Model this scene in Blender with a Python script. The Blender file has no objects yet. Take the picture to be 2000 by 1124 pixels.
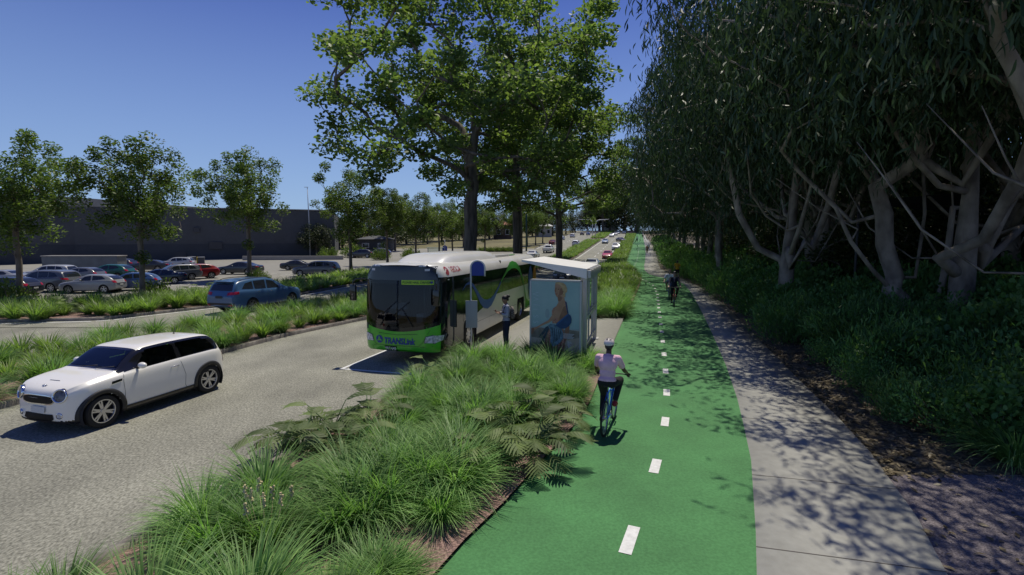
import bpy, bmesh, math, random
import numpy as np
from mathutils import Vector, Matrix, Euler
from mathutils.bvhtree import BVHTree

rng = np.random.default_rng(7)
random.seed(7)
scene = bpy.context.scene
COL = scene.collection
R = math.radians
PI = math.pi

# ------------------------------------------------------------------ terrain and camera
CAM_H = 3.5
PITCH = math.atan(90 / 1000)

def T(y):
    """height of the ground: flat near by, then the road climbs gently"""
    if y < 70: return 0.0
    if y < 100: return 0.04 * (y - 70) ** 2 / 60
    if y < 340: return 0.6 + 0.04 * (y - 100)
    if y < 440: return 10.2 + 0.04 * (y - 340) - 0.04 * (y - 340) ** 2 / 200
    return 12.2

def g(px, py, z=0.0):
    """photo pixel -> the point of the ground (raised by z) seen there"""
    u = (px - 1000) / 1000; v = (562 - py) / 1000
    c, s = math.cos(PITCH), math.sin(PITCH)
    dx, dy, dz = u, c + v * s, -s + v * c
    lo, hi = 1.0, 420.0
    f = lambda t: (CAM_H + dz * t) - (T(dy * t) + z)
    for _ in range(48):
        m = (lo + hi) / 2
        if f(m) > 0: lo = m
        else: hi = m
    return Vector((dx * lo, dy * lo, CAM_H + dz * lo - z))

# ------------------------------------------------------------------ object helpers
def tag(o, label=None, cat=None, group=None, kind=None):
    if label: o['label'] = label
    if cat: o['category'] = cat
    if group: o['group'] = group
    if kind: o['kind'] = kind
    return o

def empty(name, loc=(0, 0, 0), rz=0.0, label=None, cat=None, group=None):
    o = bpy.data.objects.new(name, None)
    COL.objects.link(o)
    o.location = loc; o.rotation_euler = (0, 0, rz)
    o.empty_display_size = 0.3
    return tag(o, label, cat, group)

def link(name, me, mats=None, parent=None):
    o = bpy.data.objects.new(name, me)
    COL.objects.link(o)
    if mats is not None:
        if not isinstance(mats, (list, tuple)): mats = [mats]
        for m in mats: me.materials.append(m)
    if parent is not None: o.parent = parent
    return o

def smooth(me, angle=None):
    me.polygons.foreach_set('use_smooth', [True] * len(me.polygons))
    if angle is not None:
        me.set_sharp_from_angle(angle=R(angle))

def from_bm(name, bm, mats=None, parent=None, sm=None):
    me = bpy.data.meshes.new(name)
    bm.normal_update()
    bm.to_mesh(me); bm.free()
    if sm is not None: smooth(me, sm)
    return link(name, me, mats, parent)

def np_mesh(name, V, F, mi=None):
    V = np.asarray(V, dtype=np.float32); F = np.asarray(F, dtype=np.int32)
    me = bpy.data.meshes.new(name)
    n, k = F.shape
    me.vertices.add(len(V)); me.vertices.foreach_set('co', V.ravel())
    me.loops.add(n * k); me.loops.foreach_set('vertex_index', F.ravel())
    me.polygons.add(n)
    me.polygons.foreach_set('loop_start', np.arange(0, n * k, k, dtype=np.int32))
    if mi is not None: me.polygons.foreach_set('material_index', np.asarray(mi, dtype=np.int32))
    me.update(calc_edges=True)
    return me

def children(o, _c={}):
    return [c for c in COL.objects if c.parent == o]

def copy_tree(o, loc=None, rz=None, label=None, group=None, scale=None, color=None):
    kids = [(c, [d for d in COL.objects if d.parent == c]) for c in COL.objects if c.parent == o]
    r = o.copy(); COL.objects.link(r)
    if loc is not None: r.location = loc
    if rz is not None: r.rotation_euler = (0, 0, rz)
    if label: r['label'] = label
    if group: r['group'] = group
    if scale is not None: r.scale = (scale,) * 3 if not isinstance(scale, (tuple, list)) else scale
    if color is not None: r.color = color
    for c, gs in kids:
        c2 = c.copy(); COL.objects.link(c2); c2.parent = r
        if color is not None: c2.color = color
        for d in gs:
            d2 = d.copy(); COL.objects.link(d2); d2.parent = c2
            if color is not None: d2.color = color
    return r

# ------------------------------------------------------------------ bmesh shapes
def add_box(bm, c, s, rot=None, bev=0.0, mi=0):
    M = Matrix.Translation(Vector(c))
    if rot is not None: M = M @ (Euler(rot).to_matrix().to_4x4() if not isinstance(rot, Matrix) else rot.to_4x4())
    M = M @ Matrix.Diagonal((s[0], s[1], s[2], 1))
    r = bmesh.ops.create_cube(bm, size=1, matrix=M)
    vs = r['verts']
    fs = list({f for v in vs for f in v.link_faces})
    for f in fs: f.material_index = mi
    if bev > 0:
        es = list({e for v in vs for e in v.link_edges})
        rr = bmesh.ops.bevel(bm, geom=es, offset=bev, segments=2, affect='EDGES', profile=0.6, clamp_overlap=True)
        for f in rr['faces']: f.material_index = mi
    return vs

def add_tube(bm, pts, rad, n=8, cap=True, mi=0):
    """tube through a polyline; rad is a number or a list"""
    pts = [Vector(p) for p in pts]
    if not isinstance(rad, (list, tuple, np.ndarray)): rad = [rad] * len(pts)
    rings = []
    up = None
    for i, p in enumerate(pts):
        if i == 0: d = pts[1] - p
        elif i == len(pts) - 1: d = p - pts[i - 1]
        else: d = (pts[i + 1] - p).normalized() + (p - pts[i - 1]).normalized()
        if d.length < 1e-9: d = Vector((0, 0, 1))
        d.normalize()
        if up is None:
            a = Vector((0, 0, 1)) if abs(d.z) < 0.9 else Vector((1, 0, 0))
            up = (a - d * a.dot(d)).normalized()
        else:
            up = up - d * up.dot(d)
            if up.length < 1e-6: up = d.orthogonal()
            up.normalize()
        s = d.cross(up)
        rings.append([bm.verts.new(p + (up * math.cos(2 * PI * k / n) + s * math.sin(2 * PI * k / n)) * rad[i]) for k in range(n)])
    for a, b in zip(rings[:-1], rings[1:]):
        for k in range(n):
            f = bm.faces.new((a[k], a[(k + 1) % n], b[(k + 1) % n], b[k])); f.material_index = mi; f.smooth = True
    if cap:
        f = bm.faces.new(list(reversed(rings[0]))); f.material_index = mi
        f = bm.faces.new(rings[-1]); f.material_index = mi
    return rings

def add_lathe(bm, prof, n=32, axis='z', c=(0, 0, 0), mi=0, closed=False):
    """prof: list of (radius, height); turned about axis through c"""
    c = Vector(c); rings = []
    for r, h in prof:
        ring = []
        for k in range(n):
            a = 2 * PI * k / n
            x, y = r * math.cos(a), r * math.sin(a)
            v = {'z': (x, y, h), 'y': (x, h, y), 'x': (h, x, y)}[axis]
            ring.append(bm.verts.new(c + Vector(v)))
        rings.append(ring)
    pairs = list(zip(rings[:-1], rings[1:]))
    if closed: pairs.append((rings[-1], rings[0]))
    for a, b in pairs:
        for k in range(n):
            f = bm.faces.new((a[k], a[(k + 1) % n], b[(k + 1) % n], b[k])); f.material_index = mi; f.smooth = True
    return rings

def add_disc(bm, c, r, axis='y', n=24, mi=0):
    c = Vector(c); vs = []
    for k in range(n):
        a = 2 * PI * k / n
        x, y = r * math.cos(a), r * math.sin(a)
        vs.append(bm.verts.new(c + Vector({'z': (x, y, 0), 'y': (x, 0, y), 'x': (0, x, y)}[axis])))
    f = bm.faces.new(vs); f.material_index = mi

def add_prism(bm, pts, d, mi=0):
    """polygon pts (3-D, planar) extruded by vector d"""
    a = [bm.verts.new(Vector(p)) for p in pts]
    b = [bm.verts.new(Vector(p) + Vector(d)) for p in pts]
    n = len(a)
    fs = [bm.faces.new(a[::-1]), bm.faces.new(b)]
    for i in range(n): fs.append(bm.faces.new((a[i], a[(i + 1) % n], b[(i + 1) % n], b[i])))
    for f in fs: f.material_index = mi
    bmesh.ops.recalc_face_normals(bm, faces=fs)

def evaluated(o):
    dg = bpy.context.evaluated_depsgraph_get()
    me = bpy.data.meshes.new_from_object(o.evaluated_get(dg), preserve_all_data_layers=False, depsgraph=dg)
    return me

def bake(o):
    """apply the modifiers of o"""
    bpy.context.view_layer.update()
    me = evaluated(o)
    o.modifiers.clear()
    o.data = me
    return o

# ------------------------------------------------------------------ interpolation
def pch(pts):
    """monotone cubic through (x, y) points -> function of arrays"""
    x = np.array([p[0] for p in pts], float); y = np.array([p[1] for p in pts], float)
    h = np.diff(x); d = np.diff(y) / h
    m = np.zeros(len(x)); m[0] = d[0]; m[-1] = d[-1]
    for i in range(1, len(x) - 1):
        if d[i - 1] * d[i] > 0:
            w1 = 2 * h[i] + h[i - 1]; w2 = h[i] + 2 * h[i - 1]
            m[i] = (w1 + w2) / (w1 / d[i - 1] + w2 / d[i])
    def f(t):
        t = np.clip(np.asarray(t, float), x[0], x[-1])
        i = np.clip(np.searchsorted(x, t) - 1, 0, len(h) - 1)
        s = (t - x[i]) / h[i]
        return ((1 + 2 * s) * (1 - s) ** 2 * y[i] + s * (1 - s) ** 2 * h[i] * m[i] + s * s * (3 - 2 * s) * y[i + 1] + s * s * (s - 1) * h[i] * m[i + 1])
    return f

# ------------------------------------------------------------------ materials
def srgb(r, g_, b):
    f = lambda c: (c / 255 / 12.92) if c / 255 <= 0.04045 else ((c / 255 + 0.055) / 1.055) ** 2.4
    return (f(r), f(g_), f(b), 1)

def mat(name, col, rough=0.6, metal=0.0, var=0.0, vscale=3.0, bump=0.0, bscale=20.0, coat=0.0, spec=None, objcol=False, rnd=0.0, col2=None, vscale2=None, var2=0.0, detail=6, stretch=None):
    """principled material with noise variation of colour and a noise bump"""
    m = bpy.data.materials.new(name); m.use_nodes = True
    nt = m.node_tree; N = nt.nodes; L = nt.links
    b = N['Principled BSDF']
    col = tuple(col) + ((1,) if len(col) == 3 else ())
    b.inputs['Roughness'].default_value = rough
    b.inputs['Metallic'].default_value = metal
    b.inputs['Coat Weight'].default_value = coat
    b.inputs['Coat Roughness'].default_value = 0.05
    if spec is not None: b.inputs['Specular IOR Level'].default_value = spec
    tc = N.new('ShaderNodeTexCoord')
    vec = tc.outputs['Object']
    if stretch:
        mp = N.new('ShaderNodeMapping'); mp.inputs['Scale'].default_value = stretch
        L.new(vec, mp.inputs['Vector']); vec = mp.outputs['Vector']
    out = None
    if objcol:
        oi = N.new('ShaderNodeObjectInfo'); out = oi.outputs['Color']
    if col2 is not None or var > 0:
        no = N.new('ShaderNodeTexNoise'); no.inputs['Scale'].default_value = vscale; no.inputs['Detail'].default_value = detail
        L.new(vec, no.inputs['Vector'])
        cr = N.new('ShaderNodeMix'); cr.data_type = 'RGBA'
        if col2 is None:
            c1 = tuple(max(0, c * (1 - var)) for c in col[:3]) + (1,); c2 = tuple(c * (1 + var) for c in col[:3]) + (1,)
        else:
            c1, c2 = col, tuple(col2) + ((1,) if len(col2) == 3 else ())
        mr = N.new('ShaderNodeMapRange'); mr.inputs[1].default_value = 0.32; mr.inputs[2].default_value = 0.68
        L.new(no.outputs['Fac'], mr.inputs[0]); L.new(mr.outputs[0], cr.inputs[0])
        cr.inputs[6].default_value = c1; cr.inputs[7].default_value = c2
        if objcol:
            mx = N.new('ShaderNodeMix'); mx.data_type = 'RGBA'; mx.blend_type = 'MULTIPLY'; mx.inputs[0].default_value = 1
            L.new(out, mx.inputs[6]); L.new(cr.outputs[2], mx.inputs[7]); out = mx.outputs[2]
        else: out = cr.outputs[2]
    if var2 > 0:
        no = N.new('ShaderNodeTexNoise'); no.inputs['Scale'].default_value = vscale2; no.inputs['Detail'].default_value = 3
        L.new(vec, no.inputs['Vector'])
        mr = N.new('ShaderNodeMapRange'); mr.inputs[1].default_value = 0.3; mr.inputs[2].default_value = 0.7
        mr.inputs[3].default_value = 1 - var2; mr.inputs[4].default_value = 1 + var2
        L.new(no.outputs['Fac'], mr.inputs[0])
        mx = N.new('ShaderNodeMix'); mx.data_type = 'RGBA'; mx.blend_type = 'MULTIPLY'; mx.inputs[0].default_value = 1
        if out is None: mx.inputs[6].default_value = col
        else: L.new(out, mx.inputs[6])
        L.new(mr.outputs[0], mx.inputs[7]); out = mx.outputs[2]
    if rnd > 0:
        oi = N.new('ShaderNodeObjectInfo')
        mr = N.new('ShaderNodeMapRange'); mr.inputs[3].default_value = 1 - rnd; mr.inputs[4].default_value = 1 + rnd
        L.new(oi.outputs['Random'], mr.inputs[0])
        mx = N.new('ShaderNodeMix'); mx.data_type = 'RGBA'; mx.blend_type = 'MULTIPLY'; mx.inputs[0].default_value = 1
        if out is None: mx.inputs[6].default_value = col
        else: L.new(out, mx.inputs[6])
        L.new(mr.outputs[0], mx.inputs[7]); out = mx.outputs[2]
    if out is None: b.inputs['Base Color'].default_value = col
    else: L.new(out, b.inputs['Base Color'])
    if bump > 0:
        nb = N.new('ShaderNodeTexNoise'); nb.inputs['Scale'].default_value = bscale; nb.inputs['Detail'].default_value = 4
        L.new(vec, nb.inputs['Vector'])
        bp = N.new('ShaderNodeBump'); bp.inputs['Strength'].default_value = bump; bp.inputs['Distance'].default_value = 0.02
        L.new(nb.outputs['Fac'], bp.inputs['Height']); L.new(bp.outputs['Normal'], b.inputs['Normal'])
    m.diffuse_color = col
    return m

def leaf_mat(name, ca, cb, trans=0.35, rough=0.5, rnd=0.12, tint=(1.15, 1.25, 0.6), clump=0.35):
    """leaves: colour varies per leaf (attribute 'rnd') and in large clumps, partly translucent"""
    m = bpy.data.materials.new(name); m.use_nodes = True
    nt = m.node_tree; N = nt.nodes; L = nt.links
    b = N['Principled BSDF']; b.inputs['Roughness'].default_value = rough; b.inputs['Specular IOR Level'].default_value = 0.35
    at = N.new('ShaderNodeAttribute'); at.attribute_name = 'rnd'
    mx = N.new('ShaderNodeMix'); mx.data_type = 'RGBA'
    mx.inputs[6].default_value = tuple(ca) + (1,); mx.inputs[7].default_value = tuple(cb) + (1,)
    L.new(at.outputs['Fac'], mx.inputs[0])
    tc = N.new('ShaderNodeTexCoord')
    no = N.new('ShaderNodeTexNoise'); no.inputs['Scale'].default_value = clump; no.inputs['Detail'].default_value = 2
    L.new(tc.outputs['Object'], no.inputs['Vector'])
    mr = N.new('ShaderNodeMapRange'); mr.inputs[1].default_value = 0.3; mr.inputs[2].default_value = 0.7; mr.inputs[3].default_value = 0.7; mr.inputs[4].default_value = 1.3
    L.new(no.outputs['Fac'], mr.inputs[0])
    oi = N.new('ShaderNodeObjectInfo')
    m2 = N.new('ShaderNodeMapRange'); m2.inputs[3].default_value = 1 - rnd; m2.inputs[4].default_value = 1 + rnd
    L.new(oi.outputs['Random'], m2.inputs[0])
    mu = N.new('ShaderNodeMath'); mu.operation = 'MULTIPLY'; L.new(mr.outputs[0], mu.inputs[0]); L.new(m2.outputs[0], mu.inputs[1])
    mm = N.new('ShaderNodeMix'); mm.data_type = 'RGBA'; mm.blend_type = 'MULTIPLY'; mm.inputs[0].default_value = 1
    L.new(mx.outputs[2], mm.inputs[6]); L.new(mu.outputs[0], mm.inputs[7])
    L.new(mm.outputs[2], b.inputs['Base Color'])
    t = N.new('ShaderNodeBsdfTranslucent')
    tm = N.new('ShaderNodeMix'); tm.data_type = 'RGBA'; tm.blend_type = 'MULTIPLY'; tm.inputs[0].default_value = 1
    L.new(mm.outputs[2], tm.inputs[6]); tm.inputs[7].default_value = tuple(tint) + (1,)
    L.new(tm.outputs[2], t.inputs['Color'])
    ms = N.new('ShaderNodeMixShader'); ms.inputs[0].default_value = trans
    L.new(b.outputs[0], ms.inputs[1]); L.new(t.outputs[0], ms.inputs[2])
    L.new(ms.outputs[0], N['Material Output'].inputs['Surface'])
    m.diffuse_color = tuple(ca) + (1,)
    return m

def glass_mat(name, tint=(0.35, 0.38, 0.4), rough=0.03, refl=1.6):
    """thin tinted pane: see-through and mirroring by Fresnel"""
    m = bpy.data.materials.new(name); m.use_nodes = True
    nt = m.node_tree; N = nt.nodes; L = nt.links
    N.remove(N['Principled BSDF'])
    tr = N.new('ShaderNodeBsdfTransparent'); tr.inputs[0].default_value = tuple(tint) + (1,)
    gl = N.new('ShaderNodeBsdfGlossy'); gl.inputs['Roughness'].default_value = rough; gl.inputs['Color'].default_value = (0.9, 0.9, 0.9, 1)
    fr = N.new('ShaderNodeFresnel'); fr.inputs['IOR'].default_value = 1.5
    mu = N.new('ShaderNodeMath'); mu.operation = 'MULTIPLY'; mu.inputs[1].default_value = refl; mu.use_clamp = True
    L.new(fr.outputs[0], mu.inputs[0])
    ms = N.new('ShaderNodeMixShader')
    L.new(mu.outputs[0], ms.inputs[0]); L.new(tr.outputs[0], ms.inputs[1]); L.new(gl.outputs[0], ms.inputs[2])
    L.new(ms.outputs[0], N['Material Output'].inputs['Surface'])
    m.diffuse_color = (0.1, 0.1, 0.12, 1)
    return m

# ------------------------------------------------------------------ flat drawings laid on a surface
def grid_poly(poly, res):
    """2-D polygon cut by a grid of spacing res -> bmesh in the xy plane"""
    bm = bmesh.new()
    bm.faces.new([bm.verts.new((p[0], p[1], 0)) for p in poly])
    xs = [p[0] for p in poly]; ys = [p[1] for p in poly]
    if res:
        for lo, hi, no in ((min(xs), max(xs), (1, 0, 0)), (min(ys), max(ys), (0, 1, 0))):
            k = math.floor(lo / res) + 1
            while k * res < hi:
                bmesh.ops.bisect_plane(bm, geom=bm.verts[:] + bm.edges[:] + bm.faces[:], plane_co=Vector(no) * k * res, plane_no=no, dist=1e-6)
                k += 1
    bmesh.ops.triangulate(bm, faces=[f for f in bm.faces if len(f.verts) > 4])
    return bm

AX = {  # frame: (u, v) -> start of the ray, direction of the ray
    'right': (lambda u, v: Vector((u, -9, v)), Vector((0, 1, 0))),
    'left': (lambda u, v: Vector((u, 9, v)), Vector((0, -1, 0))),
    'front': (lambda u, v: Vector((9, u, v)), Vector((-1, 0, 0))),
    'rear': (lambda u, v: Vector((-19, u, v)), Vector((1, 0, 0))),
    'top': (lambda u, v: Vector((u, v, 9)), Vector((0, 0, -1))),
}
def patch(name, polys, ax, bvh, off, m, parent, res=0.08, merge=True):
    """polygons drawn in a view, thrown onto the skin in bvh, lying `off` proud of it"""
    fn, d = AX[ax]
    out = bmesh.new()
    if isinstance(polys[0][0], (int, float)): polys = [polys]
    for poly in polys:
        b = grid_poly(poly, res)
        mp = {}
        for v in b.verts:
            o = fn(v.co.x, v.co.y)
            hit, n, _, _ = bvh.ray_cast(o, d, 40)
            if hit is None:
                hit, n, _, _ = bvh.find_nearest(o + d * 8)
            if n.dot(d) > 0: n = -n
            mp[v] = out.verts.new(hit + n * off)
        for f in b.faces:
            vs = [mp[v] for v in f.verts]
            try: nf = out.faces.new(vs)
            except ValueError: continue
            nf.normal_update()
            if nf.normal.dot(d) > 0: nf.normal_flip()
            nf.smooth = True
        b.free()
    bmesh.ops.remove_doubles(out, verts=out.verts, dist=1e-5)
    return from_bm(name, out, m, parent)

def circle2(cx, cy, rx, ry=None, n=28, a0=0, a1=360):
    ry = ry or rx
    full = abs(a1 - a0) >= 360
    k = n if full else n + 1
    return [(cx + rx * math.cos(R(a0 + (a1 - a0) * i / n)), cy + ry * math.sin(R(a0 + (a1 - a0) * i / n))) for i in range(k)]

def ribbon2(pts, w):
    """polyline with width (number or list) -> list of quads"""
    P = [Vector((p[0], p[1])) for p in pts]
    if not isinstance(w, (list, tuple)): w = [w] * len(P)
    Lf, Rt = [], []
    for i, p in enumerate(P):
        d = (P[min(i + 1, len(P) - 1)] - P[max(i - 1, 0)])
        if d.length == 0: d = Vector((1, 0))
        d.normalize(); n = Vector((-d.y, d.x))
        Lf.append(p + n * w[i] / 2); Rt.append(p - n * w[i] / 2)
    return [[tuple(Rt[i]), tuple(Rt[i + 1]), tuple(Lf[i + 1]), tuple(Lf[i])] for i in range(len(P) - 1)]

def text_bm(body, size, bold=0.0, align='LEFT', shear=0.0, sx=1.0):
    cu = bpy.data.curves.new('txt', 'FONT'); cu.body = body; cu.size = size; cu.align_x = align; cu.offset = bold; cu.shear = shear
    cu.resolution_u = 3
    o = bpy.data.objects.new('txt', cu); COL.objects.link(o)
    bpy.context.view_layer.update()
    me = evaluated(o)
    bm = bmesh.new(); bm.from_mesh(me)
    bpy.data.objects.remove(o); bpy.data.meshes.remove(me); bpy.data.curves.remove(cu)
    if sx != 1: bmesh.ops.scale(bm, vec=(sx, 1, 1), verts=bm.verts)
    return bm

def text_on(name, body, size, u, v, ax, bvh, off, m, parent, flip=False, **kw):
    """text whose lower left (or centre) is at (u, v) of a view, thrown onto the skin"""
    fn, d = AX[ax]
    b = text_bm(body, size, **kw)
    sg = -1 if flip else 1
    for w in b.verts:
        o = fn(u + sg * w.co.x, v + w.co.y)
        hit, n, _, _ = bvh.ray_cast(o, d, 40)
        if hit is None: hit, n, _, _ = bvh.find_nearest(o + d * 8)
        if n.dot(d) > 0: n = -n
        w.co = hit + n * off
    return from_bm(name, b, m, parent)

def bvh_of(me):
    bm = bmesh.new(); bm.from_mesh(me); t = BVHTree.FromBMesh(bm); bm.free(); return t
# ------------------------------------------------------------------ world, sun, camera
SUN = Vector((0.12, 0.40, 1.0)).normalized()
sun_el = math.asin(SUN.z); sun_az = math.atan2(SUN.x, SUN.y)

w = bpy.data.worlds.new('World'); scene.world = w; w.use_nodes = True
nt = w.node_tree
sky = nt.nodes.new('ShaderNodeTexSky'); sky.sky_type = 'NISHITA'; sky.sun_disc = False
sky.sun_elevation = sun_el; sky.sun_rotation = sun_az
sky.air_density = 1.0; sky.dust_density = 0.0; sky.ozone_density = 4.0
hs = nt.nodes.new('ShaderNodeHueSaturation'); hs.inputs['Saturation'].default_value = 1.20; hs.inputs['Hue'].default_value = 0.528; hs.inputs['Value'].default_value = 1.22
nt.links.new(sky.outputs[0], hs.inputs['Color'])
# clear light blue instead of the model's yellow band just above the horizon
geo = nt.nodes.new('ShaderNodeTexCoord'); sep = nt.nodes.new('ShaderNodeSeparateXYZ'); nt.links.new(geo.outputs['Generated'], sep.inputs[0])
mr = nt.nodes.new('ShaderNodeMapRange'); mr.inputs[1].default_value = 0.0; mr.inputs[2].default_value = 0.42; mr.inputs[3].default_value = 0.85; mr.inputs[4].default_value = 0.0
nt.links.new(sep.outputs['Z'], mr.inputs[0])
mx = nt.nodes.new('ShaderNodeMix'); mx.data_type = 'RGBA'; mx.inputs[7].default_value = (4.0, 6.3, 10.6, 1)
nt.links.new(mr.outputs[0], mx.inputs[0]); nt.links.new(hs.outputs[0], mx.inputs[6])
nt.links.new(mx.outputs[2], nt.nodes['Background'].inputs[0])
nt.nodes['Background'].inputs[1].default_value = 0.070

sl = bpy.data.lights.new('sun', 'SUN'); sl.energy = 3.9; sl.angle = R(0.5); sl.color = (1.0, 0.94, 0.80)
so = bpy.data.objects.new('sun', sl); COL.objects.link(so)
so.rotation_euler = (-SUN).to_track_quat('-Z', 'Y').to_euler(); so.location = (0, 0, 60)

cam = bpy.data.cameras.new('camera'); cam.lens = 18.0; cam.sensor_width = 36.0; cam.clip_end = 4000; cam.clip_start = 0.1
co = bpy.data.objects.new('camera', cam); COL.objects.link(co)
co.location = (0, 0, CAM_H); co.rotation_euler = (PI / 2 - PITCH, 0, 0)
scene.camera = co
scene.view_settings.view_transform = 'Standard'; scene.view_settings.look = 'None'; scene.view_settings.exposure = 0
scene.render.engine = 'CYCLES'
cy = scene.cycles
cy.use_denoising = True; cy.max_bounces = 6; cy.diffuse_bounces = 2; cy.glossy_bounces = 3; cy.transmission_bounces = 4; cy.transparent_max_bounces = 8
cy.sample_clamp_indirect = 4

# ------------------------------------------------------------------ ground materials
M = {}
M['asphalt'] = mat('asphalt', (0.120, 0.118, 0.092), 0.9, col2=(0.350, 0.342, 0.280), vscale=34, detail=9, var2=0.22, vscale2=0.8, bump=0.6, bscale=70, stretch=(1, .6, 1))
M['asphalt_far'] = mat('asphalt_far', (0.215, 0.205, 0.175), 0.9, col2=(0.27, 0.262, 0.225), vscale=1.2, detail=6, var2=0.10, vscale2=0.08)
M['green'] = mat('green_surface', (0.046, 0.165, 0.050), 0.85, col2=(0.070, 0.228, 0.074), vscale=30, detail=8, var2=0.16, vscale2=0.9, bump=0.35, bscale=90)
M['concrete'] = mat('concrete', (0.29, 0.285, 0.255), 0.85, col2=(0.345, 0.34, 0.305), vscale=7, detail=8, var2=0.07, vscale2=0.5, bump=0.15, bscale=80)
M['kerb'] = mat('kerb_concrete', (0.13, 0.115, 0.10), 0.9, col2=(0.26, 0.235, 0.205), vscale=5, detail=8, bump=0.4, bscale=40)
M['paint'] = mat('road_paint', (0.66, 0.66, 0.64), 0.7, var=0.12, vscale=18, detail=8)
M['mulch'] = mat('wood_mulch', (0.10, 0.058, 0.05), 0.95, col2=(0.42, 0.27, 0.23), vscale=34, detail=9, bump=1.0, bscale=45)
M['litter'] = mat('leaf_litter', (0.050, 0.042, 0.030), 0.95, col2=(0.19, 0.155, 0.10), vscale=16, detail=9, bump=0.9, bscale=25)
M['gravel'] = mat('pink_gravel', (0.060, 0.052, 0.058), 0.9, col2=(0.27, 0.23, 0.235), vscale=42, detail=5, bump=1.0, bscale=42)
M['dirt'] = mat('dry_ground', (0.115, 0.105, 0.045), 0.95, col2=(0.20, 0.175, 0.075), vscale=0.6, detail=9, var2=0.3, vscale2=0.05)
M['joint'] = mat('joint_dark', (0.09, 0.08, 0.07), 0.9)

# ------------------------------------------------------------------ strips along the road
def line(pts, extra=()):
    P = sorted([(p.y, p.x) for p in pts] + [(y, x) for x, y in extra])
    ys = [p[0] for p in P]; xs = [p[1] for p in P]
    def f(y):
        if y <= ys[0]: return xs[0] + (y - ys[0]) * (xs[1] - xs[0]) / (ys[1] - ys[0])
        if y >= ys[-1]: return xs[-1] + (y - ys[-1]) * (xs[-1] - xs[-2]) / (ys[-1] - ys[-2])
        return float(np.interp(y, ys, xs))
    f.ys = ys
    return f

def ysamples(y0, y1, *fs):
    s = {y0, y1}; y = y0
    while y < y1:
        s.add(y); y += 0.5 if y < 40 else (2 if y < 140 else 6)
    for f in fs:
        for k in getattr(f, 'ys', []):
            if y0 < k < y1: s.add(k)
    L = sorted(s); out = [L[0]]
    for v in L[1:]:
        if v - out[-1] > 0.05: out.append(v)
    return out

def strip(name, fl, fr, y0, y1, z, m, kind='structure', nx=1, skirt=0):
    Y = ysamples(y0, y1, fl, fr); V, F = [], []
    k = nx + 1
    for y in Y:
        a, b = fl(y), fr(y)
        for i in range(k): V.append((a + (b - a) * i / nx, y, T(y) + z))
    for j in range(len(Y) - 1):
        for i in range(nx): F.append((j * k + i, j * k + i + 1, (j + 1) * k + i + 1, (j + 1) * k + i))
    if skirt:
        n0 = len(V)
        for j, y in enumerate(Y):
            V.append((fl(y), y, T(y) + z - skirt)); V.append((fr(y), y, T(y) + z - skirt))
        for j in range(len(Y) - 1):
            F.append((n0 + 2 * j, j * k, (j + 1) * k, n0 + 2 * j + 2))
            F.append((j * k + nx, n0 + 2 * j + 1, n0 + 2 * j + 3, (j + 1) * k + nx))
        F.append((n0, n0 + 1, nx, 0)) ; e = (len(Y) - 1)
        F.append((e * k, e * k + nx, n0 + 2 * e + 1, n0 + 2 * e))
    me = np_mesh(name, V, F)
    o = link(name, me, m)
    if kind: o['kind'] = kind
    return o

def kerb(name, f, y0, y1, wdt=0.15, h=0.13, side=1):
    """kerb of width wdt lying from the line to `side` of it"""
    Y = ysamples(y0, y1, f); V, F = [], []
    for y in Y:
        x = f(y); t = T(y)
        sl = (f(y + 0.3) - f(y - 0.3)) / 0.6
        c = math.sqrt(1 + sl * sl) * side
        for dx, dz in ((0, -0.05), (0.01, h - 0.02), (0.03, h), (wdt, h), (wdt, -0.05)): V.append((x + dx * c, y, t + dz))
    for j in range(len(Y) - 1):
        for i in range(4): F.append((j * 5 + i, j * 5 + i + 1, (j + 1) * 5 + i + 1, (j + 1) * 5 + i))
    V = np.array(V)
    me = np_mesh(name, V, F)
    bm = bmesh.new(); bm.from_mesh(me)
    for e in (0, (len(Y) - 1) * 5):
        bm.verts.ensure_lookup_table(); bm.faces.new([bm.verts[e + i] for i in range(5)])
    bmesh.ops.recalc_face_normals(bm, faces=bm.faces); bm.to_mesh(me); bm.free()
    o = link(name, me, M['kerb']); o['kind'] = 'structure'
    return o

off = lambda f, d: (lambda y, f=f, d=d: f(y) + d)
def offl(f, d):
    h = lambda y: f(y) + d
    h.ys = getattr(f, 'ys', [])
    return h

G = lambda *pts: [g(*p) for p in pts]
med_r = line(G((0, 800), (430, 693), (560, 658), (715, 625), (1126, 503), (1172, 472)))
med_l = line(G((0, 706), (400, 640), (1094, 497), (1149.5, 467.5)))
road_r = line(G((202, 1095), (586, 879)), extra=[(-2.3, 13.4), (-1.02, 15.8), (-0.87, 16.4), (0.77, 22.2), (15.9, 85), (60, 268)])
farroad_l = line(G((0, 631), (200, 626), (420, 601), (580, 578), (715, 553), (1043, 487), (1071, 475), (1111, 459)), extra=[(-46, 20.6)])
bed_l = line(G((0, 603), (200, 597), (400, 578), (560, 556), (650, 542), (715, 530)), extra=[(-60, 24.0)])
green_l = line(G((850, 1124), (905, 1062), (985, 985), (1060, 900), (1112, 845), (1150, 790), (1168, 745), (1190, 690), (1216, 630), (1236, 590), (1249, 560), (1253, 545), (1236, 530), (1222, 518), (1226, 505), (1232, 490), (1237, 474)))
green_r = line(G((1478, 1124), (1476, 1040), (1467, 900), (1452, 830), (1440, 780), (1418, 715), (1390, 650), (1368, 605), (1352, 575), (1337, 556), (1322, 548), (1300, 544), (1284, 541), (1268, 536), (1259, 529), (1258, 520), (1260, 508), (1261, 495), (1260, 483), (1258, 474)))
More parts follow.
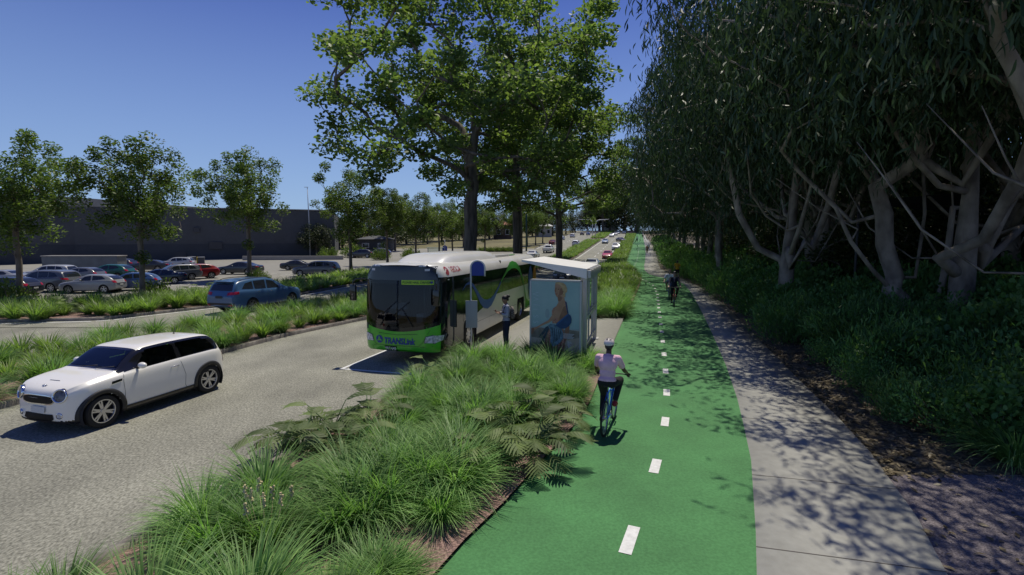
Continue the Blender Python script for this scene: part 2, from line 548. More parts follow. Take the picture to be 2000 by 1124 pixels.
path_r = line(G((1850, 1124), (1790, 1010), (1750, 955), (1700, 885), (1640, 820), (1560, 742), (1500, 682), (1420, 600), (1375, 565), (1345, 551), (1318, 538), (1290, 526), (1286, 515), (1283, 500), (1275, 482), (1268, 472)))

# ground: one sheet to the horizon
def make_ground():
    xs = np.concatenate([-np.geomspace(900, 45, 14), np.linspace(-40, 60, 26), np.geomspace(66, 900, 14)])
    ys = np.concatenate([np.linspace(-40, 60, 12), np.linspace(66, 120, 20), np.linspace(130, 450, 30), np.geomspace(470, 2500, 10)])
    V = [(x, y, T(y) - 0.03) for y in ys for x in xs]
    n = len(xs)
    F = [(j * n + i, j * n + i + 1, (j + 1) * n + i + 1, (j + 1) * n + i) for j in range(len(ys) - 1) for i in range(n - 1)]
    o = link('ground', np_mesh('ground', V, F), M['dirt']); o['kind'] = 'structure'
make_ground()

# carriageways
strip('near_road', med_r, road_r, -6, 420, 0.004, M['asphalt'])
strip('far_road', farroad_l, med_l, 20.65, 420, 0.004, M['asphalt'])
strip('far_road_apron', lambda y: -60, lambda y: med_l(y) if y < 20.64 else -46.5, -6, 20.64, 0.004, M['asphalt'])
strip('median_cross_over', offl(med_l, 0), med_r, 182, 198, 0.008, M['asphalt_far'])
strip('parking_lot', lambda y: -150, bed_l, 23.4, 43.2, 0.006, M['asphalt_far'])
strip('parking_lot_back', lambda y: -150, lambda y: farroad_l(y) if y > 62 else bed_l(43.2) + (y - 43.2) * 0.14, 43.2, 128, 0.006, M['asphalt_far'])
strip('bus_bay', lambda y: -4.66 + 0.263 * (y - 13.6), road_r, 13.42, 30, 0.008, M['asphalt'])
# beds and their kerbs
strip('median_bed', offl(med_l, 0.15), offl(med_r, -0.15), 8, 182, 0.10, M['mulch'], nx=3)
strip('median_bed_beyond', offl(med_l, 0.15), offl(med_r, -0.15), 198, 400, 0.10, M['mulch'], nx=3)
kerb('kerb_median_near_side', med_r, 8, 182, side=-1); kerb('kerb_median_far_side', med_l, 8, 182, side=1)
strip('left_bed', bed_l, offl(farroad_l, -0.2), 24.0, 56, 0.09, M['mulch'], nx=2)
strip('left_bed_start', lambda y: -60, offl(farroad_l, -0.35), 21.0, 24.0, 0.09, M['mulch'], nx=2)
kerb('kerb_far_road', farroad_l, 20.66, 56, side=-1, wdt=0.2); kerb('kerb_far_road_beyond', farroad_l, 128, 400, side=-1)
strip('near_bed', offl(road_r, 0.15), offl(green_l, 0.02), -3, 15.3, 0.06, M['mulch'], nx=3)
kerb('kerb_near_bed', road_r, -3, 15.3)
strip('bus_stop_platform', road_r, offl(green_l, 0.0), 15.3, 22.4, 0.125, M['concrete'], skirt=0.13)
strip('upper_bed', offl(road_r, 0.15), green_l, 22.4, 400, 0.08, M['mulch'], nx=3)
kerb('kerb_upper_bed', road_r, 22.4, 400)
# paths
strip('green_cycle_path', green_l, green_r, -4, 400, 0.010, M['green'])
strip('footpath', green_r, path_r, -4, 400, 0.014, M['concrete'], skirt=0.03)
strip('woodland_floor', offl(path_r, 0.0), lambda y: 90, -8, 400, -0.008, M['litter'], nx=6)
strip('gravel_corner', offl(path_r, 0.0), lambda y: path_r(y) + 14, -6, 7.42, 0.002, M['gravel'])

def quad_on_ground(name, pts, z, m):
    V = [(p.x, p.y, T(p.y) + z) for p in pts]
    o = link(name, np_mesh(name, V, [tuple(range(len(V)))]), m); o['kind'] = 'structure'
    return o

def marks(name, quads, z, m):
    V, F = [], []
    for q in quads:
        F.append(tuple(range(len(V), len(V) + 4)))
        for p in q: V.append((p[0], p[1], T(p[1]) + z))
    o = link(name, np_mesh(name, V, F), m); o['kind'] = 'structure'
    return o

def dash(x, y, dx, dy, ln, wd):
    d = Vector((dx, dy)).normalized(); n = Vector((d.y, -d.x)); c = Vector((x, y))
    return [tuple(c - d * ln / 2 - n * wd / 2), tuple(c - d * ln / 2 + n * wd / 2), tuple(c + d * ln / 2 + n * wd / 2), tuple(c + d * ln / 2 - n * wd / 2)]

# centre dashes of the green path, one by one as the photo shows them
cd = [(1230, 1056), (1280, 912), (1299, 825), (1302, 768), (1300, 726), (1297, 693), (1294.5, 668), (1292.5, 649), (1290.5, 634), (1289, 620.5), (1287.7, 610.5), (1286.6, 602), (1285.8, 595), (1285.2, 588), (1284.6, 582), (1284, 576), (1281.5, 569.5), (1279, 564), (1275.5, 558), (1268.5, 552.8), (1262, 549.6), (1255.5, 547), (1248.8, 544)]
pts = [g(*p) for p in cd]
tail = line(G((1248.8, 544), (1241, 538), (1234.9, 531), (1234.9, 527), (1236, 523.5), (1238.6, 520), (1241.5, 515), (1244.5, 508), (1246, 500), (1247, 492), (1248, 480)))
y = pts[-1].y + 1.6
while y < 150:
    pts.append(Vector((tail(y), y, 0))); y += 2.8
Q = []
for i, p in enumerate(pts):
    a = pts[max(i - 1, 0)]; b = pts[min(i + 1, len(pts) - 1)]
    d = b - a
    ln = 0.60 if i == 0 else (0.52 if i < 6 else 0.46)
    Q.append(dash(p.x, p.y, d.x, d.y, ln, 0.145 if i < 40 else 0.12))
marks('path_centre_dashes', Q, 0.016, M['paint'])
# footpath joints
Q = []
for y0 in [4.1, 5.58, 7.4, 9.9, 12.4, 14.9, 17.4, 19.9, 22.4, 24.9, 27.4, 30, 33, 36]:
    a = Vector((green_r(y0), y0)); b = Vector((path_r(y0 - 0.45), y0 - 0.45))
    n = (b - a).normalized(); n = Vector((-n.y, n.x)) * 0.008
    Q.append([tuple(a - n), tuple(b - n), tuple(b + n), tuple(a + n)])
marks('footpath_joints', Q, 0.0165, M['joint'])
# road paint
def along(f, y0, y1, wd, on=None, gap=0):
    Q = []; y = y0
    while y < y1:
        e = min(y + (on or 2.0), y1)
        Q.append([(f(y) - wd / 2, y), (f(y) + wd / 2, y), (f(e) + wd / 2, e), (f(e) - wd / 2, e)])
        y = e + gap
    return Q
mid_r = line([Vector((med_r(y) * 0.5 + road_r(y) * 0.5, y, 0)) for y in range(34, 400, 6)])
mid_l = line([Vector((med_l(y) * 0.5 + farroad_l(y) * 0.5, y, 0)) for y in range(34, 400, 6)])
Q = along(mid_r, 36, 380, 0.16, 3, 6) + along(mid_l, 60, 380, 0.16, 3, 6) + along(offl(road_r, -0.5), 40, 380, 0.14) + along(offl(med_r, 0.45), 60, 380, 0.14) + along(offl(farroad_l, 0.45), 128, 380, 0.16)
Q += along(offl(med_l, -0.5), 17, 180, 0.13)
Q += along(offl(mid_r, 3.1), 60, 180, 0.14, 2, 4)
marks('road_lines', Q, 0.010, M['paint'])
# edge line that follows the curved kerb on the left
fy = [20.75 + i * 0.3 for i in range(118)]
Q = []
for a, b in zip(fy[:-1], fy[1:]):
    pa, pb = Vector((farroad_l(a), a)), Vector((farroad_l(b), b)); d = (pb - pa).normalized(); n = Vector((d.y, -d.x))
    Q.append([tuple(pa + n * 0.28), tuple(pa + n * 0.42), tuple(pb + n * 0.42), tuple(pb + n * 0.28)])
marks('kerb_edge_line', Q, 0.012, M['paint'])
# bus bay box
A = Vector((g(663, 722).x, g(663, 722).y)); B = Vector((g(802, 733).x, g(802, 733).y)); D = Vector((0.254, 0.967))
n = (B - A).normalized(); nn = Vector((-n.y, n.x)) * 0.1
Q = [[tuple(A), tuple(B), tuple(B + nn), tuple(A + nn)], [tuple(A + nn), tuple(A + nn + n * 0.1), tuple(A + D * 15 + n * 0.1), tuple(A + D * 15)]]
marks('bus_bay_line', Q, 0.013, M['paint'])
# parking bay lines
Q = []
for i in range(16):
    x = -62 + i * 2.7
    Q.append(dash(x, 41, 0.15, 1, 4.6, 0.1)); Q.append(dash(x + 6, 55, 0.15, 1, 4.6, 0.1))
marks('parking_lines', Q, 0.011, M['paint'])
# ------------------------------------------------------------------ vegetation materials
M['leaf_big'] = leaf_mat('leaf_broad', (0.080, 0.145, 0.042), (0.230, 0.305, 0.100), 0.50, clump=0.22, rnd=0.05)
M['leaf_street'] = leaf_mat('leaf_street', (0.058, 0.110, 0.024), (0.180, 0.245, 0.055), 0.42, clump=0.5, rnd=0.15)
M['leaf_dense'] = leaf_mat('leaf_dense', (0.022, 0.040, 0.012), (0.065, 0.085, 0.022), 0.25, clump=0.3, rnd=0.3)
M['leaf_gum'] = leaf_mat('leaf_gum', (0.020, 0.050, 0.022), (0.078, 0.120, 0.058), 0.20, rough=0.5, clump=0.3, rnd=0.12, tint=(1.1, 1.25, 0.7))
M['leaf_under'] = leaf_mat('leaf_under', (0.070, 0.180, 0.050), (0.170, 0.310, 0.095), 0.35, clump=1.0, rnd=0.3)
M['blade'] = leaf_mat('grass_blade', (0.125, 0.260, 0.070), (0.285, 0.440, 0.150), 0.42, rough=0.5, clump=2.0, rnd=0.22, tint=(1.1, 1.3, 0.6))
M['blade_broad'] = leaf_mat('strappy_blade', (0.125, 0.225, 0.055), (0.280, 0.375, 0.115), 0.42, rough=0.42, clump=2.0, rnd=0.25, tint=(1.1, 1.3, 0.5))
M['frond'] = leaf_mat('lobed_leaf', (0.085, 0.130, 0.036), (0.165, 0.220, 0.070), 0.28, rough=0.6, clump=2.0, rnd=0.15)
M['seed'] = mat('seed_head', (0.55, 0.46, 0.26), 0.9, var=0.2)
M['bark'] = mat('bark_furrowed', (0.060, 0.050, 0.040), 0.95, col2=(0.220, 0.185, 0.145), vscale=3.5, detail=9, bump=1.0, bscale=6, stretch=(1, 1, 0.18))
M['bark_pale'] = mat('bark_pale', (0.11, 0.09, 0.07), 0.9, col2=(0.23, 0.19, 0.15), vscale=4, detail=8, bump=0.6, bscale=14, stretch=(1, 1, 0.4))
M['bark_gum'] = mat('bark_gum', (0.110, 0.090, 0.072), 0.85, col2=(0.36, 0.31, 0.26), vscale=2.2, detail=8, bump=0.7, bscale=9, var2=0.25, vscale2=0.6, stretch=(1, 1, 0.55))

# ------------------------------------------------------------------ leaf shapes (x across, y along, z up), quads only
OVAL = (np.array([(0, -.5, 0), (.30, -.18, .05), (.28, .22, .05), (0, .5, -.04), (-.28, .22, .05), (-.30, -.18, .05)]), np.array([(0, 1, 2, 3), (0, 3, 4, 5)]))
KITE = (np.array([(0, -.5, 0), (.22, .0, .04), (0, .5, 0), (-.22, 0, .04)]), np.array([(0, 1, 2, 3)]))
_s = [(0, 0, .02), (.05, .25, .075), (.09, .5, .085), (.06, .78, .055), (-.03, 1, .008)]
SICKLE = (np.array([v for x, y, w_ in _s for v in ((x - w_, y, 0), (x + w_, y, 0.0))]), np.array([(2 * i, 2 * i + 1, 2 * i + 3, 2 * i + 2) for i in range(4)]))

def leaves(name, C, A, Nn, S, shape, m, parent, rnd=None):
    """C centres, A long axes, Nn approximate normals, S sizes"""
    V0, F0 = shape
    A = A / np.linalg.norm(A, axis=1, keepdims=True)
    X = np.cross(A, Nn); X /= (np.linalg.norm(X, axis=1, keepdims=True) + 1e-9)
    Z = np.cross(X, A)
    n, k = len(C), len(V0)
    V = C[:, None, :] + S[:, None, None] * (V0[None, :, 0:1] * X[:, None, :] + V0[None, :, 1:2] * A[:, None, :] + V0[None, :, 2:3] * Z[:, None, :])
    F = (F0[None] + (np.arange(n) * k)[:, None, None]).reshape(-1, F0.shape[1])
    me = np_mesh(name, V.reshape(-1, 3), F)
    r = rng.random(n) if rnd is None else rnd
    at = me.attributes.new('rnd', 'FLOAT', 'POINT'); at.data.foreach_set('value', np.repeat(r, k).astype(np.float32))
    me.polygons.foreach_set('use_smooth', [True] * len(me.polygons))
    return link(name, me, m, parent)

def ball(n, shell=0.5):
    d = rng.normal(size=(n, 3)); d /= np.linalg.norm(d, axis=1, keepdims=True)
    return d * (rng.random((n, 1)) ** shell)

def limb_mesh(name, trunk, r0, clusters, m, parent, rmin=0.02, expo=2.3, sides=9, flare=1.35, bow=0.12, wig=0.0, steep=0.6, minh=0.0, stems=()):
    """trunk: points from the ground up; every cluster is joined to the nearest wood below it"""
    P = [Vector(p) for p in trunk]; par = [i - 1 for i in range(len(P))]
    for st in stems:                       # hand set limbs, each starting at the nearest wood
        a = Vector(st[0]); b = min(range(len(P)), key=lambda i: (P[i] - a).length)
        for q in st:
            q = Vector(q)
            for k_ in (.5, 1.0):
                P.append(P[b].lerp(q, k_) if k_ < 1 else q); par.append(b); b = len(P) - 1 if k_ == 1.0 else b
                if k_ == .5: P.pop(); par.pop()
    base = P[0]; can = [i for i, p in enumerate(P) if p.z >= minh]
    order = sorted(range(len(clusters)), key=lambda i: (Vector(clusters[i]) - P[-1]).length)
    ends = []
    for ci in order:
        c = Vector(clusters[ci])
        best, bc = None, 1e9
        arr = np.array([P[i] for i in can])
        d = np.array(c) - arr
        dist = np.linalg.norm(d, axis=1)
        cost = dist + steep * np.clip(dist * 0.45 - d[:, 2], 0, None)
        b = can[int(np.argmin(cost))]
        a = P[b]; L_ = (c - a).length
        if L_ < 0.3: continue
        k = max(2, int(L_ / 0.9)); k = min(k, 7)
        # leave along the parent's own direction, then bend to the target
        pd = (P[b] - P[par[b]]).normalized() if par[b] >= 0 else Vector((0, 0, 1))
        ctrl = a + pd * L_ * 0.3 + Vector((0, 0, bow * L_)) + Vector((random.gauss(0, 1), random.gauss(0, 1), random.gauss(0, .6))) * L_ * 0.08
        last = b
        for j in range(1, k + 1):
            t = j / k
            q = a * (1 - t) ** 2 + ctrl * 2 * t * (1 - t) + c * t * t
            if wig and j < k: q += Vector((random.gauss(0, wig), random.gauss(0, wig), random.gauss(0, wig)))
            P.append(q); par.append(last); last = len(P) - 1; can.append(last)
        ends.append(last)
    n = len(P); ch = [[] for _ in range(n)]
    for i, p in enumerate(par):
        if p >= 0: ch[p].append(i)
    rad = [0.0] * n
    for i in range(n - 1, -1, -1):
        rad[i] = (sum(rad[c] ** expo for c in ch[i])) ** (1 / expo) if ch[i] else rmin
        if ch[i]: rad[i] = rad[i] * 1.0 + 0.0006
    k = r0 / rad[0]
    rad = [max(rmin * .7, r * (k if r * k > rmin else 1)) if k < 1 else r * (1 + (k - 1) * min(1, (r / rad[0]) * 1.6)) for r in rad]
    bm = bmesh.new()
    done = set()
    for s in range(n):
        if par[s] >= 0 and s == max(ch[par[s]], key=lambda q: rad[q]): continue
        chain = [par[s], s] if par[s] >= 0 else [s]
        c = s
        while ch[c]:
            c = max(ch[c], key=lambda q: rad[q]); chain.append(c)
        pts = [P[i] for i in chain]; rs = [rad[i] for i in chain]
        if par[s] >= 0: rs[0] = min(rs[0], rs[1] * 1.25)
        else:
            rs[0] *= flare
        if len(pts) < 2: continue
        rs[-1] *= .35
        if len(rs) > 3: rs[-2] *= .7
        sd = sides if max(rs) > 0.08 else (6 if max(rs) > 0.03 else 4)
        add_tube(bm, pts, rs, sd)
    return from_bm(name, bm, m, parent)

def clusters_in(n, cz, rx, rz, zmin, sep, shell=0.45, cx=0, cy=0, fn=None):
    out = []; tries = 0
    while len(out) < n and tries < n * 60:
        tries += 1
        b = ball(1, shell)[0]
        p = np.array([cx + b[0] * rx, cy + b[1] * rx, cz + b[2] * rz])
        if p[2] < zmin: continue
        if fn and not fn(p): continue
        if all(np.linalg.norm(p - q) > sep for q in out): out.append(p)
    return out

def cluster_leaves(cl, rc, per, flat=0.75):
    C = []
    for c in cl:
        k = rc * (0.75 + 0.5 * rng.random()); n = int(per * (0.7 + 0.6 * rng.random()))
        b = ball(n, 0.42) * np.array([k, k, k * flat]); C.append(b + c)
    C = np.concatenate(C)
    n = len(C)
    return C, rng.normal(size=(n, 3)) * np.array([1, 1, 0.55]), rng.normal(size=(n, 3)) * 0.6 + np.array([0, 0, 0.9])

# ------------------------------------------------------------------ the kinds of tree
def big_tree(seed, loc, rz, label, **kw):
    global rng
    rng = np.random.default_rng(seed); random.seed(seed)
    t = empty('verge_tree', loc, rz, label, 'tree', 'tall verge trees behind the bus')
    def env(p):
        r = math.hypot(p[0], p[1])
        return not (p[2] < 6.5 + 0.12 * r + max(0, 4.5 - r) * 1.0)
    cl = clusters_in(172, 17.0, 13.4, 11.8, 7.0, 1.75, 0.42, fn=env)
    trunk = [(0, 0, -0.2), (0.03, 0, 0.9), (-0.05, 0.05, 2.8), (0.05, 0, 4.8), (0.0, 0.1, 6.6), (0.25, 0, 8.2), (0.1, 0.2, 10.2), (0.4, -0.1, 12.5), (0.2, 0.2, 15)]
    limb_mesh('trunk', trunk, 0.58, cl, M['bark'], t, rmin=0.045, expo=2.3, sides=16, flare=1.2, bow=0.06, wig=0.08, steep=1.0, minh=5.2)
    C, A, N_ = cluster_leaves(cl, 1.62, 205, 0.58)
    S = 0.29 + 0.15 * rng.random(len(C))
    leaves('crown', C, A, N_, S, OVAL, M['leaf_big'], t)
    return t

def street_tree(seed, loc, rz, label, group, h=9.4):
    global rng
    rng = np.random.default_rng(seed); random.seed(seed)
    t = empty('street_tree', loc, rz, label, 'tree', group)
    def env(p):
        r = math.hypot(p[0], p[1]); az = math.atan2(p[1], p[0]); q = .74 + .30 * math.sin(3 * az + seed) + .12 * math.sin(5 * az + 2 * seed)
        top = h * (0.97 - 0.20 * (r / 3.5) ** 2 + .07 * math.sin(4 * az + seed * 1.7))
        return r < (0.45 + (p[2] - 2.0) * 0.80) * q and p[2] < top
    cl = clusters_in(70, 6.0, 4.3, 4.3, 2.6, 0.70, 0.6, fn=env)
    trunk = [(0, 0, -0.1), (0.0, 0.02, 1.0), (0.05, 0, 2.2), (0.02, 0.05, 3.6), (0.1, 0, 5.0), (0.05, 0, 6.6)]
    limb_mesh('trunk', trunk, 0.15, cl, M['bark_pale'], t, rmin=0.012, expo=2.2, sides=10, bow=0.02, steep=1.6, minh=1.9)
    C, A, N_ = cluster_leaves(cl, 0.60, 190, 1.0)
    S = 0.17 + 0.10 * rng.random(len(C))
    leaves('crown', C, A, N_, S, KITE, M['leaf_street'], t)
    return t

def dense_tree(seed, loc, rz, label, group):
    """broad dark tree, 10 m tall"""
    global rng
    rng = np.random.default_rng(seed); random.seed(seed)
    t = empty('dense_tree', loc, rz, label, 'tree', group)
    cl = clusters_in(70, 5.6, 5.0, 4.6, 1.6, 1.1, 0.4)
    limb_mesh('trunk', [(0, 0, -0.2), (0.1, 0, 1.2), (0, 0.1, 2.6), (0.1, 0, 4.2)], 0.3, cl, M['bark'], t, rmin=0.03, minh=1.5)
    C, A, N_ = cluster_leaves(cl, 1.25, 115, 0.8)
    leaves('crown', C, A, N_, 0.30 + 0.16 * rng.random(len(C)), KITE, M['leaf_dense'], t)
    return t

def gum_tree(seed, loc, rz, label, trunk, r0, crown, ncl=125, per=190, minh=2.2, extra=(), leaf=0.30, stems=(), nst=0):
    global rng
    rng = np.random.default_rng(seed); random.seed(seed)
    t = empty('gum_tree', loc, rz, label, 'tree', 'gum trees along the footpath')
    cz, rx, rzz, zmin, cx, cy_ = crown
    cl = clusters_in(ncl, cz, rx, rzz, zmin, 1.0, 0.5, cx, cy_) + [np.array(e) for e in extra]
    stems = list(stems)
    for i in range(nst):                   # bare limbs fanning out below the crown
        a = i * 2.4 + seed; z = 1.6 + 2.6 * rng.random(); L_ = 1.6 + 1.6 * rng.random(); q = Vector((0, 0, z)); st = []; el = .45 + .5 * rng.random()
        for j in range(4):
            a += rng.normal() * .28; el = min(1.35, el + rng.normal() * .12 + .10)
            q = q + Vector((math.cos(a) * math.cos(el), math.sin(a) * math.cos(el), math.sin(el))) * L_ * (.8, .75, .7, .6)[j]; st.append(tuple(q))
        stems.append(st)
    limb_mesh('trunk', trunk, r0, cl, M['bark_gum'], t, rmin=0.022, expo=2.15, sides=14, flare=1.25, bow=0.02, wig=0.05, steep=0.7, minh=minh, stems=stems)
    C = []
    for c in cl:
        k = 1.15 * (0.7 + 0.6 * rng.random())
        nt_ = int(per * (0.7 + 0.6 * rng.random()) / 9)          # drooping twigs, nine leaves on each
        az = rng.random(nt_) * 2 * PI; rr = k * (0.35 + 0.9 * rng.random(nt_)); up_ = rng.normal(size=nt_) * .35
        tt = np.linspace(.25, 1.1, 9)[None, :] + rng.normal(size=(nt_, 9)) * .05
        q = np.stack([np.cos(az)[:, None] * rr[:, None] * tt ** .8, np.sin(az)[:, None] * rr[:, None] * tt ** .8, up_[:, None] + k * (.45 * tt - 1.25 * tt ** 2.2)], 2).reshape(-1, 3)
        C.append(q + rng.normal(size=q.shape) * .055 + c)
    C = np.concatenate(C); n = len(C)
    A = rng.normal(size=(n, 3)) * 0.42 + np.array([0, 0, -1.0])
    leaves('crown', C, A, rng.normal(size=(n, 3)), leaf * (0.7 + 0.6 * rng.random(n)), SICKLE, M['leaf_gum'], t)
    return t

def shrub(seed, name='shrub', h=1.5, r=1.2, n=2600, leaf=0.085, m='leaf_under', shape=KITE, up=0.7):
    global rng
    rng = np.random.default_rng(seed); random.seed(seed)
    t = empty(name, (0, 0, 0))
    cl = clusters_in(34, h * 0.45, r * 0.85, h * 0.5, 0.12, 0.2, 0.4)
    bm = bmesh.new()
    for c in cl: add_tube(bm, [(0, 0, -0.05), (c[0] * .4, c[1] * .4, c[2] * .45), tuple(c)], [0.02, 0.012, 0.005], 5)
    from_bm('stem', bm, M['bark'], t)
    C = np.concatenate([ball(n // len(cl), 0.4) * r * 0.33 * np.array([1, 1, .9]) + c for c in cl])
    d = C - np.array([0, 0, h * 0.2]); d[:, 2] += up * r
    A = d / np.linalg.norm(d, axis=1, keepdims=True) + rng.normal(size=C.shape) * 0.5
    leaves('crown', C, A, rng.normal(size=C.shape) * 0.7 + np.array([0, 0, 1]), leaf * (0.6 + 0.8 * rng.random(len(C))), shape, M[m], t)
    return t

# ------------------------------------------------------------------ tussocks
def blades(n, L0, wd, spread, droop, seg=4, base=0.10, lean=(0.08, 1.0)):
    """arching grass blades as quads -> V, F, rnd"""
    az = rng.random(n) * 2 * PI
    ln = L0 * (0.6 + 0.55 * rng.random(n))
    ph0 = lean[0] + (lean[1] - lean[0]) * rng.random(n) ** 0.9 * spread
    ph1 = ph0 + droop * (0.5 + 0.9 * rng.random(n))
    rb = base * np.sqrt(rng.random(n))
    az2 = az + rng.normal(size=n) * 0.35
    P = np.zeros((n, 3)); P[:, 0] = rb * np.cos(az); P[:, 1] = rb * np.sin(az)
    V = np.zeros((n, seg + 1, 2, 3))
    side = np.stack([-np.sin(az2), np.cos(az2), np.zeros(n)], 1)
    for i in range(seg + 1):
        t = i / seg
        wdt = wd * (1 - t ** 1.6) * (0.6 + 0.8 * min(1, t * 3)) + wd * 0.08
        V[:, i, 0] = P - side * (wdt / 2); V[:, i, 1] = P + side * (wdt / 2)
        ph = ph0 + (ph1 - ph0) * (t + 0.5 / seg) ** 1.15
        P = P + (ln / seg)[:, None] * np.stack([np.sin(ph) * np.cos(az2), np.sin(ph) * np.sin(az2), np.cos(ph)], 1)
    k = (seg + 1) * 2
    F0 = np.array([(2 * i, 2 * i + 1, 2 * i + 3, 2 * i + 2) for i in range(seg)])
    F = (F0[None] + (np.arange(n) * k)[:, None, None]).reshape(-1, 4)
    return V.reshape(-1, 3), F, np.repeat(rng.random(n), k)

def blade_mesh(name, parts, m, parent=None):
    V, F, Rn, o = [], [], [], 0
    for v, f, r in parts:
        V.append(v); F.append(f + o); Rn.append(r); o += len(v)
    me = np_mesh(name, np.concatenate(V), np.concatenate(F))
    at = me.attributes.new('rnd', 'FLOAT', 'POINT'); at.data.foreach_set('value', np.concatenate(Rn).astype(np.float32))
    me.polygons.foreach_set('use_smooth', [True] * len(me.polygons))
    return me
rng = np.random.default_rng(21)
TUFT = []      # (mesh, material): fine arching grass
for i in range(4):
    TUFT.append(blade_mesh('grass_tussock', [blades(560, 1.05, 0.0165, 0.85, 1.30, 5, 0.17)], None))
STRAP = []
for i in range(3):
    STRAP.append(blade_mesh('strappy_tussock', [blades(190, 0.85, 0.026, 0.75, 0.75, 4, 0.12)], None))
FARTUFT = [blade_mesh('far_tussock', [blades(90, 0.80, 0.040, 0.8, 0.9, 3, 0.16)], None) for i in range(3)]
for me in TUFT: me.materials.append(M['blade'])
for me in STRAP: me.materials.append(M['blade_broad'])
for me in FARTUFT: me.materials.append(M['blade_broad'])

def seed_tussock():
    t = empty('flowering_tussock', (0, 0, 0))
    v = blades(330, 0.80, 0.016, 0.8, 1.0, 5, 0.12)
    link('blades', blade_mesh('blades', [v], M['blade']), M['blade'], t)
    bm = bmesh.new()
    for i in range(8):
        a = rng.random() * 2 * PI; r = 0.12 + 0.25 * rng.random(); h = 0.45 + 0.2 * rng.random()
        p0 = Vector((r * .3 * math.cos(a), r * .3 * math.sin(a), 0)); p1 = Vector((r * math.cos(a), r * math.sin(a), h))
        add_tube(bm, [p0, p1], [0.003, 0.003], 4)
        for j in range(9):
            q = p1 + Vector((rng.normal() * .012, rng.normal() * .012, j * 0.016))
            add_box(bm, q, (0.028, 0.016, 0.022), rot=(rng.random() * 3, rng.random() * 3, 0))
    from_bm('seed_heads', bm, M['seed'], t)
    return t

def lobed_plant():
    """spreading plant with deeply cut leaves"""
    t = empty('lobed_leaf_plant', (0, 0, 0))
    V, F, Rn = [], [], []
    st = bmesh.new()
    for li in range(22):
        az = li * 2.4 + rng.normal() * .2; el = 0.25 + 1.0 * rng.random(); L_ = 0.28 + 0.14 * rng.random(); r = rng.random()
        d = Vector((math.cos(az) * math.cos(el), math.sin(az) * math.cos(el), math.sin(el)))
        p = Vector((0, 0, 0.05)); pet = 0.20 + 0.32 * rng.random()
        tip = p + d * pet
        add_tube(st, [p, p + d * pet * .5 + Vector((0, 0, .02)), tip], [0.008, 0.006, 0.005], 5)
        hd = Vector((math.cos(az), math.sin(az), 0)); side = Vector((-math.sin(az), math.cos(az), 0))
        nl = 8; pts = []
        ang = el * 0.6; q = tip.copy()
        for i in range(nl + 1):
            pts.append(q.copy()); a = ang - 1.15 * i / nl
            q += (hd * math.cos(a) + Vector((0, 0, math.sin(a)))) * L_ / nl
        for i in range(nl):
            a, b = pts[i], pts[i + 1]; tt = (i + .5) / nl
            ln = 0.19 * math.sin(PI * min(1, tt * .85 + .16)) ** .8 + 0.015
            fw = (b - a).normalized()
            for sg in (1, -1):
                s = side * sg; dr = Vector((0, 0, -0.25))
                e = (s + fw * 0.75 + dr).normalized()
                base = len(V)
                m1 = a; m2 = a.lerp(b, .88); V += [tuple(m1), tuple(m2), tuple(m2 + e * ln * .50 - fw * .006), tuple(m1 + e * ln * .50 + fw * .002), tuple(m2 + e * ln + fw * .004), tuple(m2 + e * ln * 0.96 - fw * .010)]
                F += [(base, base + 1, base + 2, base + 3), (base + 3, base + 2, base + 4, base + 5)]
                Rn += [r] * 6
        base = len(V); tp = pts[-1]
        V += [tuple(tp - side * .02), tuple(tp + side * .02), tuple(tp + hd * .06 - side * -.004), tuple(tp + hd * .06 - side * .004)]
        F.append((base, base + 1, base + 2, base + 3)); Rn += [r] * 4
    me = blade_mesh('leaves', [(np.array(V), np.array(F), np.array(Rn))], None)
    link('leaves', me, M['frond'], t); from_bm('stems', st, M['leaf_under'], t)
    return t

def scatter(f0, f1, y0, y1, sp, jit=0.42, keep=None, margin=0.35):
    out = []; y = y0; row = 0
    while y < y1:
        a, b = f0(y) + margin, f1(y) - margin
        n = max(1, int(round((b - a) / sp))) if b > a else 0
        for i in range(n + 1):
            x = a + (b - a) * (i + (0.5 if row % 2 and i < n else 0)) / max(n, 1) + rng.uniform(-1, 1) * sp * jit
            yy = y + rng.uniform(-1, 1) * sp * jit
            x = min(max(x, a), b)
            if keep is None or keep(x, yy): out.append((x, yy))
        y += sp * 0.9; row += 1
    return out
def in_view(x, y, m=1.5):
    return abs(x) < y * 1.0 + m

def plant(me, x, y, z, s, label, cat, group, name):
    o = bpy.data.objects.new(name, me); COL.objects.link(o)
    o.location = (x, y, T(y) + z); o.rotation_euler = (rng.normal() * .06, rng.normal() * .06, rng.random() * 6.28)
    o.scale = (s, s, s * (0.88 + 0.22 * rng.random()))
    return tag(o, label, cat, group)

def merged_tufts(name, spots, z, smin, smax, label, sn=3):
    parts = []
    for x, y in spots:
        me = FARTUFT[rng.integers(len(FARTUFT))]
        n = len(me.vertices); v = np.empty(n * 3, np.float32); me.vertices.foreach_get('co', v); v = v.reshape(-1, 3)
        f = np.empty(len(me.polygons) * 4, np.int32); me.loops.foreach_get('vertex_index', f); f = f.reshape(-1, 4)
        a = rng.random() * 6.28; s = smin + (smax - smin) * rng.random()
        c, sn_ = math.cos(a), math.sin(a)
        v2 = np.stack([v[:, 0] * c - v[:, 1] * sn_, v[:, 0] * sn_ + v[:, 1] * c, v[:, 2]], 1) * s + np.array([x, y, T(y) + z])
        parts.append((v2, f, np.full(n, rng.random())))
    o = link(name, blade_mesh(name, parts, None), M['blade_broad'])
    return tag(o, label, 'planting', None, 'stuff')

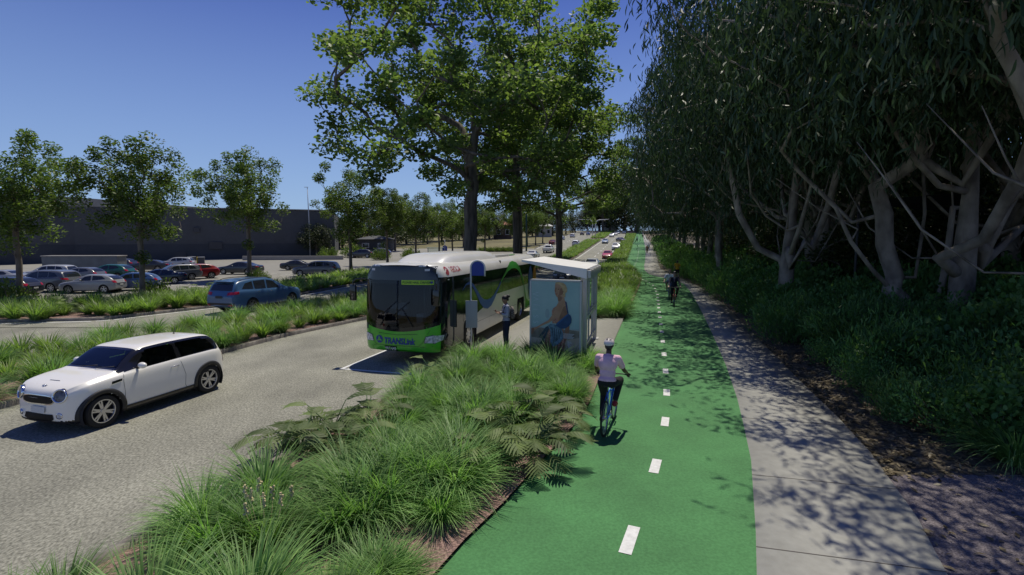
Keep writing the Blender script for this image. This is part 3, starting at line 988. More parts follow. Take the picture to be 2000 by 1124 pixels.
# near bed -----------------------------------------------------------
rng = np.random.default_rng(5)
GN = 'grass tussocks in the bed beside the green path'
lob_px = [(585, 892), (650, 850), (722, 842), (668, 905), (965, 905), (1040, 895), (1068, 835), (1010, 850), (845, 735)]
lob = [g(*p, z=0.06) for p in lob_px]
keep = lambda x, y: all((x - p.x) ** 2 + (y - p.y) ** 2 > 0.30 for p in lob) and in_view(x, y, 1.2)
fs = g(520, 1068, z=0.06)
spots = [p for p in scatter(offl(road_r, 0.22), green_l, 3.0, 15.1, 0.80, keep=keep, margin=0.42) if (p[0] - fs.x) ** 2 + (p[1] - fs.y) ** 2 > 0.2]
for i, (x, y) in enumerate(spots):
    edge = min(x - road_r(y), green_l(y) - x)
    s = rng.uniform(0.68, 0.95) * (0.80 if edge < 0.75 else 1)
    plant(TUFT[i % 4], x, y, 0.05, s, 'fine arching green grass tussock in the mulched bed between the asphalt and the green path', 'grass tussock', GN, 'grass_tussock')
st = seed_tussock(); st.location = (fs.x, fs.y, 0.05)
tag(st, 'grass tussock with cream seed heads, in the near end of the bed', 'grass tussock')
lp = lobed_plant()
for i, p in enumerate(lob):
    o = lp if i == 0 else copy_tree(lp)
    o.location = (p.x, p.y, 0.06); o.rotation_euler = (0, 0, i * 1.7); o.scale = (1.3, 1.3, 1.45) if i < 8 else (1.1, 1.1, 1.1)
    tag(o, 'low plant with broad deeply cut olive leaves among the grass tussocks of the near bed', 'plant', 'plants with deeply cut leaves in the near bed')

# upper bed ----------------------------------------------------------
GU = 'grass tussocks in the narrow bed beyond the bus shelter'
sp_u = [p for p in scatter(road_r, green_l, 22.9, 74, 0.95, margin=0.40)]
sp_u = sorted(sp_u, key=lambda p: p[1])
for i, (x, y) in enumerate(sp_u[:95]):
    plant((STRAP if y > 30 else TUFT)[i % 3], x, y, 0.07, rng.uniform(0.85, 1.15), 'yellow-green grass tussock in the narrow bed between the far traffic lanes and the green path', 'grass tussock', GU, 'grass_tussock')
merged_tufts('far_verge_planting', sp_u[95:] + scatter(road_r, green_l, 74, 260, 1.3, margin=0.4), 0.07, 0.9, 1.35, 'low green planting running up the verge beside the green path into the distance')

# median -------------------------------------------------------------
GM = 'strappy tussocks in the median between the two roads'
sp_m = [p for p in scatter(med_l, med_r, 9.5, 60, 0.98, margin=0.5) if in_view(p[0], p[1])]
sp_m.sort(key=lambda p: p[1])
for i, (x, y) in enumerate(sp_m[:105]):
    plant(STRAP[i % 3] if i % 4 else TUFT[i % 4], x, y, 0.09, rng.uniform(0.74, 0.98), 'bright green strappy tussock in the kerbed median between the two roads', 'grass tussock', GM, 'grass_tussock')
merged_tufts('far_median_planting', sp_m[105:] + scatter(med_l, med_r, 60, 181, 1.25, margin=0.5), 0.09, 0.85, 1.2, 'dense green planting of the median behind the bus and up the road')
merged_tufts('distant_median_planting', scatter(med_l, med_r, 199, 330, 1.9, margin=0.6), 0.09, 0.9, 1.4, 'green planting of the median beyond the traffic lights')

# left bed -----------------------------------------------------------
GL = 'tussocks in the bed in front of the car park'
sp_l = [p for p in scatter(lambda y: max(bed_l(y), -32), farroad_l, 21.4, 56, 1.0, margin=0.4) if in_view(p[0], p[1])]
sp_l.sort(key=lambda p: p[0] ** 2 + p[1] ** 2)
for i, (x, y) in enumerate(sp_l[:75]):
    plant(STRAP[i % 3], x, y, 0.08, rng.uniform(0.8, 1.25), 'green strappy tussock in the kerbed bed between the far road and the car park', 'grass tussock', GL, 'grass_tussock')
merged_tufts('left_bed_planting', sp_l[75:], 0.08, 0.8, 1.2, 'green planting at the far end of the bed in front of the car park')
for i, p in enumerate([(370, 583), (395, 575), (20, 612), (120, 612), (610, 556), (690, 541), (235, 597)]):
    q = g(*p, z=0.09); o = copy_tree(lp); o.location = (q.x, q.y, 0.09); o.scale = (1.5,) * 3; o.rotation_euler = (0, 0, i * 1.3)
    tag(o, 'dark spreading plant with cut leaves in the bed in front of the car park', 'plant', 'spreading plants in the bed in front of the car park')

# ------------------------------------------------------------------ trees
b1 = Vector((g(1000, 549).y * -0.080, g(1000, 549).y))
bt1 = big_tree(3, (-3.62, 45, 0), 0.3, 'nearest and largest of the tall leafy trees rising behind the bus')
bt2 = big_tree(4, (0.72, 62, 0), 2.2, 'tall leafy tree, middle one of the row behind the bus and shelter')
bt3 = copy_tree(bt1, (7.9, 86, T(86)), 2.6, 'tall spreading tree whose trunk stands above the bus shelter roof', scale=0.95)
# more tall trees of the same row, far up the road
for i, (px, py, Y, s, lab) in enumerate([(1176, 0, 305, 1.15, 'tall dark tree far up the road, straight above the traffic lights'), (1190, 0, 340, 1.3, 'tall dark tree at the far end of the road above the distant cars')]):
    copy_tree(bt2, ((px - 1000) / 1000 * Y, Y, T(Y)), 1.1 + i, lab, scale=s, group='tall trees far up the road')

GS = 'street trees along the car park and the far road'
st1 = street_tree(11, tuple(g(280, 589)), 0.4, 'leafy street tree in front of the blue and silver parked cars', GS)
st2 = street_tree(12, tuple(g(42, 592)), 1.4, 'leafy street tree at the left edge, in front of the parked grey cars', GS, 10.0)
spots = [(488, 546, 300, 0, 'street tree directly behind the blue estate car'), (686, 535, 322, 1, 'street tree left of the bus with a thin pale trunk'),
         (757, 520, 368, 0, 'street tree just behind the front of the bus roof'), (812, 513, 376, 1, 'street tree behind the middle of the bus roof'),
         (858, 505, 398, 0, 'small street tree left of the tallest trunk'), (884, 500, 392, 1, 'street tree close to the left of the tallest trunk'),
         (947, 497, 400, 0, 'street tree right of the tallest trunk beside the yellow hedge'),
         (1003, 484, 402, 1, 'first of the street trees beside the far traffic lanes'), (1030, 481, 404, 0, 'second of the street trees beside the far traffic lanes'),
         (1046, 478, 402, 1, 'third of the street trees beside the far traffic lanes'), (1060, 475, 405, 0, 'fourth of the street trees beside the far traffic lanes'),
         (905, 482, 405, 1, 'street tree across the side street, behind the tallest trunk'), (835, 476, 402, 0, 'street tree across the side street at the lawn edge'),
         (772, 490, 382, 1, 'street tree at the back of the car park above the bus roof')]
for i, (px, py, ty, k, lab) in enumerate(spots):
    p = g(px, py); hgt = (py - ty) / 1000 * p.y
    copy_tree((st1, st2)[k], tuple(p), i * 1.9, lab, scale=hgt / (9.4 if k == 0 else 10.0))
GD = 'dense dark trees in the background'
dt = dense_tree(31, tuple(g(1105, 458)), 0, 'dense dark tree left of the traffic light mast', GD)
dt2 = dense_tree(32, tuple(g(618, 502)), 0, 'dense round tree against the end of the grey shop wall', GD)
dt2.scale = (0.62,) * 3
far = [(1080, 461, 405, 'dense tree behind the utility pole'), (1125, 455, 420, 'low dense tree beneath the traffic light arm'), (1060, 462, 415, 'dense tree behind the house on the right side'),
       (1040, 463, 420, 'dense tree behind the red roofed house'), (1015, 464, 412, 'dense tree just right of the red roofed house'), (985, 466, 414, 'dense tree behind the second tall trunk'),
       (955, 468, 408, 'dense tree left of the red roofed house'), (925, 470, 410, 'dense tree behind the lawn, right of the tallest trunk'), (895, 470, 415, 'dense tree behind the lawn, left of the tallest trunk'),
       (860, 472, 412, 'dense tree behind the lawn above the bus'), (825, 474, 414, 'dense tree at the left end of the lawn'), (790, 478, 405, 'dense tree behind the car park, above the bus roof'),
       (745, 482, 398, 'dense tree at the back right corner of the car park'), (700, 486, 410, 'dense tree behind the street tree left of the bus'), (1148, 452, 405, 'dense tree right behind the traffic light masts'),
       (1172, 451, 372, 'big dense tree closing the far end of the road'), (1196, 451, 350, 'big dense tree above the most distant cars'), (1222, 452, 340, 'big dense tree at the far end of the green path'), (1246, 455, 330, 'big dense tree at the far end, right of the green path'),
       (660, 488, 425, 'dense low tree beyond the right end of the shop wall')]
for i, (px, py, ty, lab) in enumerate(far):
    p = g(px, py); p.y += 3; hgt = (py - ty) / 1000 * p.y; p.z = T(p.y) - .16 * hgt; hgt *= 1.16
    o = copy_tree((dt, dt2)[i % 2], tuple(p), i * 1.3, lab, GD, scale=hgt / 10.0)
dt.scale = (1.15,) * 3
# yellow hedge by the side street
sh = shrub(41, 'hedge_bush', 1.1, 1.3, 1500, 0.16, 'leaf_street')
for i in range(9):
    p = g(938 + i * 8, 492); o = sh if i == 0 else copy_tree(sh)
    o.location = tuple(p); o.rotation_euler = (0, 0, i); o.scale = (0.95, 0.95, 0.9)
    tag(o, 'clipped yellowish bush in the low hedge by the side street', 'bush', 'bushes of the yellowish hedge')
# dark shrubs at the feet of the street trees
for i, (px, py, s) in enumerate([(300, 585, 0.9), (505, 549, 0.8), (745, 508, 1.5), (800, 505, 1.5), (690, 503, 1.9), (640, 505, 1.5), (640, 498, 1.8), (15, 596, 1.0)]):
    p = g(px, py); o = copy_tree(sh, tuple(p), i * 1.1, 'dark rounded shrub by a street tree trunk', 'dark shrubs by the car park'); o.name = 'dark_shrub'
    o.scale = (s, s, s * 1.2); o['category'] = 'bush'
# ------------------------------------------------------------------ gum trees and undergrowth on the right
gA = gum_tree(51, tuple(g(1866, 690)), 0, 'big smooth grey trunked gum at the right edge of the photo',
    [(0, 0, -0.1), (0.02, 0, 1.2), (0.03, 0, 2.4), (0.10, 0.05, 3.6), (0.16, 0.1, 5.0), (0.2, 0.2, 6.8), (0.1, 0.4, 8.4)], 0.33, (11.4, 6.4, 5.0, 7.2, 0.0, 0.5),
    minh=3.4, ncl=135, nst=5, stems=[[(.7, 0, 3.2), (1.5, .2, 4.6), (2.3, .3, 5.8), (3.2, .3, 7.0)], [(.6, .1, 2.7), (2.0, .3, 3.9), (3.6, .4, 4.8), (5.0, .4, 6.4)], [(-.9, 0, 5.2), (-1.9, 0, 6.2), (-2.9, .1, 7.8), (-3.5, .3, 9.2)], [(.9, -.2, 4.4), (1.6, -.3, 6.0)]])
gB = gum_tree(52, tuple(g(1768, 676)), 0, 'many stemmed gum with twisting pale limbs beside the big grey trunk',
    [(0, 0, -0.1), (0.05, 0, 0.5), (-0.10, 0, 1.1), (-.15, 0.05, 1.5)], 0.30, (10.8, 6.6, 4.6, 6.9, -2.2, 0.2), minh=3.2, ncl=165, nst=5,
    stems=[[(-.6, 0, 1.9), (-1.3, 0, 2.6), (-2.1, -.1, 3.5), (-2.6, 0, 4.6), (-3.9, 0, 5.8)], [(-.35, .2, 2.3), (-.7, .3, 3.4), (-.85, .2, 4.4), (-1.1, .3, 5.3), (-2.2, .3, 6.6)], [(.25, .1, 2.3), (.35, .1, 3.4), (.5, .2, 4.4), (.35, .2, 5.8), (1.0, .3, 7.6)],
           [(.55, -.1, .9), (.95, -.1, 1.7), (1.1, -.1, 3.0), (1.25, 0, 4.6), (1.05, .1, 6.6)], [(-1.7, .2, 3.9), (-3.0, .3, 4.6), (-4.4, .4, 5.6)], [(1.9, 0, 4.6), (1.6, .1, 6.0)]])
gC = gum_tree(53, tuple(g(1604, 612)), 0, 'pale gum with a long low limb reaching left, left of the twisting gum',
    [(0, 0, -0.1), (0.1, 0, 1.1), (0.05, 0, 2.3), (-0.05, 0.1, 3.4), (0, 0, 5), (.15, 0, 6.6)], 0.26, (10.8, 7.0, 5.2, 6.2, -2.4, 0.2), minh=3.2, ncl=165, nst=6,
    stems=[[(-.4, 0, 2.9), (-1.1, -.1, 4.1), (-2.6, -.2, 5.0), (-4.6, -.3, 5.4)], [(-.5, .1, 4.6), (-1.4, .1, 5.5), (-2.6, .1, 6.4), (-3.6, .1, 7.6)], [(.7, 0, 4.4), (1.4, 0, 5.8), (2.4, 0, 7.6)], [(-.6, .3, 3.6), (-1.6, .4, 4.6), (-2.9, .5, 6.2)]])
gD = gum_tree(54, (17.6, 28.5, 0), 2.1, 'leafy gum tree over the footpath just beyond the bus shelter',
    [(0, 0, -0.1), (0.1, 0, 1.1), (-0.2, 0, 2.3), (-0.1, 0.1, 3.8), (.2, 0, 5.5)], 0.22, (8.6, 6.4, 6.4, 3.9, 0, 0), minh=1.8, ncl=200, per=190, leaf=.26)
gD.scale = (1.1, 1.1, 1.25)
more = [  # (source, X, Y, turn, scale, label)
    (gC, 19.5, 20.0, 1.2, 1.1, 'gum tree deep in the wood behind the big grey trunk'),
    (gB, 17.5, 29.5, 1.0, 1.2, 'gum tree behind the shrubs at the middle of the footpath'),
    (gD, 14.8, 36.5, 0.5, (1.1, 1.1, 1.3), 'gum tree beside the oncoming cyclists'),
    (gD, 17.6, 44.0, 2.8, (1.2, 1.2, 1.35), 'gum tree beyond the oncoming cyclists'),
    (gD, 20.0, 52.0, 4.0, (1.2, 1.2, 1.35), 'gum tree beside the bend of the footpath'),
    (gD, 23.2, 62.0, 5.0, (1.3, 1.3, 1.45), 'gum tree beyond the bend of the footpath'),
    (gD, 26.8, 74.0, 1.0, (1.3, 1.3, 1.4), 'gum tree beside the far straight of the green path'),
    (gD, 30.0, 90.0, 2.0, 1.45, 'gum tree on the slope beside the far green path'),
    (gD, 35.0, 108.0, 3.3, 1.5, 'gum tree far along the green path'),
    (gD, 41.0, 130.0, 0.2, 1.7, 'gum tree close to the vanishing end of the green path'),
    (gD, 49.0, 160.0, 2.2, 1.9, 'most distant gum tree at the end of the green path'),
    (gD, 25.0, 27.0, 0.8, 1.3, 'gum tree at the back of the wood, behind the leaning pale limbs'),
    (gD, 27.0, 40.0, 5.5, 1.4, 'gum tree at the back of the wood'),
    (gD, 34.0, 55.0, 4.2, 1.5, 'gum tree in the wood behind the bend'),
    (gA, 11.8, 22.0, 4.4, 0.9, 'slender gum behind the low shrubs, left of the pale leaning limbs'),
    (gA, 11.7, 10.6, 0.3, (1.0, 1.0, .95), 'gum tree just beyond the right edge, hanging low over the top right corner'),
    (gA, 10.6, 6.9, 1.9, (.92, .92, 1.0), 'gum tree added outside the bottom right corner to cast shade over the gravel'),  # extra tree, mostly out of view, added to shade the gravel corner
    (gC, 25.0, 17.5, 0.9, 1.15, 'gum tree in deep shade at the right edge of the photo'),
]
for src, X, Y, a, s, lab in more:
    copy_tree(src, (X, Y, T(Y)), a, lab, scale=s)
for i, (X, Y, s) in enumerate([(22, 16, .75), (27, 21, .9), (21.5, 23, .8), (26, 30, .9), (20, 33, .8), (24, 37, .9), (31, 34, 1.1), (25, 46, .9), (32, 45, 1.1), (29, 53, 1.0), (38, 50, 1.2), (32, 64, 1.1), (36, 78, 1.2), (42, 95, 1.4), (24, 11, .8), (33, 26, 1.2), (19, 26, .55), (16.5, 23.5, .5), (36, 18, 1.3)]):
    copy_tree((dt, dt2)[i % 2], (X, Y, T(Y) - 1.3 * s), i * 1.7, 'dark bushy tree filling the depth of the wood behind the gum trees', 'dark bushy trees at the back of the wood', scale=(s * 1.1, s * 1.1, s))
# undergrowth
rng = np.random.default_rng(77)
s1 = shrub(61, 'shrub', 1.5, 1.3, 3400, 0.10, 'leaf_under', KITE); s2 = shrub(62, 'shrub', 1.7, 1.2, 3600, 0.12, 'leaf_under', OVAL); s3 = shrub(63, 'shrub', 1.3, 1.35, 3200, 0.16, 'leaf_under', SICKLE, 1.4)
GSH = 'dark green shrubs under the gum trees'
sl_ = []
for y in np.arange(8.6, 60, 1.45):
    for k, dx in enumerate((1.55, 3.6, 6.2, 9.3)):
        if y < 11.5 and k == 0: continue
        if 14 < y < 18 and 3 < path_r(y) + dx - 7 < 8 and k == 2 and False: continue
        if y > 34 and k > 2: continue
        sl_.append((path_r(y) + dx + rng.uniform(-.5, .5) + (0.8 if y < 16 else 0), y + rng.uniform(-.5, .5), 0.78 + 0.20 * k + rng.uniform(-.1, .2) + min(0.5, y / 70)))
sl_ = [p for p in sl_ if in_view(p[0], p[1], 1.5)]
for px, py, s in ((1765, 822, .62), (1850, 850, .72), (1935, 872, .78), (1995, 850, .9), (1690, 765, .6), (1800, 765, .85), (1900, 800, .95), (1620, 715, .55)):
    q = g(px, py); sl_.append((q.x, q.y, s))
protos = [s1, s2, s3]; used = set()
for i, (x, y, s) in enumerate(sl_):
    k = i % 3
    o = protos[k] if k not in used else copy_tree(protos[k]); used.add(k)
    o.location = (x, y, T(y) - 0.02); o.rotation_euler = (0, 0, rng.random() * 6.28); o.scale = (s, s, s * 1.05)
    tag(o, 'dark green leafy shrub in the shaded undergrowth right of the footpath', 'shrub', GSH)
for y in np.arange(62, 150, 5.0):
    o = copy_tree(protos[int(y) % 3], (path_r(y) + 2.6, y, T(y)), y, group=GSH); o.scale = (2.3, 2.3, 1.9)
for i, p in enumerate([(1985, 905)]):
    q = g(*p); plant(TUFT[i % 4], q.x, q.y, -0.02, 1.05, 'shaded grassy tussock at the edge of the leaf litter right of the footpath', 'grass tussock', 'shaded tussocks under the gum trees', 'grass_tussock')
# leaf litter
n = 9000
yy = 3.5 + 14 * rng.random(n) ** 1.3; xx = np.array([path_r(v) for v in yy]) + 0.02 + 4.2 * rng.random(n) ** 1.4
mk = ~((yy < 7.3)) | (rng.random(n) < 0.06)
C = np.stack([xx, yy, np.full(n, 0.012) + rng.random(n) * 0.02], 1)[mk]; n = len(C)
M['dry_leaf'] = leaf_mat('dry_leaf', (0.07, 0.055, 0.03), (0.34, 0.27, 0.15), 0.1, tint=(1, .8, .4))
A = rng.normal(size=(n, 3)) * np.array([1, 1, .15])
lo = leaves('leaf_litter', C, A, np.tile([0, 0, 1.0], (n, 1)) + rng.normal(size=(n, 3)) * .25, 0.07 + 0.07 * rng.random(n), KITE, M['dry_leaf'], None)
tag(lo, 'dry fallen leaves covering the ground right of the footpath', 'leaf litter', None, 'stuff')
# ------------------------------------------------------------------ vehicle materials
def car_paint(name, col, objcol=False, rough=0.3):
    return mat(name, col, rough, coat=0.7, objcol=objcol, spec=0.5)
M['paint_white'] = car_paint('paint_white', (0.86, 0.83, 0.76))
M['paint_obj'] = car_paint('paint_any', (1, 1, 1), objcol=True)
M['black_gloss'] = mat('black_gloss', (0.012, 0.012, 0.014), 0.12, coat=0.5)
M['black_trim'] = mat('black_trim', (0.018, 0.018, 0.020), 0.55, var=0.2, vscale=8)
M['dark_glass'] = mat('dark_glass', (0.018, 0.022, 0.026), 0.04, spec=0.8)
M['tyre'] = mat('tyre', (0.018, 0.018, 0.018), 0.85, var=0.2, vscale=20)
M['alloy'] = mat('alloy', (0.55, 0.55, 0.57), 0.28, metal=0.85)
M['chrome'] = mat('chrome', (0.7, 0.7, 0.72), 0.12, metal=1.0)
M['lamp_clear'] = mat('lamp_clear', (0.55, 0.56, 0.58), 0.08, spec=0.8, var=0.5, vscale=14)
M['lamp_dark'] = mat('lamp_dark', (0.03, 0.032, 0.036), 0.22, spec=0.5, col2=(0.22, 0.22, 0.24), vscale=16)
M['lamp_red'] = mat('lamp_red', (0.45, 0.015, 0.03), 0.1, spec=0.8, col2=(0.25, 0.01, 0.02), vscale=12)
M['lamp_amber'] = mat('lamp_amber', (0.6, 0.22, 0.03), 0.2)
M['plate_white'] = mat('plate_white', (0.62, 0.62, 0.60), 0.5)
M['glass_car'] = glass_mat('car_glass', (0.42, 0.46, 0.45))
M['interior'] = mat('interior_dark', (0.022, 0.022, 0.024), 0.8, var=0.3)
M['seat_cloth'] = mat('seat_cloth', (0.05, 0.05, 0.055), 0.9, var=0.3, vscale=9)
M['seam'] = mat('panel_gap', (0.10, 0.10, 0.105), 0.7)

def section(w, z0, zb, zt, wr, sub=3):
    G_ = max(zt - zb, 0.0)
    P = [(0, z0), (.78 * w, z0), (.94 * w, z0 + .035), (.985 * w, z0 + .11), (1.0 * w, z0 + .5 * (zb - z0)), (.985 * w, zb - .16 * (zb - z0)), (.955 * w, zb - .03 * (zb - z0)),
         (.925 * w, zb + .03 * G_)]
    a = .925 * w
    P += [(a + (wr - a) * .5, zb + .48 * G_), (a + (wr - a) * .93, zb + .86 * G_), (wr * .88, zb + .955 * G_), (wr * .55, zb + .99 * G_), (0, zt)]
    P = np.array(P); k = np.arange(len(P)); t = np.linspace(0, len(P) - 1, (len(P) - 1) * sub + 1)
    return np.stack([pch(list(zip(k, P[:, 0])))(t), pch(list(zip(k, P[:, 1])))(t)], 1)

def skin_mesh(name, spec, ns=64, sub=3):
    L_ = spec['L']; fw, f0, fb, ft, fr = (pch(spec[k]) for k in ('w', 'bot', 'belt', 'top', 'roofw'))
    u = np.linspace(0, 1, ns); s = L_ * (u - 0.11 * np.sin(2 * PI * u))     # denser at both ends
    rings = []
    for v in s:
        zb = float(fb(v)); zt = max(float(ft(v)), zb + 0.012)
        rings.append(section(float(fw(v)), float(f0(v)), zb, zt, min(float(fr(v)), float(fw(v)) * .92), sub))
    m = len(rings[0]); V = []
    sh = spec.get('rake', lambda z, v: 0)
    for v, r in zip(s, rings):
        full = [(y, z) for y, z in r] + [(-y, z) for y, z in r[-2:0:-1]]
        for y, z in full:
            crown = spec.get('bow', 0.0) * (1 - (y / spec['wmax']) ** 2) * math.exp(-v / 0.35) + spec.get('bow_rear', 0.0) * -(1 - (y / spec['wmax']) ** 2) * math.exp(-(L_ - v) / 0.3)
            V.append((L_ / 2 - v + crown + sh(z, v), y, z))
    n = 2 * m - 2; F = []
    for j in range(len(s) - 1):
        for i in range(n): F.append((j * n + i, (j + 1) * n + i, (j + 1) * n + (i + 1) % n, j * n + (i + 1) % n))
    me = np_mesh(name, V, F)
    bm = bmesh.new(); bm.from_mesh(me); bm.verts.ensure_lookup_table()
    bm.faces.new([bm.verts[i] for i in range(n)]); bm.faces.new([bm.verts[(len(s) - 1) * n + i] for i in range(n)][::-1])
    bmesh.ops.recalc_face_normals(bm, faces=bm.faces); bm.to_mesh(me); bm.free()
    return me

def cut_arches(o, centers, ra, w, depth=0.27):
    bm = bmesh.new()
    for x, z in centers:
        for sg in (1, -1):
            r = bmesh.ops.create_cone(bm, cap_ends=True, segments=36, radius1=ra, radius2=ra, depth=depth + 0.3,
                                      matrix=Matrix.Translation((x, sg * (w - depth / 2 + 0.15), z)) @ Matrix.Rotation(PI / 2, 4, 'X'))
    me = bpy.data.meshes.new('c'); bm.to_mesh(me); bm.free()
    c = bpy.data.objects.new('c', me); COL.objects.link(c)
    md = o.modifiers.new('b', 'BOOLEAN'); md.operation = 'DIFFERENCE'; md.object = c; md.solver = 'EXACT'
    pm = o.parent; bake(o); o.parent = pm
    bpy.data.objects.remove(c); bpy.data.meshes.remove(me)
    for p in o.data.polygons:
        for x, z in centers:
            if math.hypot(p.center.x - x, p.center.z - z) < ra + 0.002 and abs(p.normal.y) < 0.999 or (math.hypot(p.center.x - x, p.center.z - z) < ra and abs(abs(p.center.y) - (w - depth)) < 0.01):
                d = Vector((p.center.x - x, 0, p.center.z - z))
                if d.length > ra - 0.02 and d.length < ra + 0.002 and d.normalized().dot(p.normal) < -0.7 or abs(abs(p.center.y) - (w - depth)) < 0.01: p.material_index = 2

def make_wheel(parent, x, y, r, wd, spokes=5, rim=0.66, double=True, n=36, name='wheel'):
    """tyre mesh with a rim as its child; the outer face looks away from the car"""
    sg = 1 if y > 0 else -1
    bm = bmesh.new(); h = wd / 2; ri = r * rim
    add_lathe(bm, [(ri, -h * .8), (ri + .02, -h), (r * .93, -h), (r * .985, -h * .82), (r, -h * .4), (r, h * .4), (r * .985, h * .82), (r * .93, h), (ri + .02, h), (ri, h * .8)], n, 'y', closed=True)
    for f in bm.faces: f.smooth = True
    bmesh.ops.recalc_face_normals(bm, faces=bm.faces)
    t = from_bm(name, bm, M['tyre'], parent, 40); t.location = (x, y, r)
    bm = bmesh.new()
    yo = sg * h * .72; yi = sg * h * .15
    add_lathe(bm, [(ri + .004, sg * h * .9), (ri - .012, sg * h * .86), (ri - .03, yi), (0.02, yi - sg * .02)], n, 'y')
    for f in bm.faces: f.material_index = 1
    add_lathe(bm, [(ri + .006, sg * h * .84), (ri + .004, sg * h * .93), (ri - .014, sg * h * .93), (ri - .022, sg * h * .7)], n, 'y')
    add_lathe(bm, [(0.001, yo + sg * .012), (r * .13, yo + sg * .010), (r * .16, yo - sg * .01), (r * .16, yi)], 16, 'y')
    for k in range(spokes):
        a = 2 * PI * k / spokes + .3
        for q in ((-.13, .13) if double else (0,)):
            a1, a2 = a + q * 1.3, a + q
            p0 = Vector((math.cos(a1) * r * .12, yo, math.sin(a1) * r * .12)); p1 = Vector((math.cos(a2) * (ri - .006), yo + sg * .004, math.sin(a2) * (ri - .006)))
            d = (p1 - p0).normalized(); nn = Vector((d.z, 0, -d.x)); wa = r * (.05 if double else .075)
            pts = [p0 - nn * wa * 1.2, p1 - nn * wa * .85, p1 + nn * wa * .85, p0 + nn * wa * 1.2]
            add_prism(bm, pts, (0, -sg * .03, 0))
    from_bm('rim', bm, [M['alloy'], M['black_trim']], t, 35)
    return t

def inpoly(x, y, P):
    c = False; j = len(P) - 1
    for i in range(len(P)):
        if (P[i][1] > y) != (P[j][1] > y) and x < (P[j][0] - P[i][0]) * (y - P[i][1]) / (P[j][1] - P[i][1]) + P[i][0]: c = not c
        j = i
    return c

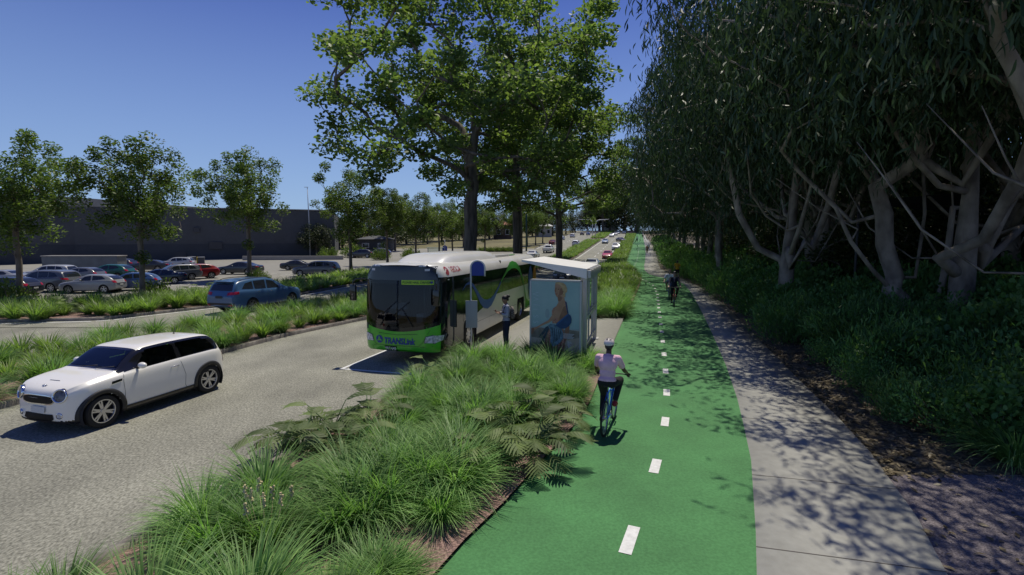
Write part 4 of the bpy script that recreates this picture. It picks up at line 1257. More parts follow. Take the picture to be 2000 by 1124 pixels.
def build_car(spec, paint, full=True, root=None, holes=False):
    L_ = spec['L']; W = spec['wmax']; X = lambda s: L_ / 2 - s
    root = root or empty(spec['name'])
    me = skin_mesh('body', spec, spec.get('ns', 56), spec.get('sub', 3))
    bvh = bvh_of(me)
    fb, ft = pch(spec['belt']), pch(spec['top'])
    ws0, ws1, rs0, rs1 = spec['glass_s']
    for p in me.polygons:
        c = p.center; s = L_ / 2 - c.x; zb = float(fb(s)); zt = float(ft(s)); G_ = zt - zb
        if spec.get('blackband') and G_ > 0.05:
            if ws0 < s < ws1 and c.z > zb + .03: p.material_index = 1
            elif ws1 <= s <= rs1 and zb + .02 < c.z < zb + .90 * G_: p.material_index = 1
        if c.z < spec.get('sill', 0.0): p.material_index = 1
    body = link('body', me, [paint, M['black_gloss'] if spec.get('blackband') else M['black_trim'], M['interior']], root)
    side = spec['side']
    if holes:
        b2 = bmesh.new(); b2.from_mesh(me)
        wsP = spec['wspoly']
        dl = []
        for f in b2.faces:
            c = f.calc_center_median(); s = L_ / 2 - c.x
            if any(inpoly(s, c.z, P) for P in side) and abs(c.y) > .3: dl.append(f)
            elif f.normal.x > 0.3 and ws0 < s < ws1 and inpoly(c.y, c.z, wsP): dl.append(f)
        bmesh.ops.delete(b2, geom=dl, context='FACES')
        b3 = b2.copy()
        b2.to_mesh(me); b2.free()
        b3.normal_update()
        for v in b3.verts: v.co -= v.normal * 0.02
        bmesh.ops.delete(b3, geom=[f for f in b3.faces if f.calc_center_median().z < .5 or f.calc_center_median().x > X(ws0) + .05], context='FACES')
        from_bm('interior_lining', b3, M['interior'], root)
    wc = [(X(spec['axles'][0]), spec['wr']), (X(spec['axles'][1]), spec['wr'])]
    if not holes: cut_arches(body, wc, spec['ra'], W)
    else:
        # open shell: carve the arches by removing faces and setting in dark liners
        b2 = bmesh.new(); b2.from_mesh(body.data)
        for x, z in wc:
            bmesh.ops.delete(b2, geom=[f for f in b2.faces if math.hypot(f.calc_center_median().x - x, f.calc_center_median().z - z) < spec['ra'] + .01 and abs(f.calc_center_median().y) > W - .3], context='FACES')
        b2.to_mesh(body.data); b2.free()
        for x, z in wc:
            for sg in (1, -1):
                bm = bmesh.new()
                add_lathe(bm, [(spec['ra'] + .03, sg * (W - .02)), (spec['ra'] + .03, sg * (W - .3)), (.01, sg * (W - .3))], 36, 'y', (x, 0, z))
                bmesh.ops.delete(bm, geom=[v for v in bm.verts if v.co.z < .12], context='VERTS')
                from_bm('arch_liner', bm, M['interior'], root)
    smooth(body.data, 38)
    gm = M['glass_car'] if holes else M['dark_glass']
    sd = lambda P: [(X(s), z) for s, z in P]
    res = spec.get('res', 0.1)
    patch('windscreen', spec['wspoly'], 'front', bvh, .006, gm, root, res)
    patch('rear_window', spec['rwpoly'], 'rear', bvh, .006, gm if not holes else M['dark_glass'], root, res)
    for P in side:
        for ax in ('left', 'right'): patch('side_window', sd(P), ax, bvh, .006, gm, root, res)
    for sg in (1, -1):
        for i in (0, 1): make_wheel(root, wc[i][0], sg * (W - spec['tw'] / 2 - spec.get('inset', .02)), spec['wr'], spec['tw'], spec.get('spokes', 5), spec.get('rim', .66), spec.get('double', True), 36 if full else 20)
    for sg in (1, -1):
        P = [(sg * y, z) for y, z in spec['lamp']]
        patch('headlight', P, 'front', bvh, .010, M[spec.get('lampmat', 'lamp_clear')], root, .06)
        P = [(sg * y, z) for y, z in spec['tail']]
        patch('tail_light', P, 'rear', bvh, .010, M['lamp_red'], root, .06)
    if 'tailside' in spec:
        for ax in ('left', 'right'): patch('tail_light', sd(spec['tailside']), ax, bvh, .010, M['lamp_red'], root, .06)
    if 'grille' in spec: patch('grille', spec['grille'], 'front', bvh, .012, M['black_gloss'], root, .08)
    if 'lower' in spec: patch('lower_grille', spec['lower'], 'front', bvh, .012, M['black_trim'], root, .08)
    if 'rlower' in spec: patch('rear_bumper_trim', spec['rlower'], 'rear', bvh, .012, M['black_trim'], root, .08)
    pz = spec['plate']
    patch('number_plate', [(-.19, pz[0] - .055), (.19, pz[0] - .055), (.19, pz[0] + .055), (-.19, pz[0] + .055)], 'front', bvh, .02, M['plate_white' if not spec.get('darkplate') else 'black_trim'], root, 0)
    patch('number_plate', [(-.19, pz[1] - .055), (.19, pz[1] - .055), (.19, pz[1] + .055), (-.19, pz[1] + .055)], 'rear', bvh, .02, M['plate_white' if not spec.get('darkplate') else 'black_trim'], root, 0)
    mx, mz = spec['mirror']
    for sg in (1, -1):
        yb = W * .90
        bm = bmesh.new()
        r = bmesh.ops.create_uvsphere(bm, u_segments=14, v_segments=10, radius=1, matrix=Matrix.Translation((X(mx), sg * (yb + .15), mz)) @ Matrix.Diagonal((.065, .10, .065, 1)))
        for f in bm.faces: f.smooth = True
        mo = from_bm('wing_mirror', bm, paint, root)
        bm = bmesh.new(); add_tube(bm, [(X(mx), sg * (yb - .05), mz - .07), (X(mx), sg * (yb + .10), mz - .04)], [.03, .025], 8)
        from_bm('mirror_arm', bm, M['black_trim'], mo)
    if full:
        for P in spec.get('seams', []):
            for ax in ('left', 'right'): patch('panel_gap', ribbon2(sd(P), .009), ax, bvh, .003, M['seam'], root, .1)
        for s, z in spec.get('handles', []):
            for sg in (1, -1):
                bm = bmesh.new()
                hit, nn, _, _ = bvh.ray_cast(Vector((X(s), sg * 9, z)), Vector((0, -sg, 0)), 20)
                add_tube(bm, [hit + Vector((-.09, 0, 0)), hit + Vector((-.07, sg * .028, .004)), hit + Vector((.07, sg * .028, .004)), hit + Vector((.09, 0, 0))], .011, 8)
                from_bm('door_handle', bm, M[spec.get('handlemat', 'chrome')], root)
    root['bvh'] = 0
    del root['bvh']
    return root, bvh, body

# ------------------------------------------------------------------ the small white hatchback
SMALL = dict(name='white_hatchback', L=3.70, wmax=.84, ns=84, sub=4, bow=.10, bow_rear=.06,
    w=[(0, .50), (.03, .59), (.10, .665), (.25, .75), (.5, .82), (.8, .84), (1.8, .84), (2.9, .84), (3.3, .82), (3.52, .76), (3.64, .68), (3.70, .60)],
    bot=[(0, .30), (.06, .22), (.3, .17), (3.3, .18), (3.6, .24), (3.7, .34)],
    belt=[(0, .66), (.04, .74), (.12, .80), (.4, .875), (.9, .93), (1.3, .945), (3.2, .985), (3.5, .96), (3.64, .85), (3.7, .68)],
    top=[(0, .69), (.04, .785), (.12, .85), (.35, .92), (.7, .975), (.96, 1.005), (1.08, 1.04), (1.28, 1.19), (1.52, 1.345), (1.70, 1.395), (2.3, 1.415), (3.0, 1.395), (3.28, 1.36), (3.40, 1.29), (3.56, 1.06), (3.64, .90), (3.7, .72)],
    roofw=[(0, .46), (.1, .56), (.3, .66), (.85, .70), (1.10, .66), (1.52, .60), (2.4, .61), (3.2, .575), (3.5, .60), (3.7, .55)],
    glass_s=(1.04, 1.56, 3.25, 3.50), blackband=True, axles=(.70, 3.12), wr=.318, ra=.358, tw=.20, spokes=6, rim=.70, sill=.275,
    side=[[(1.42, .985), (1.64, 1.22), (1.72, 1.295), (2.30, 1.315), (2.34, 1.0)], [(2.46, 1.005), (2.43, 1.315), (3.10, 1.29), (3.24, 1.235), (3.38, 1.03)]],
    wspoly=[(-.62, 1.055), (.62, 1.055), (.545, 1.325), (-.545, 1.325)], rwpoly=[(-.52, 1.06), (.52, 1.06), (.47, 1.27), (-.47, 1.27)],
    lamp=[(.515 + .112 * math.cos(a), .745 + .118 * math.sin(a)) for a in np.linspace(0, 2 * PI, 24, endpoint=False)], lampmat='lamp_dark',
    tail=[(.56, .62), (.68, .62), (.68, .86), (.56, .86)], plate=(.47, .7), mirror=(1.44, 1.05),
    seams=[[(1.10, .30), (1.11, .60), (1.10, .80), (1.13, .93)], [(2.50, .30), (2.46, .37), (2.48, .60), (2.43, .78), (2.38, .97)]],
    handles=[(2.24, .84)], res=.07)
FS = lambda s: s * .6 if s < .5 else s - .2        # short front overhang
for k in ('w', 'bot', 'belt', 'top', 'roofw'): SMALL[k] = [(FS(a), b) for a, b in SMALL[k]]
SMALL['side'] = [[(FS(a), b) for a, b in P] for P in SMALL['side']]; SMALL['seams'] = [[(FS(a), b) for a, b in P] for P in SMALL['seams']]
SMALL['handles'] = [(FS(a), b) for a, b in SMALL['handles']]; SMALL['L'] = 3.5; SMALL['glass_s'] = tuple(FS(a) for a in SMALL['glass_s'])
SMALL['axles'] = (FS(.70), FS(3.12)); SMALL['mirror'] = (FS(SMALL['mirror'][0]), 1.05)
M['grille_black'] = mat('grille_black', (0.008, 0.008, 0.009), 0.6, spec=0.2)
mini, mb, mbody = build_car(SMALL, M['paint_white'], True, holes=True)
tag(mini, 'small white hatchback with black wheel arches driving on the near road', 'car')
X = lambda s: 1.75 - FS(s)
# arch trims, sill, grilles, lamps
for i, s in enumerate((.70, 3.12)):
    for ax in ('left', 'right'):
        Q = []
        aa = [(-14 + k * (208 / 30)) for k in range(31)]
        for a0, a1 in zip(aa[:-1], aa[1:]):
            r0, r1 = .348, .435
            Q.append([(X(s) + r * math.cos(R(a)), .315 + r * math.sin(R(a))) for r, a in ((r0, a0), (r1, a0), (r1, a1), (r0, a1))])
        o = patch('wheel_arch', Q, ax, mb, .012, M['black_trim'], mini, 0)
        md = o.modifiers.new('s', 'SOLIDIFY'); md.thickness = .02; md.offset = -1
for ax in ('left', 'right'):
    patch('sill', [(X(1.06), .19), (X(2.76), .19), (X(2.76), .315), (X(1.06), .305)], ax, mb, .012, M['black_trim'], mini, .2)
def hexa(cx, cz, hw, hh, k=.78, n=6):
    return [(cx + hw * math.copysign(abs(math.cos(a)) ** .55, math.cos(a)), cz + hh * math.copysign(abs(math.sin(a)) ** .75, math.sin(a))) for a in np.linspace(0, 2 * PI, 32, endpoint=False)]
patch('grille_surround', hexa(0, .655, .405, .098), 'front', mb, .006, M['chrome'], mini, .06)
patch('grille', hexa(0, .657, .375, .074), 'front', mb, .014, M['grille_black'], mini, .06)
patch('lower_grille', [(-.32, .275), (.32, .275), (.38, .31), (.36, .395), (-.36, .395), (-.38, .31)], 'front', mb, .008, M['grille_black'], mini, .06)
patch('bumper_lip', [(-.64, .20), (.64, .20), (.62, .265), (-.62, .265)], 'front', mb, .008, M['black_trim'], mini, .06)
patch('bonnet_scoop', [(X(.36), -.13), (X(.39), -.13), (X(.39), .13), (X(.36), .13)], 'top', mb, .004, M['black_gloss'], mini, .05)
for sg in (1, -1):
    c = mb.ray_cast(Vector((9, sg * .515, .745)), Vector((-1, 0, 0)))
    bm = bmesh.new()
    n = c[1].normalized()
    q = n.to_track_quat('Z', 'Y').to_matrix().to_4x4()
    add_lathe(bm, [(.118, -.05), (.130, .006), (.122, .020), (.106, .014), (.100, -.03)], 32)
    bmesh.ops.transform(bm, matrix=Matrix.Translation(c[0]) @ q @ Matrix.Diagonal((1.06, 1.0, 1, 1)), verts=bm.verts)
    from_bm('headlight_ring', bm, M['chrome'], mini)
    bm = bmesh.new()
    c = mb.ray_cast(Vector((9, sg * .50, .375)), Vector((-1, 0, 0))); q = c[1].to_track_quat('Z', 'Y').to_matrix().to_4x4()
    add_lathe(bm, [(.055, -.01), (.058, .010), (.046, .014)], 20); add_disc(bm, (0, 0, .008), .046, 'z', 20, 1)
    bmesh.ops.transform(bm, matrix=Matrix.Translation(c[0]) @ q, verts=bm.verts)
    from_bm('fog_light', bm, [M['chrome'], M['lamp_clear']], mini)
    ax = 'left' if sg > 0 else 'right'
    patch('side_scuttle', [(X(.86), .80), (X(1.07), .82), (X(1.08), .865), (X(.88), .85)], ax, mb, .010, M['chrome'], mini, .05)
    patch('side_scuttle_vent', [(X(.89), .81), (X(1.02), .823), (X(1.03), .848), (X(.90), .838)], ax, mb, .014, M['black_gloss'], mini, .05)
bm = bmesh.new()
c = mb.ray_cast(Vector((X(.085), 0, 9)), Vector((0, 0, -1)))
add_box(bm, c[0] + Vector((0, 0, .006)), (.03, .11, .008), bev=.003); add_lathe(bm, [(.025, 0), (.025, .014), (.001, .016)], 16, 'z', tuple(c[0]))
from_bm('badge', bm, M['chrome'], mini)
bm = bmesh.new(); c = mb.ray_cast(Vector((X(2.95), 0, 9)), Vector((0, 0, -1)))
add_tube(bm, [c[0], c[0] + Vector((-.01, 0, .03)), c[0] + Vector((-.05, 0, .22))], [.022, .008, .004], 8)
from_bm('antenna', bm, M['black_trim'], mini)
bm = bmesh.new()
for y in (-.25, .2): add_tube(bm, [(X(1.02), y, 1.055), (X(1.07), y + .5 * .9, 1.095)], .007, 5)
from_bm('wiper', bm, M['black_trim'], mini)
bm = bmesh.new()
for y in (-.34, .34):
    add_box(bm, (X(2.25), y, .72), (.16, .46, .62), rot=(0, -.2, 0), bev=.05); add_box(bm, (X(2.33), y, 1.12), (.09, .25, .17), rot=(0, -.15, 0), bev=.035); add_box(bm, (X(2.0), y, .5), (.5, .46, .16), bev=.05)
add_box(bm, (X(2.98), 0, .82), (.14, 1.1, .5), rot=(0, -.2, 0), bev=.05)
add_box(bm, (X(1.30), 0, .88), (.42, 1.36, .16), bev=.05)
from_bm('seats', bm, M['seat_cloth'], mini)
bm = bmesh.new()
rr = [Vector((X(1.55) + .05 * math.sin(a), -.34 + .17 * math.cos(a), .95 + .16 * math.sin(a))) for a in np.linspace(0, 2 * PI, 21)]
add_tube(bm, rr, .014, 8, cap=False)
from_bm('steering_wheel', bm, M['black_trim'], mini)
bm = bmesh.new(); add_box(bm, (X(1.52), 0, 1.29), (.03, .22, .06), bev=.01); from_bm('rear_view_mirror', bm, M['black_trim'], mini)
# stand it on its wheels: front and rear left contact points from the photo
pf, pr = g(206, 836), g(411, 767)
d = Vector((pf.x - pr.x, pf.y - pr.y)); sc = d.length / 2.42; rz = math.atan2(d.y, d.x)
c2 = (pf + pr) / 2
off_ = Vector((-math.sin(rz), math.cos(rz))) * (.82 * sc)     # from the left wheels to the centre line
axc = (X(.70) + X(3.12)) / 2 * sc
mini.location = (c2.x - off_.x - math.cos(rz) * axc, c2.y - off_.y - math.sin(rz) * axc, .012)
mini.rotation_euler = (0, 0, rz); mini.scale = (sc,) * 3

# ------------------------------------------------------------------ generic cars
SUV = dict(name='blue_estate_car', L=4.75, wmax=.93, ns=64, bow=.12, bow_rear=.06,
    w=[(0, .62), (.05, .72), (.2, .84), (.5, .91), (1.0, .93), (3.8, .93), (4.3, .90), (4.6, .84), (4.75, .76)],
    bot=[(0, .36), (.1, .28), (.5, .22), (4.2, .24), (4.6, .32), (4.75, .42)],
    belt=[(0, .70), (.1, .80), (.4, .92), (1.2, 1.02), (3.6, 1.10), (4.4, 1.12), (4.65, 1.02), (4.75, .85)],
    top=[(0, .725), (.1, .86), (.4, .98), (1.15, 1.09), (1.35, 1.16), (1.75, 1.42), (2.1, 1.60), (2.6, 1.67), (3.6, 1.66), (4.2, 1.60), (4.42, 1.50), (4.62, 1.15), (4.75, .88)],
    roofw=[(0, .55), (.3, .75), (1.1, .80), (1.4, .78), (2.1, .66), (3.6, .67), (4.3, .66), (4.6, .74), (4.75, .65)],
    glass_s=(1.2, 2.1, 4.2, 4.6), axles=(.92, 3.68), wr=.355, ra=.405, tw=.23, spokes=7, rim=.72, double=False, sill=.33,
    side=[[(1.72, 1.10), (2.12, 1.46), (2.55, 1.54), (2.62, 1.12)], [(2.72, 1.12), (2.66, 1.55), (3.42, 1.54), (3.44, 1.15)], [(3.53, 1.16), (3.50, 1.53), (3.95, 1.45), (4.22, 1.20)]],
    wspoly=[(-.72, 1.20), (.72, 1.20), (.60, 1.56), (-.60, 1.56)], rwpoly=[(-.66, 1.14), (.66, 1.14), (.58, 1.50), (-.58, 1.50)],
    lamp=[(.42, .78), (.72, .80), (.76, .90), (.50, .86)], tail=[(.46, .93), (.84, .96), (.84, 1.10), (.46, 1.06)], tailside=[(4.45, .98), (4.70, .97), (4.68, 1.08), (4.42, 1.09)],
    grille=[(-.34, .58), (.34, .58), (.40, .76), (-.40, .76)], lower=[(-.6, .36), (.6, .36), (.5, .50), (-.5, .50)], rlower=[(-.78, .40), (.78, .40), (.80, .56), (-.80, .56)],
    plate=(.50, .84), mirror=(1.88, 1.16), darkplate=True,
    seams=[[(1.52, .34), (1.50, .7), (1.62, 1.04)], [(2.66, .34), (2.67, .7), (2.66, 1.09)], [(3.60, .60), (3.46, .85), (3.48, 1.12)]], handles=[(2.42, .98), (3.28, 1.02)])
SEDAN = dict(name='sedan', L=4.75, wmax=.91, ns=48, sub=2, bow=.14, bow_rear=.08,
    w=[(0, .60), (.05, .70), (.2, .82), (.5, .89), (1.0, .91), (3.9, .91), (4.4, .86), (4.65, .78), (4.75, .70)],
    bot=[(0, .30), (.1, .22), (.5, .18), (4.2, .20), (4.6, .28), (4.75, .40)],
    belt=[(0, .60), (.1, .68), (.4, .78), (1.2, .90), (3.4, .97), (4.3, .98), (4.65, .90), (4.75, .75)],
    top=[(0, .62), (.1, .72), (.4, .83), (1.2, .95), (1.5, 1.06), (2.0, 1.32), (2.4, 1.42), (2.9, 1.42), (3.4, 1.34), (3.9, 1.13), (4.2, 1.04), (4.6, 1.0), (4.70, .93), (4.75, .78)],
    roofw=[(0, .5), (.3, .72), (1.2, .78), (1.5, .74), (2.2, .60), (3.2, .60), (3.9, .68), (4.4, .72), (4.75, .62)],
    glass_s=(1.3, 2.2, 3.4, 4.0), axles=(.90, 3.72), wr=.33, ra=.375, tw=.21, spokes=5, sill=.24,
    side=[[(1.85, .97), (2.15, 1.25), (2.60, 1.33), (2.66, .98)], [(2.76, .985), (2.72, 1.33), (3.20, 1.28), (3.55, 1.10), (3.50, 1.01)]],
    wspoly=[(-.68, 1.03), (.68, 1.03), (.56, 1.34), (-.56, 1.34)], rwpoly=[(-.62, 1.10), (.62, 1.10), (.54, 1.33), (-.54, 1.33)],
    lamp=[(.40, .62), (.72, .63), (.74, .73), (.46, .70)], tail=[(.44, .80), (.80, .80), (.80, .92), (.44, .90)],
    grille=[(-.38, .40), (.38, .40), (.44, .66), (-.44, .66)], lower=[(-.72, .24), (.72, .24), (.64, .36), (-.64, .36)],
    plate=(.46, .74), mirror=(2.0, 1.02), handles=[(2.45, .86), (3.2, .88)])
HATCH = dict(SEDAN, name='hatchback', L=4.15,
    w=[(0, .58), (.05, .68), (.2, .80), (.5, .87), (1.0, .89), (3.4, .89), (3.8, .86), (4.05, .78), (4.15, .70)], wmax=.89,
    bot=[(0, .30), (.1, .22), (.5, .18), (3.7, .20), (4.0, .28), (4.15, .40)],
    belt=[(0, .62), (.1, .72), (.4, .82), (1.1, .93), (3.2, 1.0), (3.8, 1.0), (4.05, .92), (4.15, .78)],
    top=[(0, .64), (.1, .76), (.4, .87), (1.05, .98), (1.3, 1.10), (1.8, 1.38), (2.2, 1.48), (3.0, 1.46), (3.5, 1.36), (3.75, 1.24), (4.0, 1.02), (4.15, .80)],
    roofw=[(0, .5), (.3, .70), (1.1, .76), (1.4, .72), (2.0, .60), (3.2, .60), (3.8, .64), (4.15, .62)],
    glass_s=(1.2, 2.0, 3.5, 3.95), axles=(.82, 3.38),
    side=[[(1.62, 1.0), (1.95, 1.30), (2.40, 1.38), (2.46, 1.01)], [(2.56, 1.02), (2.52, 1.38), (3.20, 1.33), (3.48, 1.12)]],
    wspoly=[(-.66, 1.07), (.66, 1.07), (.55, 1.38), (-.55, 1.38)], rwpoly=[(-.58, 1.05), (.58, 1.05), (.52, 1.34), (-.52, 1.34)],
    lamp=[(.40, .66), (.72, .68), (.74, .80), (.46, .76)], tail=[(.50, .82), (.78, .82), (.76, 1.0), (.54, 1.0)],
    plate=(.44, .66), mirror=(1.8, 1.06), handles=[(2.2, .90), (3.0, .93)])
WAGON = dict(SUV, name='four_wheel_drive', ns=44, sub=2, darkplate=False, sill=.30)
UTE = dict(SUV, name='utility_vehicle', ns=52, sub=2, darkplate=False, L=5.1,
    w=[(0, .62), (.05, .72), (.2, .84), (.5, .90), (1.0, .92), (4.6, .92), (5.0, .91), (5.1, .90)], wmax=.92,
    bot=[(0, .40), (.1, .34), (.5, .30), (4.6, .34), (5.1, .44)], belt=[(0, .78), (.1, .88), (.4, 1.0), (1.2, 1.08), (3.2, 1.12), (5.0, 1.12), (5.1, 1.10)],
    top=[(0, .80), (.1, .95), (.4, 1.06), (1.15, 1.15), (1.35, 1.22), (1.8, 1.55), (2.1, 1.70), (3.0, 1.72), (3.25, 1.66), (3.42, 1.20), (3.5, 1.14), (5.0, 1.14), (5.1, 1.12)],
    roofw=[(0, .55), (.3, .75), (1.1, .80), (2.1, .64), (3.2, .64), (3.5, .78), (5.1, .80)], glass_s=(1.2, 2.1, 3.2, 3.4), axles=(.95, 4.05),
    side=[[(1.66, 1.16), (2.0, 1.50), (2.42, 1.58), (2.46, 1.16)], [(2.56, 1.16), (2.54, 1.58), (3.12, 1.56), (3.20, 1.18)]],
    wspoly=[(-.70, 1.26), (.70, 1.26), (.58, 1.62), (-.58, 1.62)], rwpoly=[(-.60, 1.24), (.60, 1.24), (.54, 1.56), (-.54, 1.56)],
    lamp=[(.44, .80), (.76, .82), (.76, .96), (.48, .92)], tail=[(.74, .74), (.88, .74), (.88, 1.04), (.74, 1.04)], plate=(.56, .66), handles=[(2.3, 1.02), (3.05, 1.02)])
del WAGON['tailside'], UTE['tailside']

M['paint_blue'] = car_paint('paint_steel_blue', (0.050, 0.120, 0.235))
suv, sb_, _ = build_car(SUV, M['paint_blue'], True)
tag(suv, 'steel blue estate car with roof rails seen from behind on the far road', 'car')
X = lambda s: 4.75 / 2 - s
for sg in (1, -1):
    bm = bmesh.new(); P = [sb_.ray_cast(Vector((X(s), sg * .60, 9)), Vector((0, 0, -1)))[0] for s in np.linspace(2.1, 4.25, 8)]
    P = [p + Vector((0, 0, 0.0 if i in (0, 7) else .05)) for i, p in enumerate(P)]
    add_tube(bm, P, .018, 8); from_bm('roof_rail', bm, M['black_trim'], suv)
bm = bmesh.new(); add_box(bm, (X(4.46), 0, 1.575), (.22, 1.16, .035), rot=(0, -.10, 0), bev=.012); from_bm('spoiler', bm, M['paint_blue'], suv)
for sg in (1, -1):
    patch('reflector', [(sg * .50, .42), (sg * .74, .44), (sg * .74, .50), (sg * .52, .47)], 'rear', sb_, .018, M['lamp_red'], suv, .06)
pr = g(495, 612); pf = g(573, 586)      # right rear and right front wheel on the far road (partly behind the tussocks)
rz = math.atan2(0.80, 0.60)
rear, front = g(493, 611), g(569, 598)
dd = Vector((front.x - rear.x, front.y - rear.y)); rz = math.atan2(dd.y, dd.x); sc = 1.0
nrm = Vector((-math.sin(rz), math.cos(rz))) * (.86 * sc)
suv.scale = (sc,) * 3; suv.rotation_euler = (0, 0, rz)
suv.location = (rear.x + nrm.x - math.cos(rz) * X(3.68) * sc, rear.y + nrm.y - math.sin(rz) * X(3.68) * sc, .01)
print('suv wheelbase px->m', dd.length, 'mini scale', mini.scale[0])

KIND = {}
for k, sp in (('sedan', SEDAN), ('hatch', HATCH), ('wagon', WAGON), ('ute', UTE)):
    KIND[k] = build_car(sp, M['paint_obj'], False)[0]
USED = set()
WHT, SIL, GRY, DRK, RED, DRED, LBL, BLU, NAVY, GREEN_, BRN = (.78, .78, .76, 1), (.45, .47, .50, 1), (.20, .21, .23, 1), (.045, .048, .055, 1), (.45, .012, .018, 1), (.22, .02, .025, 1), (.30, .38, .48, 1), (.05, .12, .32, 1), (.02, .04, .10, 1), (.02, .16, .10, 1), (.10, .075, .06, 1)
def put_car(kind, p, rz, col, label, group=None, sc=1.0, name=None):
    src = KIND[kind]
    if kind in USED: o = copy_tree(src)
    else: o = src; USED.add(kind)
    for q in [o] + [c for c in COL.objects if c.parent == o]:
        q.color = col
        for c in [c for c in COL.objects if c.parent == q]: c.color = col
    o.location = (p[0], p[1], T(p[1]) + .012); o.rotation_euler = (0, -math.atan((T(p[1] + 2) - T(p[1] - 2)) / 4 * math.sin(rz)), rz)
    o.scale = (sc,) * 3
    if group is None and 'group' in o: del o['group']
    tag(o, label, 'car', group)
    return o
# road heading up the hill
up = math.atan2(1, .25); dn = up + PI
def on_road(px, py, dy=0): p = g(px, py); return (p.x + dy * .25, p.y + dy)
GT = 'cars driving on the road beyond the bus'
def oncoming(kind, px, py, col, label, sc=1.0, r=0): put_car(kind, on_road(px, py, 2.2), dn + r, col, label, GT, sc)
def leaving(kind, px, py, col, label, sc=1.0): put_car(kind, on_road(px, py, 2.2), up, col, label, GT, sc)
oncoming('sedan', 1098, 553, (.07, .075, .085, 1), 'dark grey sedan in the tree shade just behind the bus shelter')
oncoming('hatch', 1152, 531, SIL, 'silver car mostly hidden behind the bus shelter post')
oncoming('sedan', 1185, 506.5, RED, 'bright red sedan coming towards the camera')
oncoming('wagon', 1202, 489.5, WHT, 'white four wheel drive coming on behind the red sedan')
oncoming('sedan', 1181, 476.5, LBL, 'pale blue sedan coming on beside the median, beyond the white four wheel drive')
oncoming('sedan', 1212, 473, BRN, 'dark brown sedan in the kerb lane, coming towards the camera', 1.0, .5)
oncoming('wagon', 1194, 463.8, WHT, 'white four wheel drive level with the traffic lights')
oncoming('hatch', 1202, 460.5, SIL, 'silver hatchback just behind the white car near the traffic lights')
oncoming('sedan', 1207, 457.5, BLU, 'blue sedan far up the road beyond the traffic lights')
oncoming('hatch', 1219, 456.5, WHT, 'tiny white car most distant in the kerb lane')
leaving('sedan', 1036, 506, WHT, 'white sedan partly hidden behind the bus roof, driving away')
leaving('ute', 1068, 495, WHT, 'white utility vehicle driving away left of the third tall trunk')
leaving('sedan', 1077, 478.5, DRED, 'dark red car driving away just left of the third tall trunk')
leaving('hatch', 1096, 469.5, LBL, 'pale blue hatchback driving away just right of the third tall trunk')
leaving('wagon', 1123, 482, WHT, 'white four wheel drive driving away along the median')
leaving('wagon', 1117, 464.5, WHT, 'white car driving away in the middle of the far left carriageway')
leaving('hatch', 1136, 460, DRK, 'dark hatchback waiting left of the traffic light mast')
leaving('hatch', 1148, 460, BLU, 'blue hatchback at the traffic light mast')
# car park
GP = 'cars standing in the car park'
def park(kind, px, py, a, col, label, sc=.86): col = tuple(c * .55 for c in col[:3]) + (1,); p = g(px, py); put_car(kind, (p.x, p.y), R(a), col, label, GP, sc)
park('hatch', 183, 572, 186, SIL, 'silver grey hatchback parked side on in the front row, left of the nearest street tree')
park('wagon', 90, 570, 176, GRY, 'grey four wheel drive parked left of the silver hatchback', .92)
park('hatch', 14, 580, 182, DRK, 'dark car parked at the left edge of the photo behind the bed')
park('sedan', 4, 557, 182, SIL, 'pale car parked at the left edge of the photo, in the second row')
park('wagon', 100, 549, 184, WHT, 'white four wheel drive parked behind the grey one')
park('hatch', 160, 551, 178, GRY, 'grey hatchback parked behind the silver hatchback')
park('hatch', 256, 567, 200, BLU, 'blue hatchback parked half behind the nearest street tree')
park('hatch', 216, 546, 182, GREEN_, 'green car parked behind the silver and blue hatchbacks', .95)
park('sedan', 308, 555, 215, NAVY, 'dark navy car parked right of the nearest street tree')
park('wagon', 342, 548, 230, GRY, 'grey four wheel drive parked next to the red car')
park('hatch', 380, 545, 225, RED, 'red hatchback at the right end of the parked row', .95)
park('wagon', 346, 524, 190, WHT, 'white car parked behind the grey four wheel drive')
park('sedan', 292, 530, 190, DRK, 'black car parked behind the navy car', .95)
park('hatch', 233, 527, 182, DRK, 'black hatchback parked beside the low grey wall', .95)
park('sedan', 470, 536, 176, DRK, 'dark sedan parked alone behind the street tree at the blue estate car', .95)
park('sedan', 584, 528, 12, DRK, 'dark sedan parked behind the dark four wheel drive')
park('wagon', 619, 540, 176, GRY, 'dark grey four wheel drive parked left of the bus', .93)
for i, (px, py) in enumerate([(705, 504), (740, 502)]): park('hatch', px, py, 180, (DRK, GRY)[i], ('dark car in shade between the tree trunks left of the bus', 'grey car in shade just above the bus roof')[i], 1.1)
for k in KIND:
    assert k in USED, k
# ------------------------------------------------------------------ the bus
M['bus_green'] = mat('bus_green', (0.085, 0.50, 0.030), 0.3, coat=0.6, var=0.05)
M['bus_white'] = mat('bus_white', (0.66, 0.65, 0.62), 0.35, coat=0.4, var=0.05, vscale=1.2)
M['bus_black'] = mat('bus_black', (0.010, 0.012, 0.013), 0.10, coat=0.3)
M['bus_blind'] = mat('bus_blind', (0.028, 0.034, 0.036), 0.18, coat=0.3)
M['bus_side_glass'] = mat('bus_side_glass', (0.008, 0.014, 0.012), 0.05, spec=0.7)
M['logo_blue'] = mat('logo_blue', (0.010, 0.045, 0.26), 0.4)
M['ribbon_blue'] = mat('ribbon_blue', (0.022, 0.075, 0.34), 0.35)
M['ribbon_green'] = mat('ribbon_green', (0.050, 0.30, 0.045), 0.35)
M['ribbon_orange'] = mat('ribbon_orange', (0.55, 0.16, 0.02), 0.35)
M['logo_red'] = mat('logo_red', (0.38, 0.015, 0.03), 0.4)
